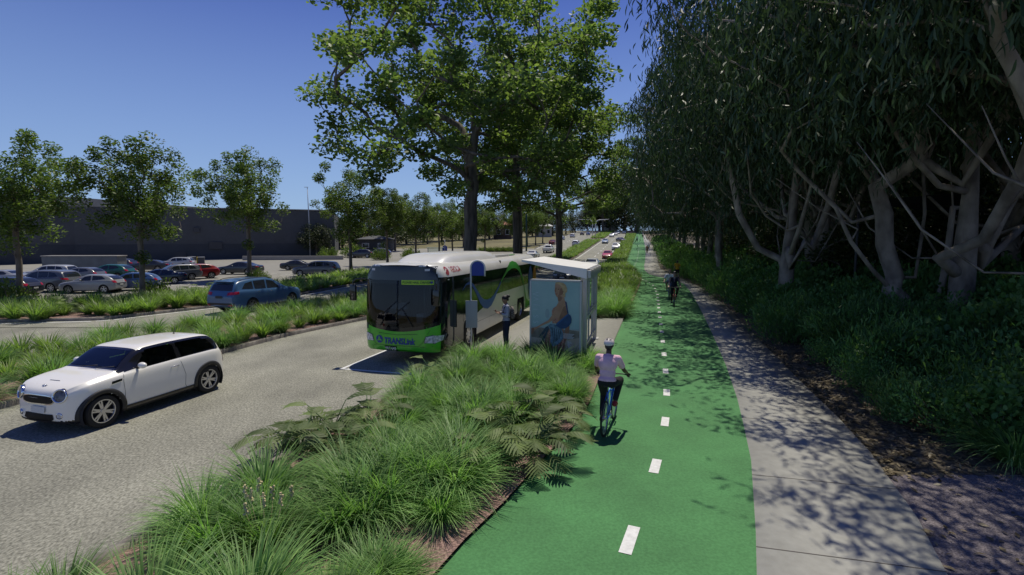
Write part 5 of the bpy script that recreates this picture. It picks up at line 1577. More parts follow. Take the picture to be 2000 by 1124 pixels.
M['sign_lime'] = mat('sign_lime', (0.38, 0.62, 0.03), 0.5)
M['sign_dark'] = mat('sign_dark', (0.02, 0.07, 0.02), 0.5)
M['bus_glass'] = glass_mat('bus_windscreen_glass', (0.30, 0.34, 0.36), 0.02, 0.9)
M['ink_white'] = mat('ink_white', (0.75, 0.75, 0.75), 0.5)
BL, BW = 12.0, 1.25
bus = empty('bus', label='green and white city bus standing at the stop', cat='bus')
def bus_skin():
    fw = pch([(0, .86), (.03, .99), (.08, 1.09), (.16, 1.165), (.30, 1.22), (.5, 1.245), (.8, 1.25), (11.7, 1.25), (11.85, 1.22), (11.95, 1.15), (12.0, 1.05)])
    u = np.linspace(0, 1, 110); s = BL * (u - .12 * np.sin(2 * PI * u)); s[0] = 0
    V = []
    for v in s:
        w = float(fw(v)); P = []
        zb = 0.34 + 0.05 * math.exp(-v / .1) + 0.10 * min(1, max(0, (v - 11.6) / .4))
        zt = 2.86 - 0.05 * math.exp(-v / .08) - .12 * max(0, (v - 11.8) / .2)
        H = [(0, zb), (.5 * w, zb), (.93 * w, zb), (.985 * w, zb + .05), (w, zb + .14)] + [(w, z) for z in np.linspace(.55, 2.30, 26)] + [(w * .998, 2.40), (w * .99, 2.48), (w * .965, 2.58), (w * .925, 2.68), (w * .86, 2.77), (w * .77, 2.83), (w * .62, zt), (w * .3, zt + .015), (0, zt + .02)]
        full = H + [(-y, z) for y, z in H[-2:0:-1]]
        for y, z in full:
            k = math.exp(-v / .6)
            bow = .20 * (1 - (y / 1.25) ** 2) * k
            rake = -.16 * max(0, (z - 1.0) / 1.85) ** 1.4 * k - .05 * max(0, (.8 - z) / .5) ** 1.5 * k
            V.append((-v + bow + rake, y, z))
        n = len(full)
    F = [(j * n + i, (j + 1) * n + i, (j + 1) * n + (i + 1) % n, j * n + (i + 1) % n) for j in range(len(s) - 1) for i in range(n)]
    me = np_mesh('body', V, F)
    bm = bmesh.new(); bm.from_mesh(me); bm.verts.ensure_lookup_table()
    for base, rev in ((0, False), ((len(s) - 1) * n, True)):
        # close the end with horizontal slats so the nose keeps its curve
        ring = [bm.verts[base + i] for i in range(n)]
        m = (n + 2) // 2
        for i in range(m - 1):
            a, b = ring[i], ring[i + 1]; c, d = ring[(n - i - 1) % n] if i + 1 < m else None, ring[(n - i) % n]
            vs = []
            for q in (a, b, c, d):
                if q not in vs: vs.append(q)
            if len(vs) > 2:
                try: bm.faces.new(vs)
                except ValueError: pass
    bmesh.ops.recalc_face_normals(bm, faces=bm.faces); bm.to_mesh(me); bm.free()
    return me
bme = bus_skin()
# nose mesh finer: cut the end cap so it can carry the bow
bm = bmesh.new(); bm.from_mesh(bme)
for y in np.linspace(-.8, .8, 17):
    bmesh.ops.bisect_plane(bm, geom=bm.verts[:] + bm.edges[:] + bm.faces[:], plane_co=(0, y, 0), plane_no=(0, 1, 0), dist=1e-5)
for v in bm.verts:
    if v.co.x > -.4 and abs(v.co.y) < .858 and v.co.z > .36 and v.co.z < 2.9:
        # only cap vertices need the bow (the skin of the shell already has it)
        e = .20 * (1 - (v.co.y / 1.25) ** 2) - .16 * max(0, (v.co.z - 1.0) / 1.85) ** 1.4 - .05 * max(0, (.8 - v.co.z) / .5) ** 1.5
        if v.co.x < e and v.co.z < 2.8 and v.co.z > .41: v.co.x = e
bmesh.ops.recalc_face_normals(bm, faces=bm.faces)
bm.to_mesh(bme); bm.free()
bb = bvh_of(bme)
sagz = lambda y: .97 + .22 * (abs(y) / 1.25) ** 2         # lower rim of the windscreen
bm = bmesh.new(); bm.from_mesh(bme); dl = []
for f in bm.faces:
    c = f.calc_center_median(); s = -c.x
    if s < .30 and abs(c.y) < 1.10 and sagz(c.y) + .16 < c.z < 2.33: dl.append(f)
    elif f.normal.x > .4 and s < .6 and c.z < sagz(c.y): f.material_index = 1
    elif s < .22 and c.z < sagz(c.y) + (.02 if abs(c.y) < 1.2 else 0): f.material_index = 1
    elif (s < .50 and c.z < 2.45) or (s < .16 and c.z < 2.80): f.material_index = 2
bmesh.ops.delete(bm, geom=dl, context='FACES'); bm.to_mesh(bme); bm.free()
body = link('body', bme, [M['bus_white'], M['bus_green'], M['bus_black'], M['interior']], bus)
# wheel openings
AXL = (2.35, 8.80)
bm = bmesh.new(); bm.from_mesh(bme)
for s in AXL:
    for dx in (-.60, .60):
        bmesh.ops.bisect_plane(bm, geom=bm.verts[:] + bm.edges[:] + bm.faces[:], plane_co=(-s + dx, 0, 0), plane_no=(1, 0, 0), dist=1e-4)
dl = [f for f in bm.faces if any(abs(f.calc_center_median().x + s) < .60 for s in AXL) and abs(f.calc_center_median().y) > .9 and f.calc_center_median().z < 1.04]
bmesh.ops.delete(bm, geom=dl, context='FACES'); bm.to_mesh(bme); bm.free()
smooth(bme, 40)
bm = bmesh.new()
for s in AXL:
    for sg in (1, -1):
        x = -s
        P = [(x - .60, .30), (x - .60, .86), (x - .50, 1.0), (x + .50, 1.0), (x + .60, .86), (x + .60, .30)]
        vo = [bm.verts.new((a, sg * 1.246, z)) for a, z in P]; vi = [bm.verts.new((a, sg * .85, z)) for a, z in P]
        for i in range(5): bm.faces.new((vo[i], vo[i + 1], vi[i + 1], vi[i]))
        bm.faces.new(vi)
from_bm('wheel_well', bm, M['interior'], bus)
for s in AXL:
    for sg in (1, -1):
        make_wheel(bus, -s, sg * 1.08, .49, .29, 8, .58, False, 40)
        P = [(-s - .66, .36), (-s - .66, .88), (-s - .54, 1.05), (-s + .54, 1.05), (-s + .66, .88), (-s + .66, .36)]
        patch('wheel_arch_trim', ribbon2(P, .07), 'left' if sg > 0 else 'right', bb, .008, M['bus_black'] if s < 5 else M['bus_white'], bus, 0)
# windscreen glass, blind box, black surround
top_arc = [(y, 2.40) for y in np.linspace(1.14, -1.14, 9)]
low_arc = [(y, sagz(y) + .10) for y in np.linspace(-1.14, 1.14, 13)]
patch('windscreen', low_arc + top_arc, 'front', bb, .010, M['bus_glass'], bus, .1)
patch('windscreen_surround', [(y, sagz(y) - .015) for y in np.linspace(-1.16, 1.16, 13)] + [(y, sagz(y) + .19) for y in np.linspace(1.16, -1.16, 13)], 'front', bb, .006, M['bus_black'], bus, .1)
patch('destination_blind', [(-1.08, 2.40), (1.08, 2.40), (1.03, 2.78), (-1.03, 2.78)], 'front', bb, .014, M['bus_blind'], bus, .1)
for u in (-.82, .84): patch('marker_lamp', [(u - .06, 2.66), (u + .06, 2.66), (u + .06, 2.72), (u - .06, 2.72)], 'front', bb, .020, M['plate_white'], bus, 0)
patch('driver_sign', [(.12, 2.28), (1.02, 2.28), (1.02, 2.405), (.12, 2.405)], 'front', bb, .018, M['sign_lime'], bus, .1)
text_on('driver_sign_lettering', 'PLEASE HAIL DRIVER', .088, .15, 2.312, 'front', bb, .024, M['sign_dark'], bus, bold=.002)
patch('driver_sign_mark', circle2(.965, 2.345, .035, n=16), 'front', bb, .024, M['logo_blue'], bus, 0)
# lettering and badge on the green nose
text_on('nose_lettering', 'TRANSLink', .245, -.43, .60, 'front', bb, .012, M['logo_blue'], bus, bold=.009, shear=0.15, sx=.80)
patch('nose_badge', circle2(-.585, .715, .115, n=28), 'front', bb, .010, M['logo_blue'], bus, .1)
Q = []
for a in (95, 215, 335):
    cx, cz = -.585, .715
    tip = (cx + .115 * math.cos(R(a)), cz + .115 * math.sin(R(a)))
    l = (cx + .030 * math.cos(R(a + 75)), cz + .030 * math.sin(R(a + 75))); r = (cx + .030 * math.cos(R(a - 75)), cz + .030 * math.sin(R(a - 75)))
    Q.append([l, r, tip])
patch('nose_badge_star', Q, 'front', bb, .016, M['bus_green'], bus, 0)
patch('number_plate', [(-.41, .405), (-.03, .405), (-.03, .535), (-.41, .535)], 'front', bb, .022, M['bus_black'], bus, 0)
text_on('plate_lettering', 'PRT·040', .115, -.385, .432, 'front', bb, .028, M['ink_white'], bus, bold=.001, sx=.84)
for sg in (1, -1):
    patch('headlight', [(sg * .80, .66), (sg * 1.05, .64), (sg * 1.20, .70), (sg * 1.22, .84), (sg * 1.02, .86), (sg * .84, .82)], 'front', bb, .014, M['lamp_clear'], bus, .06)
    patch('headlight_rim', ribbon2([(sg * .79, .65), (sg * 1.05, .63), (sg * 1.215, .70), (sg * 1.235, .85), (sg * 1.02, .87), (sg * .83, .83), (sg * .79, .65)], .018), 'front', bb, .010, M['seam'], bus, 0)
Q = ribbon2([(-.98, 1.02), (-.80, .66), (-.70, .55), (.62, .55), (.74, .66), (.95, 1.02)], .010) + ribbon2([(-1.2, .56), (-.72, .53)], .010) + ribbon2([(.66, .53), (1.2, .56)], .010) + ribbon2([(-.86, .54), (-.80, .38)], .008) + ribbon2([(.76, .54), (.70, .38)], .008) + ribbon2([(-.6, .90), (0, .865), (.6, .90)], .014)
patch('nose_panel_gaps', Q, 'front', bb, .005, M['sign_dark'], bus, .2)
# left side: dark glass, sweep lines, door
sl_ = lambda P: [(-s, z) for s, z in P]
dark = [(.16, .40), (1.72, .40), (1.72, 1.10), (3.0, 1.10), (4.0, 1.28), (5.0, 1.53), (11.80, 1.53), (11.80, 2.44), (.16, 2.47)]
for ax in ('left', 'right'):
    patch('side_glass', sl_(dark), ax, bb, .006, M['bus_side_glass'], bus, .25)
    Q = []
    for s in (3.1, 4.55, 6.0, 7.45, 8.9, 10.35): patch('window_pillar', ribbon2([(-s, 1.56), (-s, 2.43)], .022), ax, bb, .010, M['bus_black'], bus, .25)
    Q = ribbon2([(-1.72, .42), (-1.72, 2.3), (-.22, 2.3)], .025) + ribbon2([(-.95, .42), (-.95, 2.3)], .03)
    patch('door_frame', Q, ax, bb, .010, M['bus_black'], bus, .25)
    rib = [(1.65, 1.98), (1.95, 2.14), (2.28, 2.17), (2.60, 2.06), (2.95, 1.82), (3.35, 1.50), (3.70, 1.33), (4.10, 1.27), (4.50, 1.31), (4.90, 1.46), (5.30, 1.68), (5.75, 1.94)]
    patch('blue_sweep', ribbon2(sl_(rib), [.02, .05, .10, .12, .15, .22, .30, .33, .28, .18, .11, .07]), ax, bb, .014, M['ribbon_blue'], bus, .25)
    rib = [(5.75, 1.94), (6.2, 2.16), (6.7, 2.38), (7.2, 2.50), (7.65, 2.52), (8.1, 2.46), (8.55, 2.26), (8.95, 1.92), (9.25, 1.58), (9.5, 1.2), (9.7, .80), (9.85, .40)]
    patch('green_sweep', ribbon2(sl_(rib), [.07, .10, .18, .26, .30, .28, .20, .14, .10, .10, .16, .26]), ax, bb, .016, M['ribbon_green'], bus, .25)
    patch('green_tail_panel', sl_([(9.55, .36), (9.75, .9), (10.1, .72), (11.2, .60), (11.9, .75), (11.9, .36)]), ax, bb, .011, M['ribbon_green'], bus, .25)
    patch('blue_oval', [(-10.55 + .42 * math.cos(a), 1.56 + .78 * math.sin(a)) for a in np.linspace(0, 2 * PI, 30, endpoint=False)], ax, bb, .018, M['ribbon_blue'], bus, .2)
    patch('orange_oval', [(-11.42 + .34 * math.cos(a), 1.75 + .52 * math.sin(a)) for a in np.linspace(0, 2 * PI, 26, endpoint=False)], ax, bb, .018, M['ribbon_orange'], bus, .2)
    Q = ribbon2([(-3.0, .80), (-8.1, .80)], .010) + ribbon2([(-9.5, .80), (-11.9, .80)], .010)
    for s in (4.3, 5.6, 6.9): Q += ribbon2([(-s, .38), (-s, .80)], .008)
    patch('side_panel_gaps', Q, ax, bb, .004, M['seam'], bus, .3)
    # operator's name on the cove above the door
    if ax == 'left':
        text_on('side_lettering', 'VEOLIA', .23, -.90, 2.585, 'left', bb, .010, M['logo_red'], bus, flip=True, bold=.001, sx=1.05)
        patch('side_badge', [[(-.62 + .12 * math.cos(a + d), 2.64 + .12 * math.sin(a + d)) for d in (0, .42)] + [(-.62 + .075 * math.cos(a + d), 2.64 + .085 * math.sin(a + d)) for d in (.42, 0)] for a in np.linspace(.3, 5.6, 14)], 'left', bb, .010, M['logo_red'], bus, 0)
        patch('side_badge_drop', circle2(-.62, 2.62, .035, .06, 12), 'left', bb, .011, M['logo_red'], bus, 0)
# roof pod
bm = bmesh.new()
P = []
for s, h, w in ((1.15, .0, .70), (1.35, .10, .86), (1.75, .24, .95), (2.3, .30, .97), (5.6, .31, .97), (6.2, .26, .95), (6.6, .10, .90), (6.8, 0, .85)):
    P.append([(-s, y, 2.80 + (h + .03 if abs(y) < w * .9 else 0) * (1 if abs(y) < w * .75 else .72)) for y in (-w, -w * .86, -w * .7, -w * .35, 0, w * .35, w * .7, w * .86, w)])
vs = [[bm.verts.new(q) for q in r] for r in P]
for a, b in zip(vs[:-1], vs[1:]):
    for i in range(8): bm.faces.new((a[i], a[i + 1], b[i + 1], b[i]))
bmesh.ops.recalc_face_normals(bm, faces=bm.faces)
pod = from_bm('roof_pod', bm, M['bus_white'], bus, 60)
md = pod.modifiers.new('s', 'SUBSURF'); md.levels = md.render_levels = 2
bm = bmesh.new()
for s in (7.0, 7.45, 7.9): add_box(bm, (-s, .62, 2.895), (.36, .34, .03), rot=(-.1, 0, 0), bev=.01)
from_bm('roof_vents', bm, M['bus_black'], bus)
bm = bmesh.new(); add_box(bm, (-8.9, .70, 2.89), (1.3, .16, .03), bev=.01); from_bm('roof_stripe', bm, M['ribbon_green'], bus)
bm = bmesh.new(); add_box(bm, (-7.4, 0, 2.90), (2.0, 1.7, .09), bev=.03); from_bm('roof_unit', bm, M['bus_white'], bus)
# rear
patch('rear_window', [(-.95, 1.7), (.95, 1.7), (.95, 2.35), (-.95, 2.35)], 'rear', bb, .008, M['bus_side_glass'], bus, .25)
for sg in (1, -1): patch('tail_light', [(sg * .95, .7), (sg * 1.1, .7), (sg * 1.1, 1.2), (sg * .95, 1.2)], 'rear', bb, .01, M['lamp_red'], bus, .1)
# mirrors
for sg, z in ((-1, 2.02), (1, 1.95)):
    bm = bmesh.new()
    yo = 1.40 if sg < 0 else 1.24; xo = .16 if sg < 0 else .26
    add_tube(bm, [(-.05, sg * 1.10, 2.42), (.12, sg * (yo - .08), 2.42), (xo, sg * yo, 2.34), (xo, sg * yo, z + .2)], .018, 8)
    add_box(bm, (xo, sg * yo, z), (.10, .20, .46), bev=.04)
    from_bm('wing_mirror', bm, M['bus_black'], bus, 40)
# wipers
bm = bmesh.new()
for y0, y1 in ((-.95, -.25), (.9, .15)):
    a = Vector((.12, y0 * .55, sagz(y0) + .02)); b = Vector((.10, y1 if y0 < 0 else y1, 1.62))
    def onto(v):
        h = bb.ray_cast(Vector((9, v.y, v.z)), Vector((-1, 0, 0)))[0]; return h + Vector((.035, 0, 0))
    add_tube(bm, [onto(a), onto((a + b) / 2), onto(b)], [.014, .010, .008], 6)
    c = onto(b); add_tube(bm, [onto(b + Vector((0, -.28, -.22))), c, onto(b + Vector((0, .25, .20)))], .009, 6)
from_bm('wipers', bm, M['black_trim'], bus)
bm = bmesh.new()
for z0 in (0,):
    add_tube(bm, [onto(Vector((0, .0, sagz(0) + .12))), onto(Vector((0, .01, 1.7))), onto(Vector((0, .0, 2.39)))], .010, 6)
from_bm('windscreen_divider', bm, M['bus_black'], bus)
# interior behind the windscreen
M['bus_floor'] = mat('bus_interior', (0.045, 0.05, 0.055), 0.8, var=0.3)
M['rail_yellow'] = mat('rail_steel', (0.35, 0.36, 0.36), 0.35, metal=.6)
bm = bmesh.new()
add_box(bm, (-3.2, 0, .62), (5.6, 2.3, .04)); add_box(bm, (-6.0, 0, 1.6), (.04, 2.35, 2.3)); add_box(bm, (-3.1, 0, 2.62), (5.4, 1.9, .04))
add_box(bm, (-3.3, 1.17, 1.5), (5.4, .02, 1.9)); add_box(bm, (-3.3, -1.17, 1.5), (5.4, .02, 1.9))
add_box(bm, (-.22, -.5, 1.06), (.5, 1.15, .22), bev=.06); add_box(bm, (-.24, .55, .98), (.4, .9, .14), bev=.05)
add_box(bm, (-1.55, -.62, 1.45), (.06, .9, 1.5), bev=.02)
from_bm('cabin', bm, M['bus_floor'], bus)
bm = bmesh.new()
for x, y in ((-1.1, .25), (-1.9, -.15), (-1.9, .5), (-3.0, .45), (-3.0, -.45)): add_tube(bm, [(x, y, .64), (x, y, 2.64)], .016, 8)
from_bm('hand_rails', bm, M['rail_yellow'], bus)
for y, x in ((-.62, -1.25), (-.72, -2.6), (.72, -2.6), (-.72, -3.6), (.72, -3.6)):
    bm = bmesh.new(); add_box(bm, (x, y, 1.0), (.46, .5, .12), bev=.04); add_box(bm, (x - .22, y, 1.42), (.10, .5, .85), bev=.04)
    from_bm('seat', bm, M['seat_cloth'], bus)
bm = bmesh.new()
rr = [Vector((-.52 - .10 * math.sin(a), -.62 + .23 * math.cos(a), 1.28 + .19 * math.sin(a))) for a in np.linspace(0, 2 * PI, 25)]
add_tube(bm, rr, .016, 8, cap=False); add_tube(bm, [(-.30, -.62, 1.1), (-.52, -.62, 1.28)], .03, 8); add_tube(bm, [rr[0], rr[12]], .014, 6)
from_bm('steering_wheel', bm, M['black_trim'], bus)
bm = bmesh.new(); add_box(bm, (-.5, .42, 1.22), (.25, .22, .34), bev=.03); from_bm('ticket_machine', bm, M['plate_white'], bus)
# place: front left corner of the body on the ground line found in the photo
D2 = Vector((0.270, 0.967)).normalized()
rzb = math.atan2(-D2.y, -D2.x)
leftv = Vector((-math.sin(rzb), math.cos(rzb)))
corner = Vector((-1.98, 14.12))
bus.location = (corner.x - leftv.x * BW, corner.y - leftv.y * BW, .012)
bus.rotation_euler = (0, 0, rzb)
# ------------------------------------------------------------------ people
def skin_tone(name, c): return mat(name, c, 0.5, var=0.08, vscale=12)
M['skin_dark'] = skin_tone('skin_dark', (0.085, 0.042, 0.026)); M['skin_fair'] = skin_tone('skin_fair', (0.42, 0.25, 0.18)); M['skin_mid'] = skin_tone('skin_mid', (0.28, 0.155, 0.10))
def cloth(name, c, **k): return mat(name, c, 0.9, var=0.12, vscale=7, bump=0.5, bscale=14, **k)
M['shirt_pink'] = cloth('shirt_pink', (0.78, 0.48, 0.56)); M['black_cloth'] = cloth('black_cloth', (0.012, 0.012, 0.014)); M['navy_cloth'] = cloth('navy_cloth', (0.010, 0.013, 0.030))
M['tshirt_grey'] = cloth('tshirt_grey', (0.66, 0.68, 0.70)); M['shorts_grey'] = cloth('shorts_grey', (0.16, 0.19, 0.24)); M['shirt_gold'] = cloth('shirt_gold', (0.70, 0.36, 0.03)); M['jeans'] = cloth('jeans', (0.012, 0.020, 0.045))
M['white_cloth'] = cloth('white_cloth', (0.62, 0.62, 0.62)); M['orange_cloth'] = cloth('orange_cloth', (0.42, 0.20, 0.10))
M['hair_black'] = mat('hair_black', (0.010, 0.008, 0.008), 0.5, bump=.6, bscale=60); M['hair_blond'] = mat('hair_sandy', (0.30, 0.19, 0.09), 0.6, bump=.6, bscale=60)
M['shoe_red'] = mat('shoe_red', (0.30, 0.015, 0.02), 0.6, var=.3, vscale=20); M['shoe_white'] = mat('shoe_white', (0.55, 0.55, 0.55), 0.6); M['shoe_black'] = mat('shoe_black', (0.012, 0.012, 0.012), 0.5); M['shoe_blue'] = mat('shoe_blue', (0.03, 0.07, 0.22), .6)
M['helmet_white'] = mat('helmet_white', (0.72, 0.64, 0.62), 0.35); M['helmet_dark'] = mat('helmet_dark', (0.02, 0.02, 0.022), 0.4)
M['eye_white'] = mat('eye_white', (0.7, 0.7, 0.7), 0.2); M['iris'] = mat('iris', (0.02, 0.012, 0.01), 0.2); M['lips'] = mat('lips', (0.28, 0.07, 0.06), 0.5); M['tie'] = mat('tie', (0.20, 0.10, 0.16), 0.6)
def stripes(name):
    m = bpy.data.materials.new(name); m.use_nodes = True; nt = m.node_tree; b = nt.nodes['Principled BSDF']; b.inputs['Roughness'].default_value = .9
    tc = nt.nodes.new('ShaderNodeTexCoord'); sp = nt.nodes.new('ShaderNodeSeparateXYZ'); nt.links.new(tc.outputs['Object'], sp.inputs[0])
    mu = nt.nodes.new('ShaderNodeMath'); mu.operation = 'MULTIPLY'; mu.inputs[1].default_value = 190; nt.links.new(sp.outputs['Z'], mu.inputs[0])
    sn = nt.nodes.new('ShaderNodeMath'); sn.operation = 'SINE'; nt.links.new(mu.outputs[0], sn.inputs[0])
    gt = nt.nodes.new('ShaderNodeMath'); gt.operation = 'GREATER_THAN'; gt.inputs[1].default_value = 0.35; nt.links.new(sn.outputs[0], gt.inputs[0])
    mx = nt.nodes.new('ShaderNodeMix'); mx.data_type = 'RGBA'; mx.inputs[6].default_value = (.62, .63, .70, 1); mx.inputs[7].default_value = (.04, .05, .11, 1); nt.links.new(gt.outputs[0], mx.inputs[0])
    nt.links.new(mx.outputs[2], b.inputs['Base Color']); return m
M['shirt_striped'] = stripes('shirt_striped')
def checks(name):
    m = bpy.data.materials.new(name); m.use_nodes = True; nt = m.node_tree; b = nt.nodes['Principled BSDF']; b.inputs['Roughness'].default_value = .9
    tc = nt.nodes.new('ShaderNodeTexCoord'); ck = nt.nodes.new('ShaderNodeTexChecker'); ck.inputs['Scale'].default_value = 34; nt.links.new(tc.outputs['Object'], ck.inputs['Vector'])
    ck.inputs['Color1'].default_value = (.35, .30, .26, 1); ck.inputs['Color2'].default_value = (.02, .015, .02, 1)
    nt.links.new(ck.outputs['Color'], b.inputs['Base Color']); return m
M['bag_pattern'] = checks('bag_pattern')

def V3(*a): return Vector(a)
def capsule(bm, a, b, ra, rb, n=12):
    a, b = Vector(a), Vector(b)
    for p, r in ((a, ra), (b, rb)): bmesh.ops.create_icosphere(bm, subdivisions=2, radius=r, matrix=Matrix.Translation(p))
    if (b - a).length > 1e-4: add_tube(bm, [a, b], [ra, rb], n)
def ellip(bm, c, r, rot=None):
    Mx = Matrix.Translation(Vector(c))
    if rot is not None: Mx = Mx @ rot.to_4x4()
    bmesh.ops.create_icosphere(bm, subdivisions=3, radius=1, matrix=Mx @ Matrix.Diagonal((r[0], r[1], r[2], 1)))
def fuse(name, bm, vox, m, parent, it=3, cut=None):
    """melt the shapes of bm into one continuous surface"""
    o = from_bm(name, bm, m, parent)
    md = o.modifiers.new('r', 'REMESH'); md.mode = 'VOXEL'; md.voxel_size = vox; md.adaptivity = 0
    s = o.modifiers.new('s', 'SMOOTH'); s.factor = 0.5; s.iterations = it
    bake(o)
    if cut:
        b = bmesh.new(); b.from_mesh(o.data)
        for co_, no in cut: bmesh.ops.bisect_plane(b, geom=b.verts[:] + b.edges[:] + b.faces[:], plane_co=co_, plane_no=no, clear_outer=True)
        b.to_mesh(o.data); b.free()
    o.data.polygons.foreach_set('use_smooth', [True] * len(o.data.polygons))
    if not o.data.materials: o.data.materials.append(m)
    return o

def hand(bm, wrist, elbow, up, grip=0.75, side=1, s=1.0):
    """palm, four curled fingers and a thumb; up is the back of the hand"""
    d = (wrist - elbow).normalized(); up = (up - d * up.dot(d)).normalized(); x = d.cross(up) * side
    palm = wrist + d * .05 * s
    R_ = Matrix((d, x, up)).transposed()
    ellip(bm, palm, (.052 * s, .040 * s, .017 * s), R_)
    for i in range(4):
        b = wrist + d * .088 * s + x * (-.030 + .020 * i) * s
        ln = (.034, .040, .037, .028)[i] * s; ang = 0.25; p = b; rr = .0095 * s
        for j in range(3):
            ang += grip * (0.8 if j else .5)
            q = p + (d * math.cos(ang) - up * math.sin(ang)) * ln * (1, .7, .55)[j]
            capsule(bm, p, q, rr, rr * .9, 8); p = q; rr *= .9
    t0 = wrist + d * .03 * s - x * .032 * s
    t1 = t0 + (d * .6 - x * .6 - up * .3).normalized() * .038 * s; t2 = t1 + (d * .8 - up * .6 * grip + x * .1).normalized() * .030 * s
    capsule(bm, t0, t1, .012 * s, .0105 * s, 8); capsule(bm, t1, t2, .0105 * s, .009 * s, 8)

def person(label, J, clothes, skin, loc, rz, sc=1.0, vox=.0095, female=False, hair=None, hairm='hair_black', handup=None, grip=.9, face=True, helmet=None, group=None, vest=None):
    """J: joints in metres, the person facing +x; left is +y"""
    root = empty('person', loc, rz, label, 'person', group); root.scale = (sc,) * 3
    k = .90 if female else 1.0
    bm = bmesh.new()
    pel, wst, chs, nk, hd = (J[n] for n in ('pelvis', 'waist', 'chest', 'neck', 'head'))
    tdir = (nk - pel).normalized(); tq = tdir.to_track_quat('Z', 'X').to_matrix()
    sL, sR = J['shL'], J['shR']; ax = (sL - sR).normalized(); fw = ax.cross(tdir) ; fw = (ax.cross(tdir)).normalized()
    Rt = Matrix((fw, ax, tdir)).transposed()
    ellip(bm, pel, (.115 * k, .165 * (1.05 if female else 1), .115), Rt)
    ellip(bm, wst, (.095 * k, .130 * k, .14), Rt)
    ellip(bm, chs, (.115 * k, .168 * k, .168), Rt)
    ellip(bm, chs + tdir * .10, (.085 * k, .165 * k, .075), Rt)
    if female:
        for s in (1, -1): ellip(bm, chs + fw * .07 + ax * .06 * s - tdir * .02, (.055, .055, .055))
    capsule(bm, nk - tdir * .05, hd - V3(.01, 0, .05), .060 * k, .050 * k)
    hq = J.get('headrot', Matrix.Identity(3))
    H = lambda v: hd + hq @ Vector(v)
    ellip(bm, H((0, 0, .02)), (.098, .077, .108), hq)
    ellip(bm, H((.035, 0, -.055)), (.062, .054, .062), hq)      # jaw
    ellip(bm, H((.078, 0, -.092)), (.020, .024, .020), hq)      # chin
    ellip(bm, H((.102, 0, -.018)), (.017, .012, .022), hq); capsule(bm, H((.088, 0, .022)), H((.108, 0, -.020)), .008, .011, 8)
    ellip(bm, H((.080, 0, .035)), (.020, .052, .010), hq)       # brow
    ellip(bm, H((.090, 0, -.058)), (.012, .024, .010), hq)
    for s in (1, -1):
        ellip(bm, H((-.005, s * .079, -.005)), (.020, .009, .030), hq); ellip(bm, H((.06, s * .042, -.03)), (.026, .024, .024), hq)
    for s, a in ((1, 'L'), (-1, 'R')):
        sh, el, wr = J['sh' + a], J['el' + a], J['wr' + a]
        capsule(bm, nk - tdir * .03, sh, .052 * k, .060 * k); capsule(bm, sh, sh * .5 + el * .5, .058 * k, .048 * k); capsule(bm, sh * .5 + el * .5, el, .048 * k, .039 * k)
        m = el + (wr - el) * .3; capsule(bm, el, m, .038 * k, .041 * k); capsule(bm, m, wr, .041 * k, .026 * k)
        hand(bm, wr, el, handup or V3(0, 0, 1), grip, s)
        hp, kn, an, to = J['hip' + a], J['kn' + a], J['an' + a], J['toe' + a]
        capsule(bm, hp, kn, .090 * (1.0 if not female else .95), .056); m = kn + (an - kn) * .3 - (an - kn).cross(ax).normalized() * -.012
        capsule(bm, kn, m, .054, .058); capsule(bm, m, an, .057, .036)
        capsule(bm, an - (an - kn).normalized() * -.02, to, .038, .030)
    body = fuse('body', bm, vox, M[skin], root)
    if face:
        for s in (1, -1):
            b = bmesh.new(); ellip(b, H((.083, s * .032, .012)), (.012, .014, .010), hq); from_bm('eye', b, M['eye_white'], root)
            b = bmesh.new(); ellip(b, H((.0915, s * .032, .011)), (.005, .006, .006), hq); from_bm('iris', b, M['iris'], root)
        b = bmesh.new(); ellip(b, H((.0985, 0, -.056)), (.007, .024, .007), hq); from_bm('mouth', b, M['lips'], root)
        if hair: 
            for s in (1, -1):
                b = bmesh.new(); capsule(b, H((.097, s * .018, .036)), H((.090, s * .046, .038)), .0045, .0035, 6); from_bm('eyebrow', b, M[hairm], root)
    if hair:
        b = bmesh.new()
        ellip(b, H((-.014, 0, .040)), (.103, .085, .102), hq); ellip(b, H((-.045, 0, -.01)), (.070, .080, .085), hq)
        if hair == 'bun':
            ellip(b, H((-.115, 0, .06)), (.055, .055, .055), hq); ellip(b, H((-.15, .01, .035)), (.045, .05, .05), hq)
        f = fuse('hair', b, .010, M[hairm], root, 2, cut=[(H((.052, 0, .065)), hq @ Vector((1, 0, -.75)))])
    # clothes
    def grow(names):
        b = bmesh.new()
        for q in names: q(b)
        return b
    g_ = .016
    def torso(b, low=True):
        if low: ellip(b, pel + tdir * .02, (.122 * k + g_, .165 + g_, .10), Rt)
        ellip(b, wst, (.098 * k + g_ * 1.6, .134 * k + g_ * 1.6, .15), Rt); ellip(b, chs, (.118 * k + g_ * 1.3, .172 * k + g_ * 1.3, .176), Rt); ellip(b, chs + tdir * .10, (.085 * k + g_, .168 * k + g_, .080), Rt)
        if female:
            for s in (1, -1): ellip(b, chs + fw * .07 + ax * .06 * s - tdir * .02, (.068, .068, .068))
        capsule(b, nk - tdir * .06, nk + tdir * .0, .070 * k, .062 * k)
    def sleeves(fr):
        def f(b):
            for a in 'LR':
                sh, el, wr = J['sh' + a], J['el' + a], J['wr' + a]
                capsule(b, nk - tdir * .04, sh, .062 * k, .074 * k)
                if fr <= 1: capsule(b, sh, sh + (el - sh) * fr, .073 * k, .064 * k)
                else: capsule(b, sh, el, .070 * k, .056 * k); capsule(b, el, el + (wr - el) * (fr - 1), .056 * k, .042 * k)
        return f
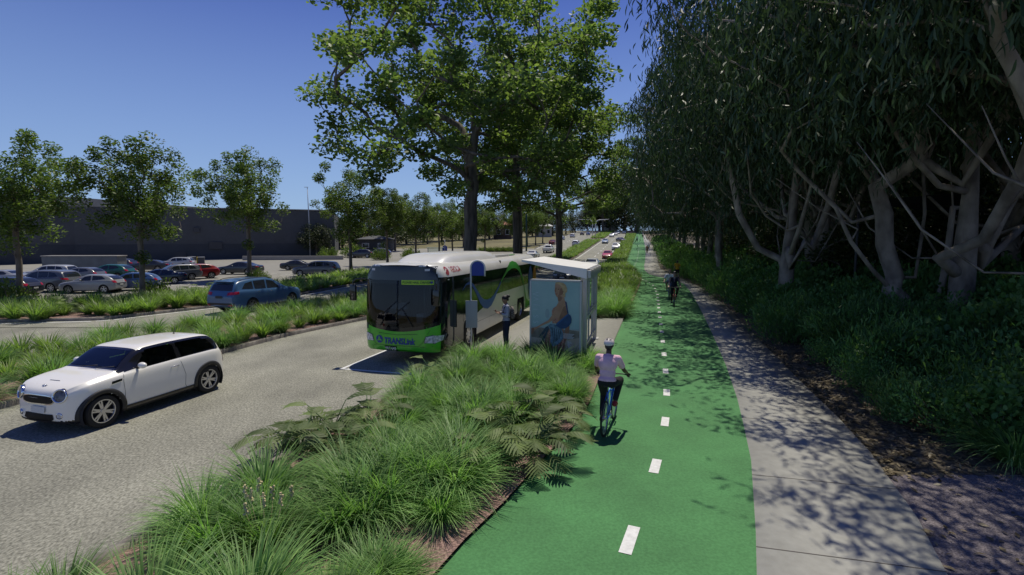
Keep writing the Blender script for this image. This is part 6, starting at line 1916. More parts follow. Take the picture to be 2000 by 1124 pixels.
    def legs(fr, fat=.016):
        def f(b):
            ellip(b, pel - tdir * .01, (.118 * k + g_, .165 + g_, .115), Rt)
            for a in 'LR':
                hp, kn, an = J['hip' + a], J['kn' + a], J['an' + a]
                if fr <= 1: capsule(b, hp, hp + (kn - hp) * fr, .094 + fat, .070 + fat)
                else: capsule(b, hp, kn, .094 + fat * .7, .060 + fat * .8); capsule(b, kn, kn + (an - kn) * (fr - 1), .062 + fat * .8, .040 + fat)
        return f
    top, tf, bot, bf, shoe = clothes
    b = bmesh.new(); torso(b, vest != 'tucked'); sleeves(tf)(b); fuse('shirt' if top != 'navy_cloth' else 'jacket', b, vox * 1.05, M[top], root, 4)
    b = bmesh.new(); legs(bf)(b); fuse('trousers' if bf > 1 else 'shorts', b, vox * 1.05, M[bot], root, 4)
    for a in 'LR':
        an, to = J['an' + a], J['toe' + a]; d = (to - an); d2 = Vector((d.x, d.y, 0)).normalized()
        hl = an + Vector((0, 0, -.045)) - d2 * .03; tp = to + Vector((0, 0, -.008))
        b = bmesh.new(); capsule(b, hl, hl * .4 + tp * .6, .046, .046); capsule(b, hl * .4 + tp * .6, tp + d2 * .02, .046, .038); capsule(b, an + Vector((0, 0, -.01)), hl, .046, .046)
        fuse('shoe', b, .0095, M[shoe], root, 2)
    if helmet:
        b = bmesh.new(); ellip(b, H((-.012, 0, .045)), (.135, .104, .105), hq)
        h = fuse('helmet', b, .009, M[helmet], root, 1, cut=[(H((0, 0, .030)), hq @ Vector((.12, 0, -1)))])
        hb = bvh_of(h.data)
        for i, (fx, fy) in enumerate([(x_, y_) for x_ in (-.115, -.075, -.02, .045, .095) for y_ in (-.062, -.022, .022, .062)]):
            st_ = H((fx * 1.6, fy * 1.3, .30)); dr = (H((fx * .3, fy * .3, .03)) - st_).normalized()
            hit = hb.ray_cast(st_, dr)
            if hit[0] is None: continue
            b = bmesh.new(); q = hit[1].to_track_quat('Z', 'X').to_matrix()
            ellip(b, hit[0], (.026, .009, .003), q); from_bm('helmet_vent', b, M['helmet_dark'], h)
        b = bmesh.new(); ellip(b, H((-.075, 0, -.02)), (.042, .070, .045), hq); from_bm('helmet_strap', b, M['helmet_dark'], root)
    return root, H, dict(fw=fw, ax=ax, up=tdir)

# ------------------------------------------------------------------ bicycle, facing +x, origin on the ground under the bottom bracket
def bicycle(label, col, loc, rz, sc=1.0, lean=0):
    t = empty('bicycle', loc, rz, label, 'bicycle'); t.scale = (sc,) * 3; t.rotation_euler = (lean, 0, rz)
    fm = mat('bike_paint', col, .3, coat=.5)
    r = .345; rw, fwv = V3(-.44, 0, r), V3(.60, 0, r); bb_, st_, hd_, hb_ = V3(0, 0, .29), V3(-.18, 0, .80), V3(.42, 0, .86), V3(.47, 0, .70)
    bm = bmesh.new()
    add_tube(bm, [bb_, st_], .017, 10); add_tube(bm, [bb_, hb_], .022, 10); add_tube(bm, [st_ + V3(.02, 0, -.06), hd_], .018, 10); add_tube(bm, [hd_ + V3(-.01, 0, .03), hb_ + V3(.015, 0, -.03)], .022, 10)
    for s in (1, -1):
        add_tube(bm, [bb_ + V3(0, s * .03, 0), rw + V3(0, s * .06, 0)], .010, 8); add_tube(bm, [st_ + V3(.01, s * .02, -.06), rw + V3(0, s * .06, 0)], .008, 8)
        add_tube(bm, [hb_ + V3(.01, s * .055, -.05), fwv + V3(0, s * .055, 0)], .013, 8)
    add_tube(bm, [hb_ + V3(.01, -.06, -.05), hb_ + V3(.01, .06, -.05)], .018, 8)
    from_bm('frame', bm, fm, t)
    bm = bmesh.new(); add_tube(bm, [st_, st_ + V3(-.035, 0, .13)], .013, 8); sp_ = from_bm('seat_post', bm, M['black_trim'], t)
    bm = bmesh.new(); ellip(bm, V3(-.27, 0, .955), (.09, .075, .028)); capsule(bm, V3(-.22, 0, .955), V3(-.08, 0, .955), .032, .018)
    fuse('saddle', bm, .008, M['black_trim'], t)
    bm = bmesh.new(); add_tube(bm, [hd_, hd_ + V3(-.03, 0, .13)], .014, 8); add_tube(bm, [hd_ + V3(-.03, 0, .13), hd_ + V3(.04, 0, .15)], .014, 8)
    hbp = [V3(.42, -.33, 1.03), V3(.46, -.18, 1.02), V3(.47, 0, 1.01), V3(.46, .18, 1.02), V3(.42, .33, 1.03)]
    add_tube(bm, hbp, .012, 8); hb2 = from_bm('handlebar', bm, M['black_trim'], t)
    for s in (1, -1):
        bm = bmesh.new(); add_tube(bm, [V3(.425, s * .24, 1.025), V3(.40, s * .345, 1.033)], .017, 8); from_bm('grip', bm, M['black_trim'], hb2)
    for c in (rw, fwv):
        bm = bmesh.new(); pr = [(r - .040 + .021 * (1 - math.cos(a)), .021 * math.sin(a)) for a in np.linspace(0, 2 * PI, 11)[:-1]]
        add_lathe(bm, pr, 48, 'y', closed=True); w_ = from_bm('wheel', bm, M['tyre'], t, 60); w_.location = c
        bm = bmesh.new(); add_lathe(bm, [(r - .042, -.011), (r - .042, .011), (r - .062, .009), (r - .062, -.009)], 48, 'y', closed=True); from_bm('rim', bm, M['alloy'], w_)
        bm = bmesh.new(); add_tube(bm, [V3(0, -.05, 0), V3(0, .05, 0)], .018, 10)
        for k in range(24):
            a = 2 * PI * k / 24; s = 1 if k % 2 else -1; add_tube(bm, [V3(.018 * math.cos(a + .8 * s), s * .03, .018 * math.sin(a + .8 * s)), V3((r - .06) * math.cos(a), 0, (r - .06) * math.sin(a))], .0014, 4, cap=False)
        from_bm('spokes', bm, M['alloy'], w_)
    bm = bmesh.new(); add_lathe(bm, [(.085, -.045), (.09, -.042), (.085, -.039), (.03, -.04)], 28, 'y', tuple(bb_)); add_tube(bm, [bb_ + V3(0, -.06, 0), bb_ + V3(0, .06, 0)], .02, 10)
    from_bm('chainring', bm, M['alloy'], t)
    return t

def rider_joints(left_down=True, lean_=.28, wr=((.41, .30, 1.06), (.41, -.30, 1.06)), up=False):
    d, u = (1, -1) if left_down else (-1, 1)
    pd, pu = V3(.02, d * .125, .135), V3(.03, u * .125, .455)
    pel = V3(-.23, 0, 1.03)
    tl = .50; n = pel + V3(math.sin(lean_), 0, math.cos(lean_)) * tl
    J = dict(pelvis=pel, waist=pel.lerp(n, .32), chest=pel.lerp(n, .68) + V3(-.02, 0, 0), neck=n, head=n + V3(.06, 0, .19),
             shL=n + V3(-.01, .19, -.05), shR=n + V3(-.01, -.19, -.05), wrL=V3(*wr[0]) + V3(-.075, 0, .02), wrR=V3(*wr[1]) + V3(-.075, 0, .02))
    for a, s in (('L', 1), ('R', -1)):
        J['el' + a] = (J['sh' + a] + J['wr' + a]) / 2 + V3(-.03, s * .035, -.08)
        down = (s == d)
        J['hip' + a] = pel + V3(0, s * .09, -.03)
        if down: J['kn' + a] = V3(.13, s * .13, .66); J['an' + a] = pd + V3(-.08, 0, .10); J['toe' + a] = pd + V3(.07, 0, .03)
        else: J['kn' + a] = V3(.22, s * .18, .96); J['an' + a] = pu + V3(-.08, 0, .12); J['toe' + a] = pu + V3(.07, 0, .045)
    return J

# main cyclist, seen from behind
pr_, pf_ = g(1180, 853), g(1203, 812)
dd = Vector((pf_.x - pr_.x, pf_.y - pr_.y)); rzc = math.atan2(dd.y, dd.x)
k = 0.93
mid = Vector((pr_.x, pr_.y)) + dd.normalized() * .44 * k
bicycle('blue bicycle ridden along the green path by the man in the pink shirt', (.012, .13, .50), (mid.x, mid.y, .012), rzc, k)
J = rider_joints(True, .20)
r_, H_, F_ = person('cyclist in a pale pink shirt and white helmet, seen from behind on the green path', J, ('shirt_pink', .62, 'black_cloth', 1.86, 'shoe_red'), 'skin_dark', (mid.x, mid.y, .012), rzc, k, .0085, hair='short', helmet='helmet_white')
bm = bmesh.new()
for s in (1, -1):
    capsule(bm, J['neck'] + V3(-.045, s * .02, .005), J['neck'] + V3(.03, s * .06, .0), .016, .014)
fuse('collar', bm, .006, M['shirt_pink'], r_)
# two riders coming on
q = g(1316, 597)
hr = math.atan2(-1, -.28)
bicycle('red bicycle of the man in the dark suit coming down the green path', (.30, .015, .01), (q.x, q.y, .012), hr, 1.0)
J = rider_joints(False, .10)
r_, H_, F_ = person('cyclist in a dark suit, tie and dark helmet riding towards the camera', J, ('navy_cloth', 1.85, 'black_cloth', 1.9, 'shoe_black'), 'skin_fair', (q.x, q.y, .012), hr, 1.0, .011, hair='short', helmet='helmet_dark')
ch = J['chest']
bm = bmesh.new(); add_prism(bm, [ch + V3(.142, -.045, .17), ch + V3(.142, .045, .17), ch + V3(.155, .004, -.08), ch + V3(.155, -.004, -.08)], (.012, 0, 0)); from_bm('shirt_front', bm, M['white_cloth'], r_)
bm = bmesh.new(); add_prism(bm, [ch + V3(.156, -.016, .165), ch + V3(.156, .016, .165), ch + V3(.166, .022, -.04), ch + V3(.166, 0, -.07), ch + V3(.166, -.022, -.04)], (.008, 0, 0)); from_bm('tie', bm, M['tie'], r_)
q = g(1306.5, 584)
bicycle('dark blue bicycle of the bare headed rider in the grey T-shirt', (.03, .07, .22), (q.x, q.y, .012), hr, 1.02)
J = rider_joints(True, .52)
person('cyclist in a pale grey T-shirt and grey shorts riding behind the man in the suit', J, ('tshirt_grey', .62, 'shorts_grey', .9, 'shoe_blue'), 'skin_fair', (q.x, q.y, .012), hr, 1.02, .012, hair='short', hairm='hair_blond')
# the runner in the gold shirt, seen from behind
def stand(leg=(0, 0), arms='down', h=1.0):
    J = dict(pelvis=V3(0, 0, .95), waist=V3(0, 0, 1.10), chest=V3(0, 0, 1.29), neck=V3(-.01, 0, 1.47), head=V3(.02, 0, 1.63), shL=V3(0, .18, 1.42), shR=V3(0, -.18, 1.42))
    for a, s, f in (('L', 1, leg[0]), ('R', -1, leg[1])):
        J['hip' + a] = V3(0, s * .09, .92)
        if f > 0: J['kn' + a] = V3(.10 * f + .06, s * .10, .52); J['an' + a] = V3(.22 * f, s * .10, .09)
        elif f < 0: J['kn' + a] = V3(-.02, s * .10, .50); J['an' + a] = V3(.42 * f, s * .10, .09 - .22 * f)
        else: J['kn' + a] = V3(.02, s * .095, .50); J['an' + a] = V3(0, s * .095, .09)
        an = J['an' + a]; J['toe' + a] = an + (V3(.15, 0, -.055) if f >= 0 else V3(.08, 0, -.13))
        J['el' + a] = V3(-.04, s * .25, 1.14); J['wr' + a] = V3(.02, s * .27, .90)
    return J
q = g(1322, 547); J = stand((.5, -.8))
J['elL'], J['elR'] = V3(-.10, .25, 1.16), V3(-.02, -.26, 1.15); J['wrL'], J['wrR'] = V3(.12, .24, 1.08), V3(.22, -.2, 1.15)
person('runner in a gold shirt and black shorts on the footpath, seen from behind', J, ('shirt_gold', .6, 'black_cloth', .62, 'shoe_black'), 'skin_fair', (q.x, q.y, .015), math.atan2(1, .15), 1.0, .012, hair='short', grip=1.0)
# distant people
q = g(1263.5, 495); J = stand((.4, -.3))
person('distant walker in orange brown clothes at the edge of the green path', J, ('orange_cloth', .7, 'orange_cloth', 1.8, 'shoe_black'), 'skin_mid', (q.x, q.y, q.z), math.atan2(-1, -.1), 1.0, .02, hair='short', face=False)
q = g(1266.5, 491); J = stand((.3, -.4))
person('distant walker in a pale grey top beside the one in orange brown', J, ('tshirt_grey', .7, 'shorts_grey', .9, 'shoe_black'), 'skin_fair', (q.x, q.y, q.z), math.atan2(-1, -.1), 1.0, .02, hair='short', face=False)
q = g(1244.5, 473); J = stand((.3, -.4))
person('most distant walker, in white, where the green path disappears', J, ('white_cloth', .7, 'black_cloth', 1.8, 'shoe_black'), 'skin_fair', (q.x, q.y, q.z), math.atan2(-1, -.1), 1.0, .02, hair='short', face=False)
# the woman waiting with her phone
q = g(989, 684, z=.125)
J = stand()
J['headrot'] = Euler((0, .55, 0)).to_matrix(); J['head'] = V3(.035, 0, 1.62)
J['elL'], J['elR'] = V3(.02, .23, 1.15), V3(.03, -.23, 1.15); J['wrL'], J['wrR'] = V3(.25, .12, 1.20), V3(.26, -.06, 1.22)
J['shL'], J['shR'] = V3(0, .165, 1.41), V3(0, -.165, 1.41)
kw = 1.70 / 1.74
hw = math.atan2(-.25, -1)
r_, H_, F_ = person('woman in a striped top and dark jeans looking at her phone at the bus stop', J, ('shirt_striped', 1.62, 'jeans', 1.93, 'shoe_white'), 'skin_mid', (q.x, q.y, .125), hw, kw, .0085, female=True, hair='bun', grip=.7, handup=V3(0, 0, -1))
t = empty('phone', (0, 0, 0), label='black phone held in the hands of the waiting woman', cat='phone')
Mw = Matrix.Translation(Vector((q.x, q.y, .125))) @ Matrix.Rotation(hw, 4, 'Z') @ Matrix.Scale(kw, 4)
bm = bmesh.new(); add_box(bm, (0, 0, 0), (.15, .075, .009), bev=.003); o = from_bm('case', bm, M['black_trim'], t)
bm = bmesh.new(); add_box(bm, (0, 0, .0052), (.14, .067, .001)); from_bm('screen', bm, M['dark_glass'], t)
t.matrix_world = Mw @ Matrix.Translation(V3(.35, .02, 1.265)) @ Euler((0, -.45, 0)).to_matrix().to_4x4()
t = empty('backpack', (0, 0, 0), label='dark checked backpack on the back of the waiting woman', cat='backpack')
bm = bmesh.new(); ellip(bm, V3(-.185, 0, 1.20), (.075, .135, .21)); ellip(bm, V3(-.22, 0, 1.10), (.065, .11, .12)); fuse('bag', bm, .012, M['bag_pattern'], t)
for s in (1, -1):
    bm = bmesh.new(); add_tube(bm, [V3(-.13, s * .09, 1.38), V3(-.03, s * .115, 1.475), V3(.10, s * .115, 1.38), V3(.12, s * .12, 1.22), V3(-.06, s * .15, 1.06), V3(-.14, s * .1, 1.05)], .012, 6); from_bm('strap', bm, M['black_trim'], t)
t.matrix_world = Mw
# the driver, seated in the bus
J = dict(pelvis=V3(0, 0, .55), waist=V3(0, 0, .70), chest=V3(.01, 0, .89), neck=V3(.0, 0, 1.07), head=V3(.03, 0, 1.23), shL=V3(0, .18, 1.02), shR=V3(0, -.18, 1.02),
         elL=V3(.16, .27, .84), elR=V3(.16, -.27, .84), wrL=V3(.40, .17, .92), wrR=V3(.40, -.17, .92))
for a, s in (('L', 1), ('R', -1)): J['hip' + a] = V3(.05, s * .1, .52); J['kn' + a] = V3(.42, s * .14, .56); J['an' + a] = V3(.52, s * .14, .15); J['toe' + a] = V3(.66, s * .14, .09)
Mb = Matrix.Translation(bus.location) @ Matrix.Rotation(rzb, 4, 'Z') @ Matrix.Translation(V3(-1.18, -.62, .52))
r_, H_, F_ = person('bus driver in a pale shirt behind the windscreen of the bus', J, ('white_cloth', .62, 'navy_cloth', 1.8, 'shoe_black'), 'skin_fair', (0, 0, 0), 0, 1.0, .012, hair='short')
r_.location = Mb.translation; r_.rotation_euler = (0, 0, rzb)
# ------------------------------------------------------------------ bus stop
M['shelter'] = mat('shelter_metal', (0.50, 0.49, 0.47), 0.45, var=0.05, vscale=3)
M['shelter_roof'] = mat('shelter_roof', (0.74, 0.73, 0.70), 0.5, var=0.04, vscale=2)
M['sign_blue'] = mat('sign_blue', (0.012, 0.040, 0.30), 0.45)
M['white_metal'] = mat('white_metal', (0.66, 0.66, 0.66), 0.4)
M['panel_grey'] = mat('panel_grey', (0.42, 0.42, 0.42), 0.5, var=.05)
M['clear_pane'] = glass_mat('shelter_glass', (0.86, 0.90, 0.90), 0.02)
M['steel_green'] = mat('pole_green', (0.015, 0.055, 0.045), 0.6)
M['galv'] = mat('galvanised', (0.42, 0.43, 0.44), 0.5, metal=.3, var=.08)
M['dark_metal'] = mat('dark_metal', (0.05, 0.05, 0.055), 0.6)
# shelter: local x runs along the road (away from the camera), y towards the bus, z up
sx, sy = 2.12, 14.75
dS = Vector((0.255, 0.967)).normalized(); rs_ = math.atan2(dS.y, dS.x)
sh_ = empty('bus_shelter', (sx, sy, .125), rs_, 'white bus shelter with a sloping flat roof and glass back', 'bus shelter')
H1, LEN = 2.36, 3.0
for x in (0, LEN):
    bm = bmesh.new(); add_box(bm, (x, 0, H1 / 2), (.22 if x == 0 else .20, .12, H1), bev=.008)
    add_box(bm, (x, .10, H1 / 2 + .02), (.05, .07, H1 - .1), bev=.006)
    add_box(bm, (x, -.01, .015), (.34, .26, .03), bev=.004)
    from_bm('post', bm, M['shelter'], sh_, 30)
for x in (1.0, 2.0):
    bm = bmesh.new(); add_box(bm, (x, 0, H1 / 2 + .1), (.05, .05, H1 - .3), bev=.006); from_bm('mullion', bm, M['shelter'], sh_, 30)
for z, h in ((.32, .07), (1.12, .10), (1.25, .045), (2.26, .12)):
    bm = bmesh.new(); add_box(bm, (LEN / 2, -.004, z), (LEN - .20, .06, h), bev=.006); from_bm('rail', bm, M['shelter'], sh_, 30)
for x0 in (.12, 1.03, 2.03):
    bm = bmesh.new(); add_box(bm, (x0 + .44, .008, 1.74), (.86, .008, .90)); from_bm('glass_pane', bm, M['clear_pane'], sh_)
# roof: a tapering slab, thick over the posts and thin at the kerb side
bm = bmesh.new()
zr = lambda y: 2.60 + .16 * max(0, y) / 1.8
def roofpt(x, y, top):
    k_ = min(1, max(0, y + .1) / 1.95); return (x, y, (2.59 + .25 * k_) if top else (2.30 + .49 * k_))
ys_ = (-.06, .30, 1.85)
V_ = {}
for x in (-.20, LEN + .22):
    for y in ys_:
        for t_ in (0, 1): V_[x, y, t_] = bm.verts.new(roofpt(x, y, t_))
xa, xb = -.20, LEN + .22
for y0, y1 in zip(ys_[:-1], ys_[1:]):
    bm.faces.new((V_[xa, y0, 1], V_[xb, y0, 1], V_[xb, y1, 1], V_[xa, y1, 1])); bm.faces.new((V_[xa, y0, 0], V_[xa, y1, 0], V_[xb, y1, 0], V_[xb, y0, 0]))
    for x in (xa, xb): bm.faces.new((V_[x, y0, 0], V_[x, y0, 1], V_[x, y1, 1], V_[x, y1, 0]))
for y in (ys_[0], ys_[-1]): bm.faces.new((V_[xa, y, 0], V_[xb, y, 0], V_[xb, y, 1], V_[xa, y, 1]))
bmesh.ops.recalc_face_normals(bm, faces=bm.faces)
from_bm('roof', bm, M['shelter_roof'], sh_)
bm = bmesh.new(); add_box(bm, (LEN / 2, -.12, 2.44), (LEN + .3, .10, .22), bev=.01); from_bm('gutter_beam', bm, M['shelter'], sh_, 30)
for x in (.25, 1.0, 1.75, 2.5): 
    bm = bmesh.new(); add_box(bm, (x, -.10, 2.585), (.3, .16, .02), bev=.004); from_bm('roof_bracket', bm, M['shelter'], sh_, 30)
bm = bmesh.new(); add_box(bm, (1.7, .42, .46), (2.0, .40, .05), bev=.012)
for x in (.9, 2.5): add_box(bm, (x, .42, .23), (.06, .32, .44), bev=.01)
from_bm('bench', bm, M['shelter'], sh_, 30)

# advertising panel at the near end of the shelter: local x across (left to right in the photo), z up
pA, pB = g(1036, 695, z=.20), g(1133, 704, z=.20)
axp = Vector((pB.x - pA.x, pB.y - pA.y)); PW = axp.length; rp = math.atan2(axp.y, axp.x)
ad = empty('poster_panel', (pA.x, pA.y, .125), rp, 'tall poster panel of a woman in a patterned skirt at the shelter end', 'poster')
PH = 2.18; ZB = .10
bm = bmesh.new()
for a, b in (((0, ZB), (PW, ZB)), ((0, ZB + PH), (PW, ZB + PH)), ((0, ZB), (0, ZB + PH)), ((PW, ZB), (PW, ZB + PH))):
    add_box(bm, ((a[0] + b[0]) / 2, .05, (a[1] + b[1]) / 2), (abs(b[0] - a[0]) + .05, .13, abs(b[1] - a[1]) + .05), bev=.005)
add_box(bm, (PW / 2, .07, ZB + PH / 2), (PW - .02, .08, PH - .02))
from_bm('frame', bm, M['shelter'], ad, 30)
bm = bmesh.new(); add_box(bm, (.2, .05, .05), (.08, .08, .14)); from_bm('foot', bm, M['shelter'], ad); bm = bmesh.new(); add_box(bm, (PW - .2, .05, .05), (.08, .08, .14)); from_bm('foot', bm, M['shelter'], ad)
PX0, PX1, PY0, PY1 = 108, 688, 95, 1020            # where the poster lies in the sketch coordinates below
def pc(x, y, d): return Vector((.03 + (x - PX0) / (PX1 - PX0) * (PW - .06), -.0 - d, ZB + .03 + (PY1 - y) / (PY1 - PY0) * (PH - .06)))
def pmat(n, c, c2=None, s=3): return mat('poster_' + n, c, .6, col2=c2, vscale=s) if c2 else mat('poster_' + n, c, .6, var=.12, vscale=s)
def draw(name, pts, m, d, parent=None):
    bm = bmesh.new(); f = bm.faces.new([bm.verts.new(pc(x, y, d)) for x, y in pts]); f.normal_update()
    if f.normal.y > 0: f.normal_flip()
    bmesh.ops.triangulate(bm, faces=bm.faces[:])
    return from_bm(name, bm, m, parent or sheet)
def ring(cx, cy, rx, ry, n=24, a0=0): return [(cx + rx * math.cos(2 * PI * i / n), cy + ry * math.sin(2 * PI * i / n)) for i in range(n)]
P_ = dict(sky=pmat('sky', (.27, .41, .41), (.34, .47, .46), 1.5), haze=pmat('haze', (.24, .34, .36), (.30, .38, .38)), sand=pmat('sand', (.30, .25, .19), (.40, .35, .28), 4), far=pmat('far', (.13, .115, .09), (.22, .20, .16), 6),
    skin=pmat('skin', (.36, .19, .11), (.46, .27, .17), 4), skin2=pmat('skin_shade', (.20, .095, .055), (.29, .15, .09), 5), hair=pmat('hair', (.36, .24, .11), (.55, .40, .21), 18), hair2=pmat('hair_shade', (.12, .07, .035), (.2, .12, .06), 18),
    blue=pmat('blue', (.008, .035, .10), (.012, .06, .16), 8), blue2=pmat('blue_light', (.02, .09, .24)), denim=pmat('denim', (.05, .11, .15), (.15, .26, .33), 14), denim2=pmat('denim_dark', (.015, .035, .05), (.05, .09, .12), 14),
    skirt=pmat('skirt', (.20, .075, .05), (.50, .27, .19), 26), skirt2=pmat('skirt_dark', (.06, .02, .018), (.18, .07, .05), 30), dark=pmat('dark', (.02, .012, .01)), lip=pmat('lip', (.28, .05, .05)), pale=pmat('pale', (.42, .52, .56)), ink=pmat('ink', (.55, .58, .60)))
sheet = draw('poster', [(PX0, PY0), (PX1, PY0), (PX1, PY1), (PX0, PY1)], P_['sky'], .016, ad)
draw('sea', [(PX0, 660), (PX1, 660), (PX1, 690), (PX0, 690)], P_['haze'], .018)
draw('beach', [(PX0, 685), (PX1, 680), (PX1, PY1), (PX0, PY1)], P_['sand'], .019)
draw('dunes', [(PX0, 690), (230, 672), (400, 700), (560, 676), (PX1, 690), (PX1, 770), (560, 800), (400, 770), (250, 810), (PX0, 800)], P_['far'], .020)
draw('figure_far', ring(305, 492, 26, 60, 16), P_['haze'], .018)
# the woman
draw('far_arm', [(525, 650), (575, 630), (570, 700), (545, 790), (520, 860), (510, 800), (520, 720)], P_['skin2'], .022)
draw('skirt', [(320, 650), (500, 660), (520, 780), (528, 900), (512, 938), (498, 1012), (420, 1008), (330, 1005), (300, 985), (255, 968), (212, 955), (222, 930), (262, 880), (300, 800)], P_['skirt'], .023)
for i in range(7):
    x = 270 + i * 36; draw('skirt_fold', [(x + 18 + i * 2, 790), (x + 26 + i * 2, 790), (x + 12, 1000), (x - 4, 985)], P_['skirt2'], .0245)
draw('back_and_body', [(440, 345), (475, 322), (515, 320), (540, 345), (553, 420), (556, 480), (520, 520), (470, 560), (430, 610), (370, 612), (365, 560), (362, 470), (385, 425), (420, 390)], P_['skin'], .024)
draw('top', [(362, 500), (362, 455), (380, 420), (410, 400), (400, 440), (425, 520), (430, 600), (372, 612)], P_['skirt'], .0255)
draw('back_shade', [(500, 400), (530, 380), (548, 450), (540, 500), (470, 560), (440, 600), (450, 540)], P_['skin2'], .0255)
draw('strap', [(520, 335), (535, 335), (560, 478), (548, 482)], P_['blue'], .027)
draw('near_arm', [(440, 345), (480, 335), (500, 375), (490, 430), (440, 500), (390, 560), (320, 610), (240, 650), (185, 685), (150, 712), (125, 745), (110, 755), (108, 690), (140, 680), (180, 665), (240, 625), (320, 575), (370, 500), (400, 430)], P_['skin'], .028)
draw('neck', [(425, 270), (490, 240), (512, 300), (515, 330), (475, 340), (440, 340), (432, 310)], P_['skin'], .026)
draw('neck_shade', [(432, 282), (470, 268), (490, 290), (470, 325), (440, 335)], P_['skin2'], .0265)
draw('hair_back', [(402, 110), (440, 98), (490, 102), (525, 130), (543, 175), (540, 215), (520, 235), (522, 280), (505, 282), (490, 250), (470, 180), (430, 130)], P_['hair'], .027)
draw('face', [(402, 125), (430, 112), (468, 125), (492, 160), (500, 205), (492, 240), (465, 268), (430, 282), (412, 275), (405, 250), (400, 236), (396, 215), (392, 200), (398, 178), (396, 150)], P_['skin'], .029)
draw('face_shade', [(455, 180), (492, 165), (500, 205), (492, 240), (450, 275), (425, 282), (450, 240)], P_['skin2'], .0300)
draw('hair_front', [(400, 128), (405, 104), (440, 97), (480, 104), (500, 140), (505, 200), (495, 225), (486, 180), (462, 140), (430, 118)], P_['hair'], .0305)
for x, y in ((410, 183), (440, 186)): draw('eye', ring(x, y, 9, 4.5, 12), P_['dark'], .0312)
for x, y in ((408, 170), (442, 170)): draw('eyebrow', [(x - 10, y), (x + 14, y - 3), (x + 14, y + 2), (x - 10, y + 4)], P_['hair2'], .0312)
draw('nose', [(404, 190), (412, 190), (408, 222), (398, 220)], P_['skin2'], .0312); draw('mouth', ring(415, 246, 13, 5, 12), P_['lip'], .0312)
draw('ear', ring(493, 215, 7, 14, 12), P_['skin2'], .0318)
draw('bag', [(415, 612), (556, 478), (585, 500), (600, 540), (596, 590), (570, 632), (530, 662), (480, 672), (440, 655), (418, 640)], P_['blue'], .0315); draw('bag_edge', [(415, 612), (556, 478), (566, 486), (424, 628)], P_['blue2'], .0325)
draw('denim_wrap', [(320, 640), (345, 618), (420, 625), (480, 668), (500, 720), (505, 790), (460, 850), (400, 895), (362, 892), (345, 840), (350, 760), (340, 690)], P_['denim'], .0305)
draw('denim_sleeve', [(318, 650), (335, 680), (300, 760), (262, 835), (235, 892), (222, 870), (250, 800), (285, 740)], P_['denim2'], .031); draw('denim_sleeve', [(320, 645), (290, 660), (240, 735), (205, 785), (218, 790), (265, 750), (310, 690)], P_['denim2'], .0315)
for i in range(5): draw('denim_fold', [(362 + i * 26, 660 + i * 8), (372 + i * 26, 660 + i * 8), (392 + i * 16, 860 - i * 14), (380 + i * 16, 850 - i * 14)], P_['denim2'], .0315)
draw('hand', [(108, 690), (135, 678), (150, 700), (140, 735), (118, 765), (108, 768)], P_['skin2'], .029)
# vertical lettering up the left edge, and the small print
def ptext(name, body, size, x, y, m, d, rot=0, sx=1, sp=None):
    b = text_bm(body, size, sx=sx); o = pc(x, y, d)
    for v in b.verts:
        u, w2 = v.co.x, v.co.y
        if rot: u, w2 = -w2, u
        v.co = o + Vector((u, 0, w2))
    return from_bm(name, b, m, sheet)
for ch, y in (('S', 628), ('S', 556), ('I', 458), ('J', 402), ('V', 345), ('Λ', 285), ('I', 130)):
    ptext('lettering', ch, .22, 196, y, P_['pale'], .021, rot=1, sx=.9)
for i in range(5): draw('small_print', [(505, 728 + i * 13), (632 - (i % 3) * 12, 728 + i * 13), (632 - (i % 3) * 12, 733 + i * 13), (505, 733 + i * 13)], P_['ink'], .034)
for x0, x1, y0, y1 in ((556, 561, 815, 880), (566, 571, 820, 905), (578, 583, 825, 900), (590, 594, 820, 850), (594, 600, 835, 845), (590, 594, 868, 880)):
    draw('monogram', [(x0, y0), (x1, y0), (x1, y1), (x0, y1)], P_['ink'], .034)
for i, c in enumerate('• • • • • • •'.split()): ptext('small_lettering', 'SITE YSIA'[i], .032, 535 + i * 15, 940, P_['ink'], .034)

# bus stop post
q = g(920.5, 690, z=.06)
bs = empty('bus_stop_sign', (q.x, q.y, .06), math.atan2(.25, .97) * 0, 'bus stop post with a rounded blue sign and a grey timetable board', 'bus stop sign')
TOPZ = 2.92
W_ = .43; xr = W_
bm = bmesh.new()
arc = [V3(W_ / 2 - W_ / 2 * math.cos(a), 0, TOPZ - W_ / 2 - .06 + W_ / 2 * math.sin(a)) for a in np.linspace(0, PI, 15)]
add_tube(bm, [V3(0, 0, -.1), V3(0, 0, 1.2)] + arc + [V3(W_, 0, TOPZ - .54)], .026, 10)
from_bm('post', bm, M['white_metal'], bs)
bm = bmesh.new()
P2 = [V3(.024, -.006, TOPZ - .52), V3(W_ - .022, -.006, TOPZ - .52)] + [V3(W_ / 2 + (W_ / 2 - .022) * math.cos(a), -.006, TOPZ - W_ / 2 - .06 + (W_ / 2 - .022) * math.sin(a)) for a in np.linspace(0, PI, 15)]
add_prism(bm, P2, (0, .012, 0)); from_bm('sign_panel', bm, M['sign_blue'], bs)
bm = bmesh.new(); add_box(bm, (.02, -.045, 1.22), (.36, .03, .84), bev=.006); bd = from_bm('timetable_board', bm, M['panel_grey'], bs, 30)
bm = bmesh.new()
for z in (.95, 1.45): add_box(bm, (.02, -.018, z), (.08, .03, .05))
from_bm('bracket', bm, M['white_metal'], bs)
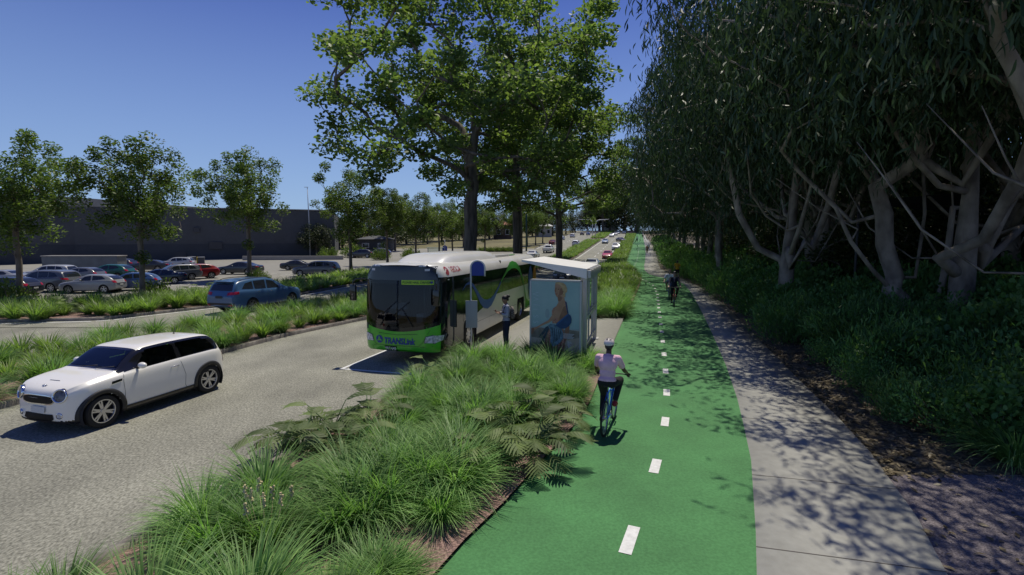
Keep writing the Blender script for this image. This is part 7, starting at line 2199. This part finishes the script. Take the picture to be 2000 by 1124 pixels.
# far bus stop across the road
q = g(869, 494); s = q.y / 15.3
f1 = empty('bus_stop_sign', tuple(q), 0, 'distant bus stop post with a rounded blue sign, above the bus roof', 'bus stop sign')
bm = bmesh.new(); add_tube(bm, [V3(0, 0, 0), V3(0, 0, 2.9)], .05, 8); from_bm('post', bm, M['white_metal'], f1)
bm = bmesh.new(); add_prism(bm, [V3(-.5, 0, .4), V3(.5, 0, .4), V3(.5, 0, 1.1)] + [V3(.5 * math.cos(a), 0, 1.1 + .5 * math.sin(a)) for a in np.linspace(0.2, PI - .2, 10)] + [V3(-.5, 0, 1.1)], (0, .05, 0)); from_bm('sign_panel', bm, M['sign_blue'], f1)
q = g(850, 496)
f2 = empty('bus_shelter', tuple(q), .1, 'distant low bus shelter with a pale green roof, above the bus roof', 'bus shelter')
bm = bmesh.new(); add_box(bm, (0, 0, 1.25), (3.6, 1.6, .12), bev=.02); from_bm('roof', bm, mat('pale_green_roof', (.30, .40, .38), .6), f2)
for x in (-1.5, 1.5): 
    bm = bmesh.new(); add_box(bm, (x, 0, .6), (.08, 1.3, 1.2)); from_bm('post', bm, M['galv'], f2)
bm = bmesh.new(); add_box(bm, (0, .7, .75), (3.0, .04, .9)); from_bm('back_panel', bm, M['clear_pane'], f2)

# ------------------------------------------------------------------ traffic lights, poles
def mast(px, py, ax_px, top_py, label):
    p = g(px, py); Y = p.y
    hgt = (py - top_py) / 1000 * Y; out_ = (ax_px - px) / 1000 * Y; s = 1 if out_ > 0 else -1
    t = empty('traffic_light_mast', tuple(p), 0, label, 'traffic light')
    bm = bmesh.new(); r = min(abs(out_) * .3, hgt * .22)
    P = [V3(0, 0, 0), V3(0, 0, hgt - r * 1.1)] + [V3(s * r * (1 - math.cos(a)), 0, hgt - r * 1.1 + r * math.sin(a)) for a in np.linspace(.3, PI / 2, 6)] + [V3(out_, 0, hgt + .05)]
    add_tube(bm, P, [.17] * 2 + [.15] * 6 + [.09], 10); from_bm('mast', bm, M['white_metal'], t)
    for x, z in ((out_, hgt - .3), (0.0, hgt * .42)):
        bm = bmesh.new(); add_box(bm, (x, -.25, z), (.42, .2, 1.15), bev=.05); hd = from_bm('signal_head', bm, M['dark_metal'], t)
        for i, c in enumerate(((.12, .01, .01), (.14, .08, .01), (.01, .12, .05))):
            bm = bmesh.new(); add_disc(bm, (x, -.36, z + .34 - i * .34), .12, 'y', 14); from_bm('lens', bm, mat('lens', c, .3), hd)
    return t
mast(1157, 463, 1127, 429.5, 'pale traffic light mast whose arm reaches left over the far carriageway')
mast(1162.8, 466, 1189, 429.5, 'pale traffic light mast whose arm reaches right over the oncoming lanes')
def signal(px, py, top, label, col='white_metal'):
    p = g(px, py); h = (py - top) / 1000 * p.y; t = empty('traffic_signal', tuple(p), 0, label, 'traffic light')
    bm = bmesh.new(); add_tube(bm, [V3(0, 0, 0), V3(0, 0, h)], .09, 8); from_bm('post', bm, M[col], t)
    bm = bmesh.new(); add_box(bm, (0, -.2, h - .6), (.42, .2, 1.1), bev=.05); from_bm('signal_head', bm, M['dark_metal'], t)
signal(1147, 463, 443, 'short pale traffic signal left of the two masts')
signal(1172, 463, 446, 'short black traffic signal right of the two masts', 'dark_metal')
def utility(px, py, top, label, arms=(0.3, 1.1), r=.2, m='steel_green', wd=1.4):
    p = g(px, py); h = (py - top) / 1000 * p.y; t = empty('utility_pole', tuple(p), .2, label, 'pole')
    bm = bmesh.new(); add_tube(bm, [V3(0, 0, 0), V3(0, 0, h)], [r, r * .7], 10); from_bm('pole', bm, M[m], t)
    for a in arms:
        bm = bmesh.new(); add_box(bm, (0, 0, h - a), (wd, .14, .14)); arm = from_bm('cross_arm', bm, M['dark_metal'], t)
        for x in (-wd * .45, -wd * .2, wd * .2, wd * .45):
            bm = bmesh.new(); add_lathe(bm, [(.01, h - a + .07), (.08, h - a + .1), (.08, h - a + .3), (.01, h - a + .34)], 8, 'z', (x, 0, 0)); from_bm('insulator', bm, M['dark_metal'], arm)
utility(1028, 491, 395, 'dark green pole between the second and third tall trunks')
utility(1098.5, 466, 398, 'dark pole beside the third tall trunk', (1.0, 2.4))
utility(1119, 458, 409, 'dark utility pole with crowded cross arms against the sky', (.4, 1.5, 3.2), .22, 'dark_metal', 3.4)
p = g(606, 503); t = empty('lamp_post', tuple(p), 0, 'thin tall grey lamp post in front of the grey shop wall', 'lamp post')
bm = bmesh.new(); h = (503 - 368) / 1000 * p.y; add_tube(bm, [V3(0, 0, 0), V3(0, 0, h * .55), V3(-.1, 0, h)], [.13, .10, .05], 10); from_bm('post', bm, M['galv'], t)
bm = bmesh.new(); add_box(bm, (-.3, 0, h), (.7, .2, .08), bev=.02); from_bm('lamp_head', bm, M['galv'], t)

# ------------------------------------------------------------------ buildings
M['shop_wall'] = mat('shop_wall', (0.085, 0.087, 0.090), 0.9, var=0.10, vscale=.25, var2=.05, vscale2=2)
M['shop_band'] = mat('shop_wall_base', (0.055, 0.060, 0.068), 0.9, var=0.12, vscale=.4)
M['coping'] = mat('coping', (0.30, 0.28, 0.25), .8, var=.1)
M['brick'] = mat('brick_brown', (0.11, 0.075, 0.06), .9, var=.2, vscale=2)
M['roof_red'] = mat('roof_tile_red', (0.26, 0.10, 0.06), .85, var=.2, vscale=1.5)
M['roof_white'] = mat('roof_sheet_white', (0.50, 0.50, 0.48), .6, var=.05)
M['cream'] = mat('render_cream', (0.42, 0.38, 0.31), .9, var=.1)
a = g(655, 500); b = g(150, 513); c = g(-220, 524)
shop = empty('shop_building', (0, 0, 0), 0, 'long windowless grey shop building behind the car park', 'building')
def wallrun(pts, z1, thick, name, m, parent, z0=-.2, out=0):
    bm = bmesh.new()
    n = len(pts); top = []; bo = []
    for p, z in zip(pts, z1): top.append(bm.verts.new((p[0], p[1], z))); bo.append(bm.verts.new((p[0], p[1], z0 + T(p[1]))))
    tb = [bm.verts.new((p[0] - thick * .3, p[1] + thick, z)) for p, z in zip(pts, z1)]; bb2 = [bm.verts.new((p[0] - thick * .3, p[1] + thick, z0)) for p in pts]
    for i in range(n - 1):
        for q in ((bo[i], bo[i + 1], top[i + 1], top[i]), (top[i], top[i + 1], tb[i + 1], tb[i]), (tb[i], tb[i + 1], bb2[i + 1], bb2[i])): bm.faces.new(q)
    for i in (0, n - 1): bm.faces.new((bo[i], top[i], tb[i], bb2[i]))
    bmesh.ops.recalc_face_normals(bm, faces=bm.faces)
    return from_bm(name, bm, m, parent)
zt = lambda p, py: 3.5 + (472 - py) / 1000 * p.y
pts = [(c.x, c.y), (b.x, b.y), ((a.x * .45 + b.x * .55), (a.y * .45 + b.y * .55)), (a.x, a.y)]
wallrun(pts, [zt(c, 372), zt(b, 388), 9.35, zt(a, 415)], 30, 'wall', M['shop_wall'], shop)
# darker base course and its openings, proud of the wall
def on_wall(p, d=.06): return (p[0] + d * .25, p[1] - d)
wallrun([on_wall(p) for p in pts], [3.0, 3.0, 3.05, 3.2], .05, 'base_course', M['shop_band'], shop)
wallrun([on_wall(p, .10) for p in pts], [zt(c, 372) + .12, zt(b, 388) + .12, 9.47, zt(a, 415) + .12], .6, 'parapet_coping', M['coping'], shop, z0=9.0)
for px, py, w, h in ((398, 480, 2.0, 1.3), (330, 505, 1.6, 2.4), (363, 450, .9, .9)):
    p = g(px, 510); f = (px - 150) / (655 - 150); q = Vector((b.x + (a.x - b.x) * f, b.y + (a.y - b.y) * f))
    z = 3.5 + (472 - py) / 1000 * q.y
    bm = bmesh.new(); add_box(bm, (q.x + .03, q.y - .18, z), (w, .14, h), rot=(0, 0, math.atan2(a.y - b.y, a.x - b.x)), bev=.02); from_bm('wall_box' if h < 2 else 'door', bm, M['dark_metal'], shop)
p = g(168, 540); lw = empty('low_wall', (p.x, p.y, 0), .05, 'low grey rendered wall with a pale top among the parked cars', 'wall')
bm = bmesh.new(); add_box(bm, (0, 0, 1.0), (7.2, 1.4, 2.0), bev=.04); from_bm('wall', bm, mat('low_wall_grey', (.15, .16, .165), .9, var=.15, vscale=1.2), lw)
bm = bmesh.new(); add_box(bm, (0, 0, 2.05), (7.35, 1.5, .10), bev=.03); from_bm('coping', bm, M['coping'], lw)
p = g(585, 508); lw = empty('loading_wall', (p.x, p.y, T(p.y)), .1, 'long low pale wall at the foot of the shop building', 'wall')
bm = bmesh.new(); add_box(bm, (-1, 0, .35), (17, .5, .7), bev=.05); from_bm('wall', bm, M['coping'], lw)
for i, (px, py) in enumerate(((375, 518), (386, 519), (394, 519))):
    p = g(px, py); bi = empty('wheeled_bin' if i != 1 else 'gas_bottle', tuple(p), .2 * i, ('grey wheeled bin left of the yellow bollard at the shop wall', 'short yellow bollard between two bins at the shop wall', 'grey wheeled bin right of the yellow bollard at the shop wall')[i], ('bin', 'bollard', 'bin')[i])
    if i == 1: bi.name = 'bollard'
    bm = bmesh.new()
    if i == 1: add_lathe(bm, [(.0, 0), (.13, 0), (.13, 1.15), (.08, 1.25), (0, 1.26)], 14); from_bm('post', bm, mat('bollard_yellow', (.40, .28, .04), .6), bi)
    else:
        add_box(bm, (0, 0, .62), (.75, .7, 1.1), bev=.06); bo_ = from_bm('bin_body', bm, M['dark_metal'], bi)
        bm = bmesh.new(); add_box(bm, (0, 0, 1.21), (.8, .78, .08), bev=.03); from_bm('lid', bm, M['galv'], bi)
def house(px, py, wpx, eave, ridge, wall, roof, label, depth=8, win=2):
    p = g(px, py); p.y += 4; p.z = T(p.y); s = p.y / 1000
    t = empty('house', tuple(p), .08, label, 'house'); w = wpx * s; e = (py - eave) * s; r = (py - ridge) * s
    bm = bmesh.new(); add_box(bm, (0, depth / 2, e / 2 - .2), (w, depth, e + .4)); from_bm('wall', bm, wall, t)
    bm = bmesh.new(); o = .6
    add_prism(bm, [V3(-w / 2 - o, -o, e - .05), V3(-w / 2 - o, depth + o, e - .05), V3(-w / 2 + 1.5, depth / 2, r)], (0.01, 0, 0))
    bm.free(); bm = bmesh.new()
    A_ = [bm.verts.new(v) for v in ((-w / 2 - o, -o, e), (w / 2 + o, -o, e), (w / 2 + o, depth + o, e), (-w / 2 - o, depth + o, e))]
    B_ = [bm.verts.new(v) for v in ((-w / 2 + depth * .35, depth / 2, r), (w / 2 - depth * .35, depth / 2, r))]
    for q in ((A_[0], A_[1], B_[1], B_[0]), (A_[1], A_[2], B_[1]), (A_[2], A_[3], B_[0], B_[1]), (A_[3], A_[0], B_[0]), (A_[3], A_[2], A_[1], A_[0])): bm.faces.new(q)
    bmesh.ops.recalc_face_normals(bm, faces=bm.faces); from_bm('roof', bm, roof, t)
    for i in range(win):
        x = -w / 2 + w * (i + .5) / win; bm = bmesh.new(); add_box(bm, (x, -.04, e * .5), (w / win * .45, .08, e * .38)); f = from_bm('window', bm, M['white_metal'], t)
        bm = bmesh.new(); add_box(bm, (x, -.09, e * .5), (w / win * .38, .04, e * .32)); from_bm('pane', bm, M['dark_glass'], f)
house(982, 468, 34, 441, 433, M['brick'], M['roof_red'], 'brown brick house with a red tiled roof between the tall trunks')
house(1066, 464, 26, 443, 434, M['cream'], M['roof_white'], 'pale roofed house between the second tall trunk and the third')
house(1198, 452, 22, 436, 431, M['cream'], M['roof_white'], 'pale building closing the far end of the road', 10, 3)
house(720, 494, 60, 470, 462, M['shop_band'], M['shop_wall'], 'low dark building in the tree shade left of the bus', 8, 2)
# shade sail behind the gum trees
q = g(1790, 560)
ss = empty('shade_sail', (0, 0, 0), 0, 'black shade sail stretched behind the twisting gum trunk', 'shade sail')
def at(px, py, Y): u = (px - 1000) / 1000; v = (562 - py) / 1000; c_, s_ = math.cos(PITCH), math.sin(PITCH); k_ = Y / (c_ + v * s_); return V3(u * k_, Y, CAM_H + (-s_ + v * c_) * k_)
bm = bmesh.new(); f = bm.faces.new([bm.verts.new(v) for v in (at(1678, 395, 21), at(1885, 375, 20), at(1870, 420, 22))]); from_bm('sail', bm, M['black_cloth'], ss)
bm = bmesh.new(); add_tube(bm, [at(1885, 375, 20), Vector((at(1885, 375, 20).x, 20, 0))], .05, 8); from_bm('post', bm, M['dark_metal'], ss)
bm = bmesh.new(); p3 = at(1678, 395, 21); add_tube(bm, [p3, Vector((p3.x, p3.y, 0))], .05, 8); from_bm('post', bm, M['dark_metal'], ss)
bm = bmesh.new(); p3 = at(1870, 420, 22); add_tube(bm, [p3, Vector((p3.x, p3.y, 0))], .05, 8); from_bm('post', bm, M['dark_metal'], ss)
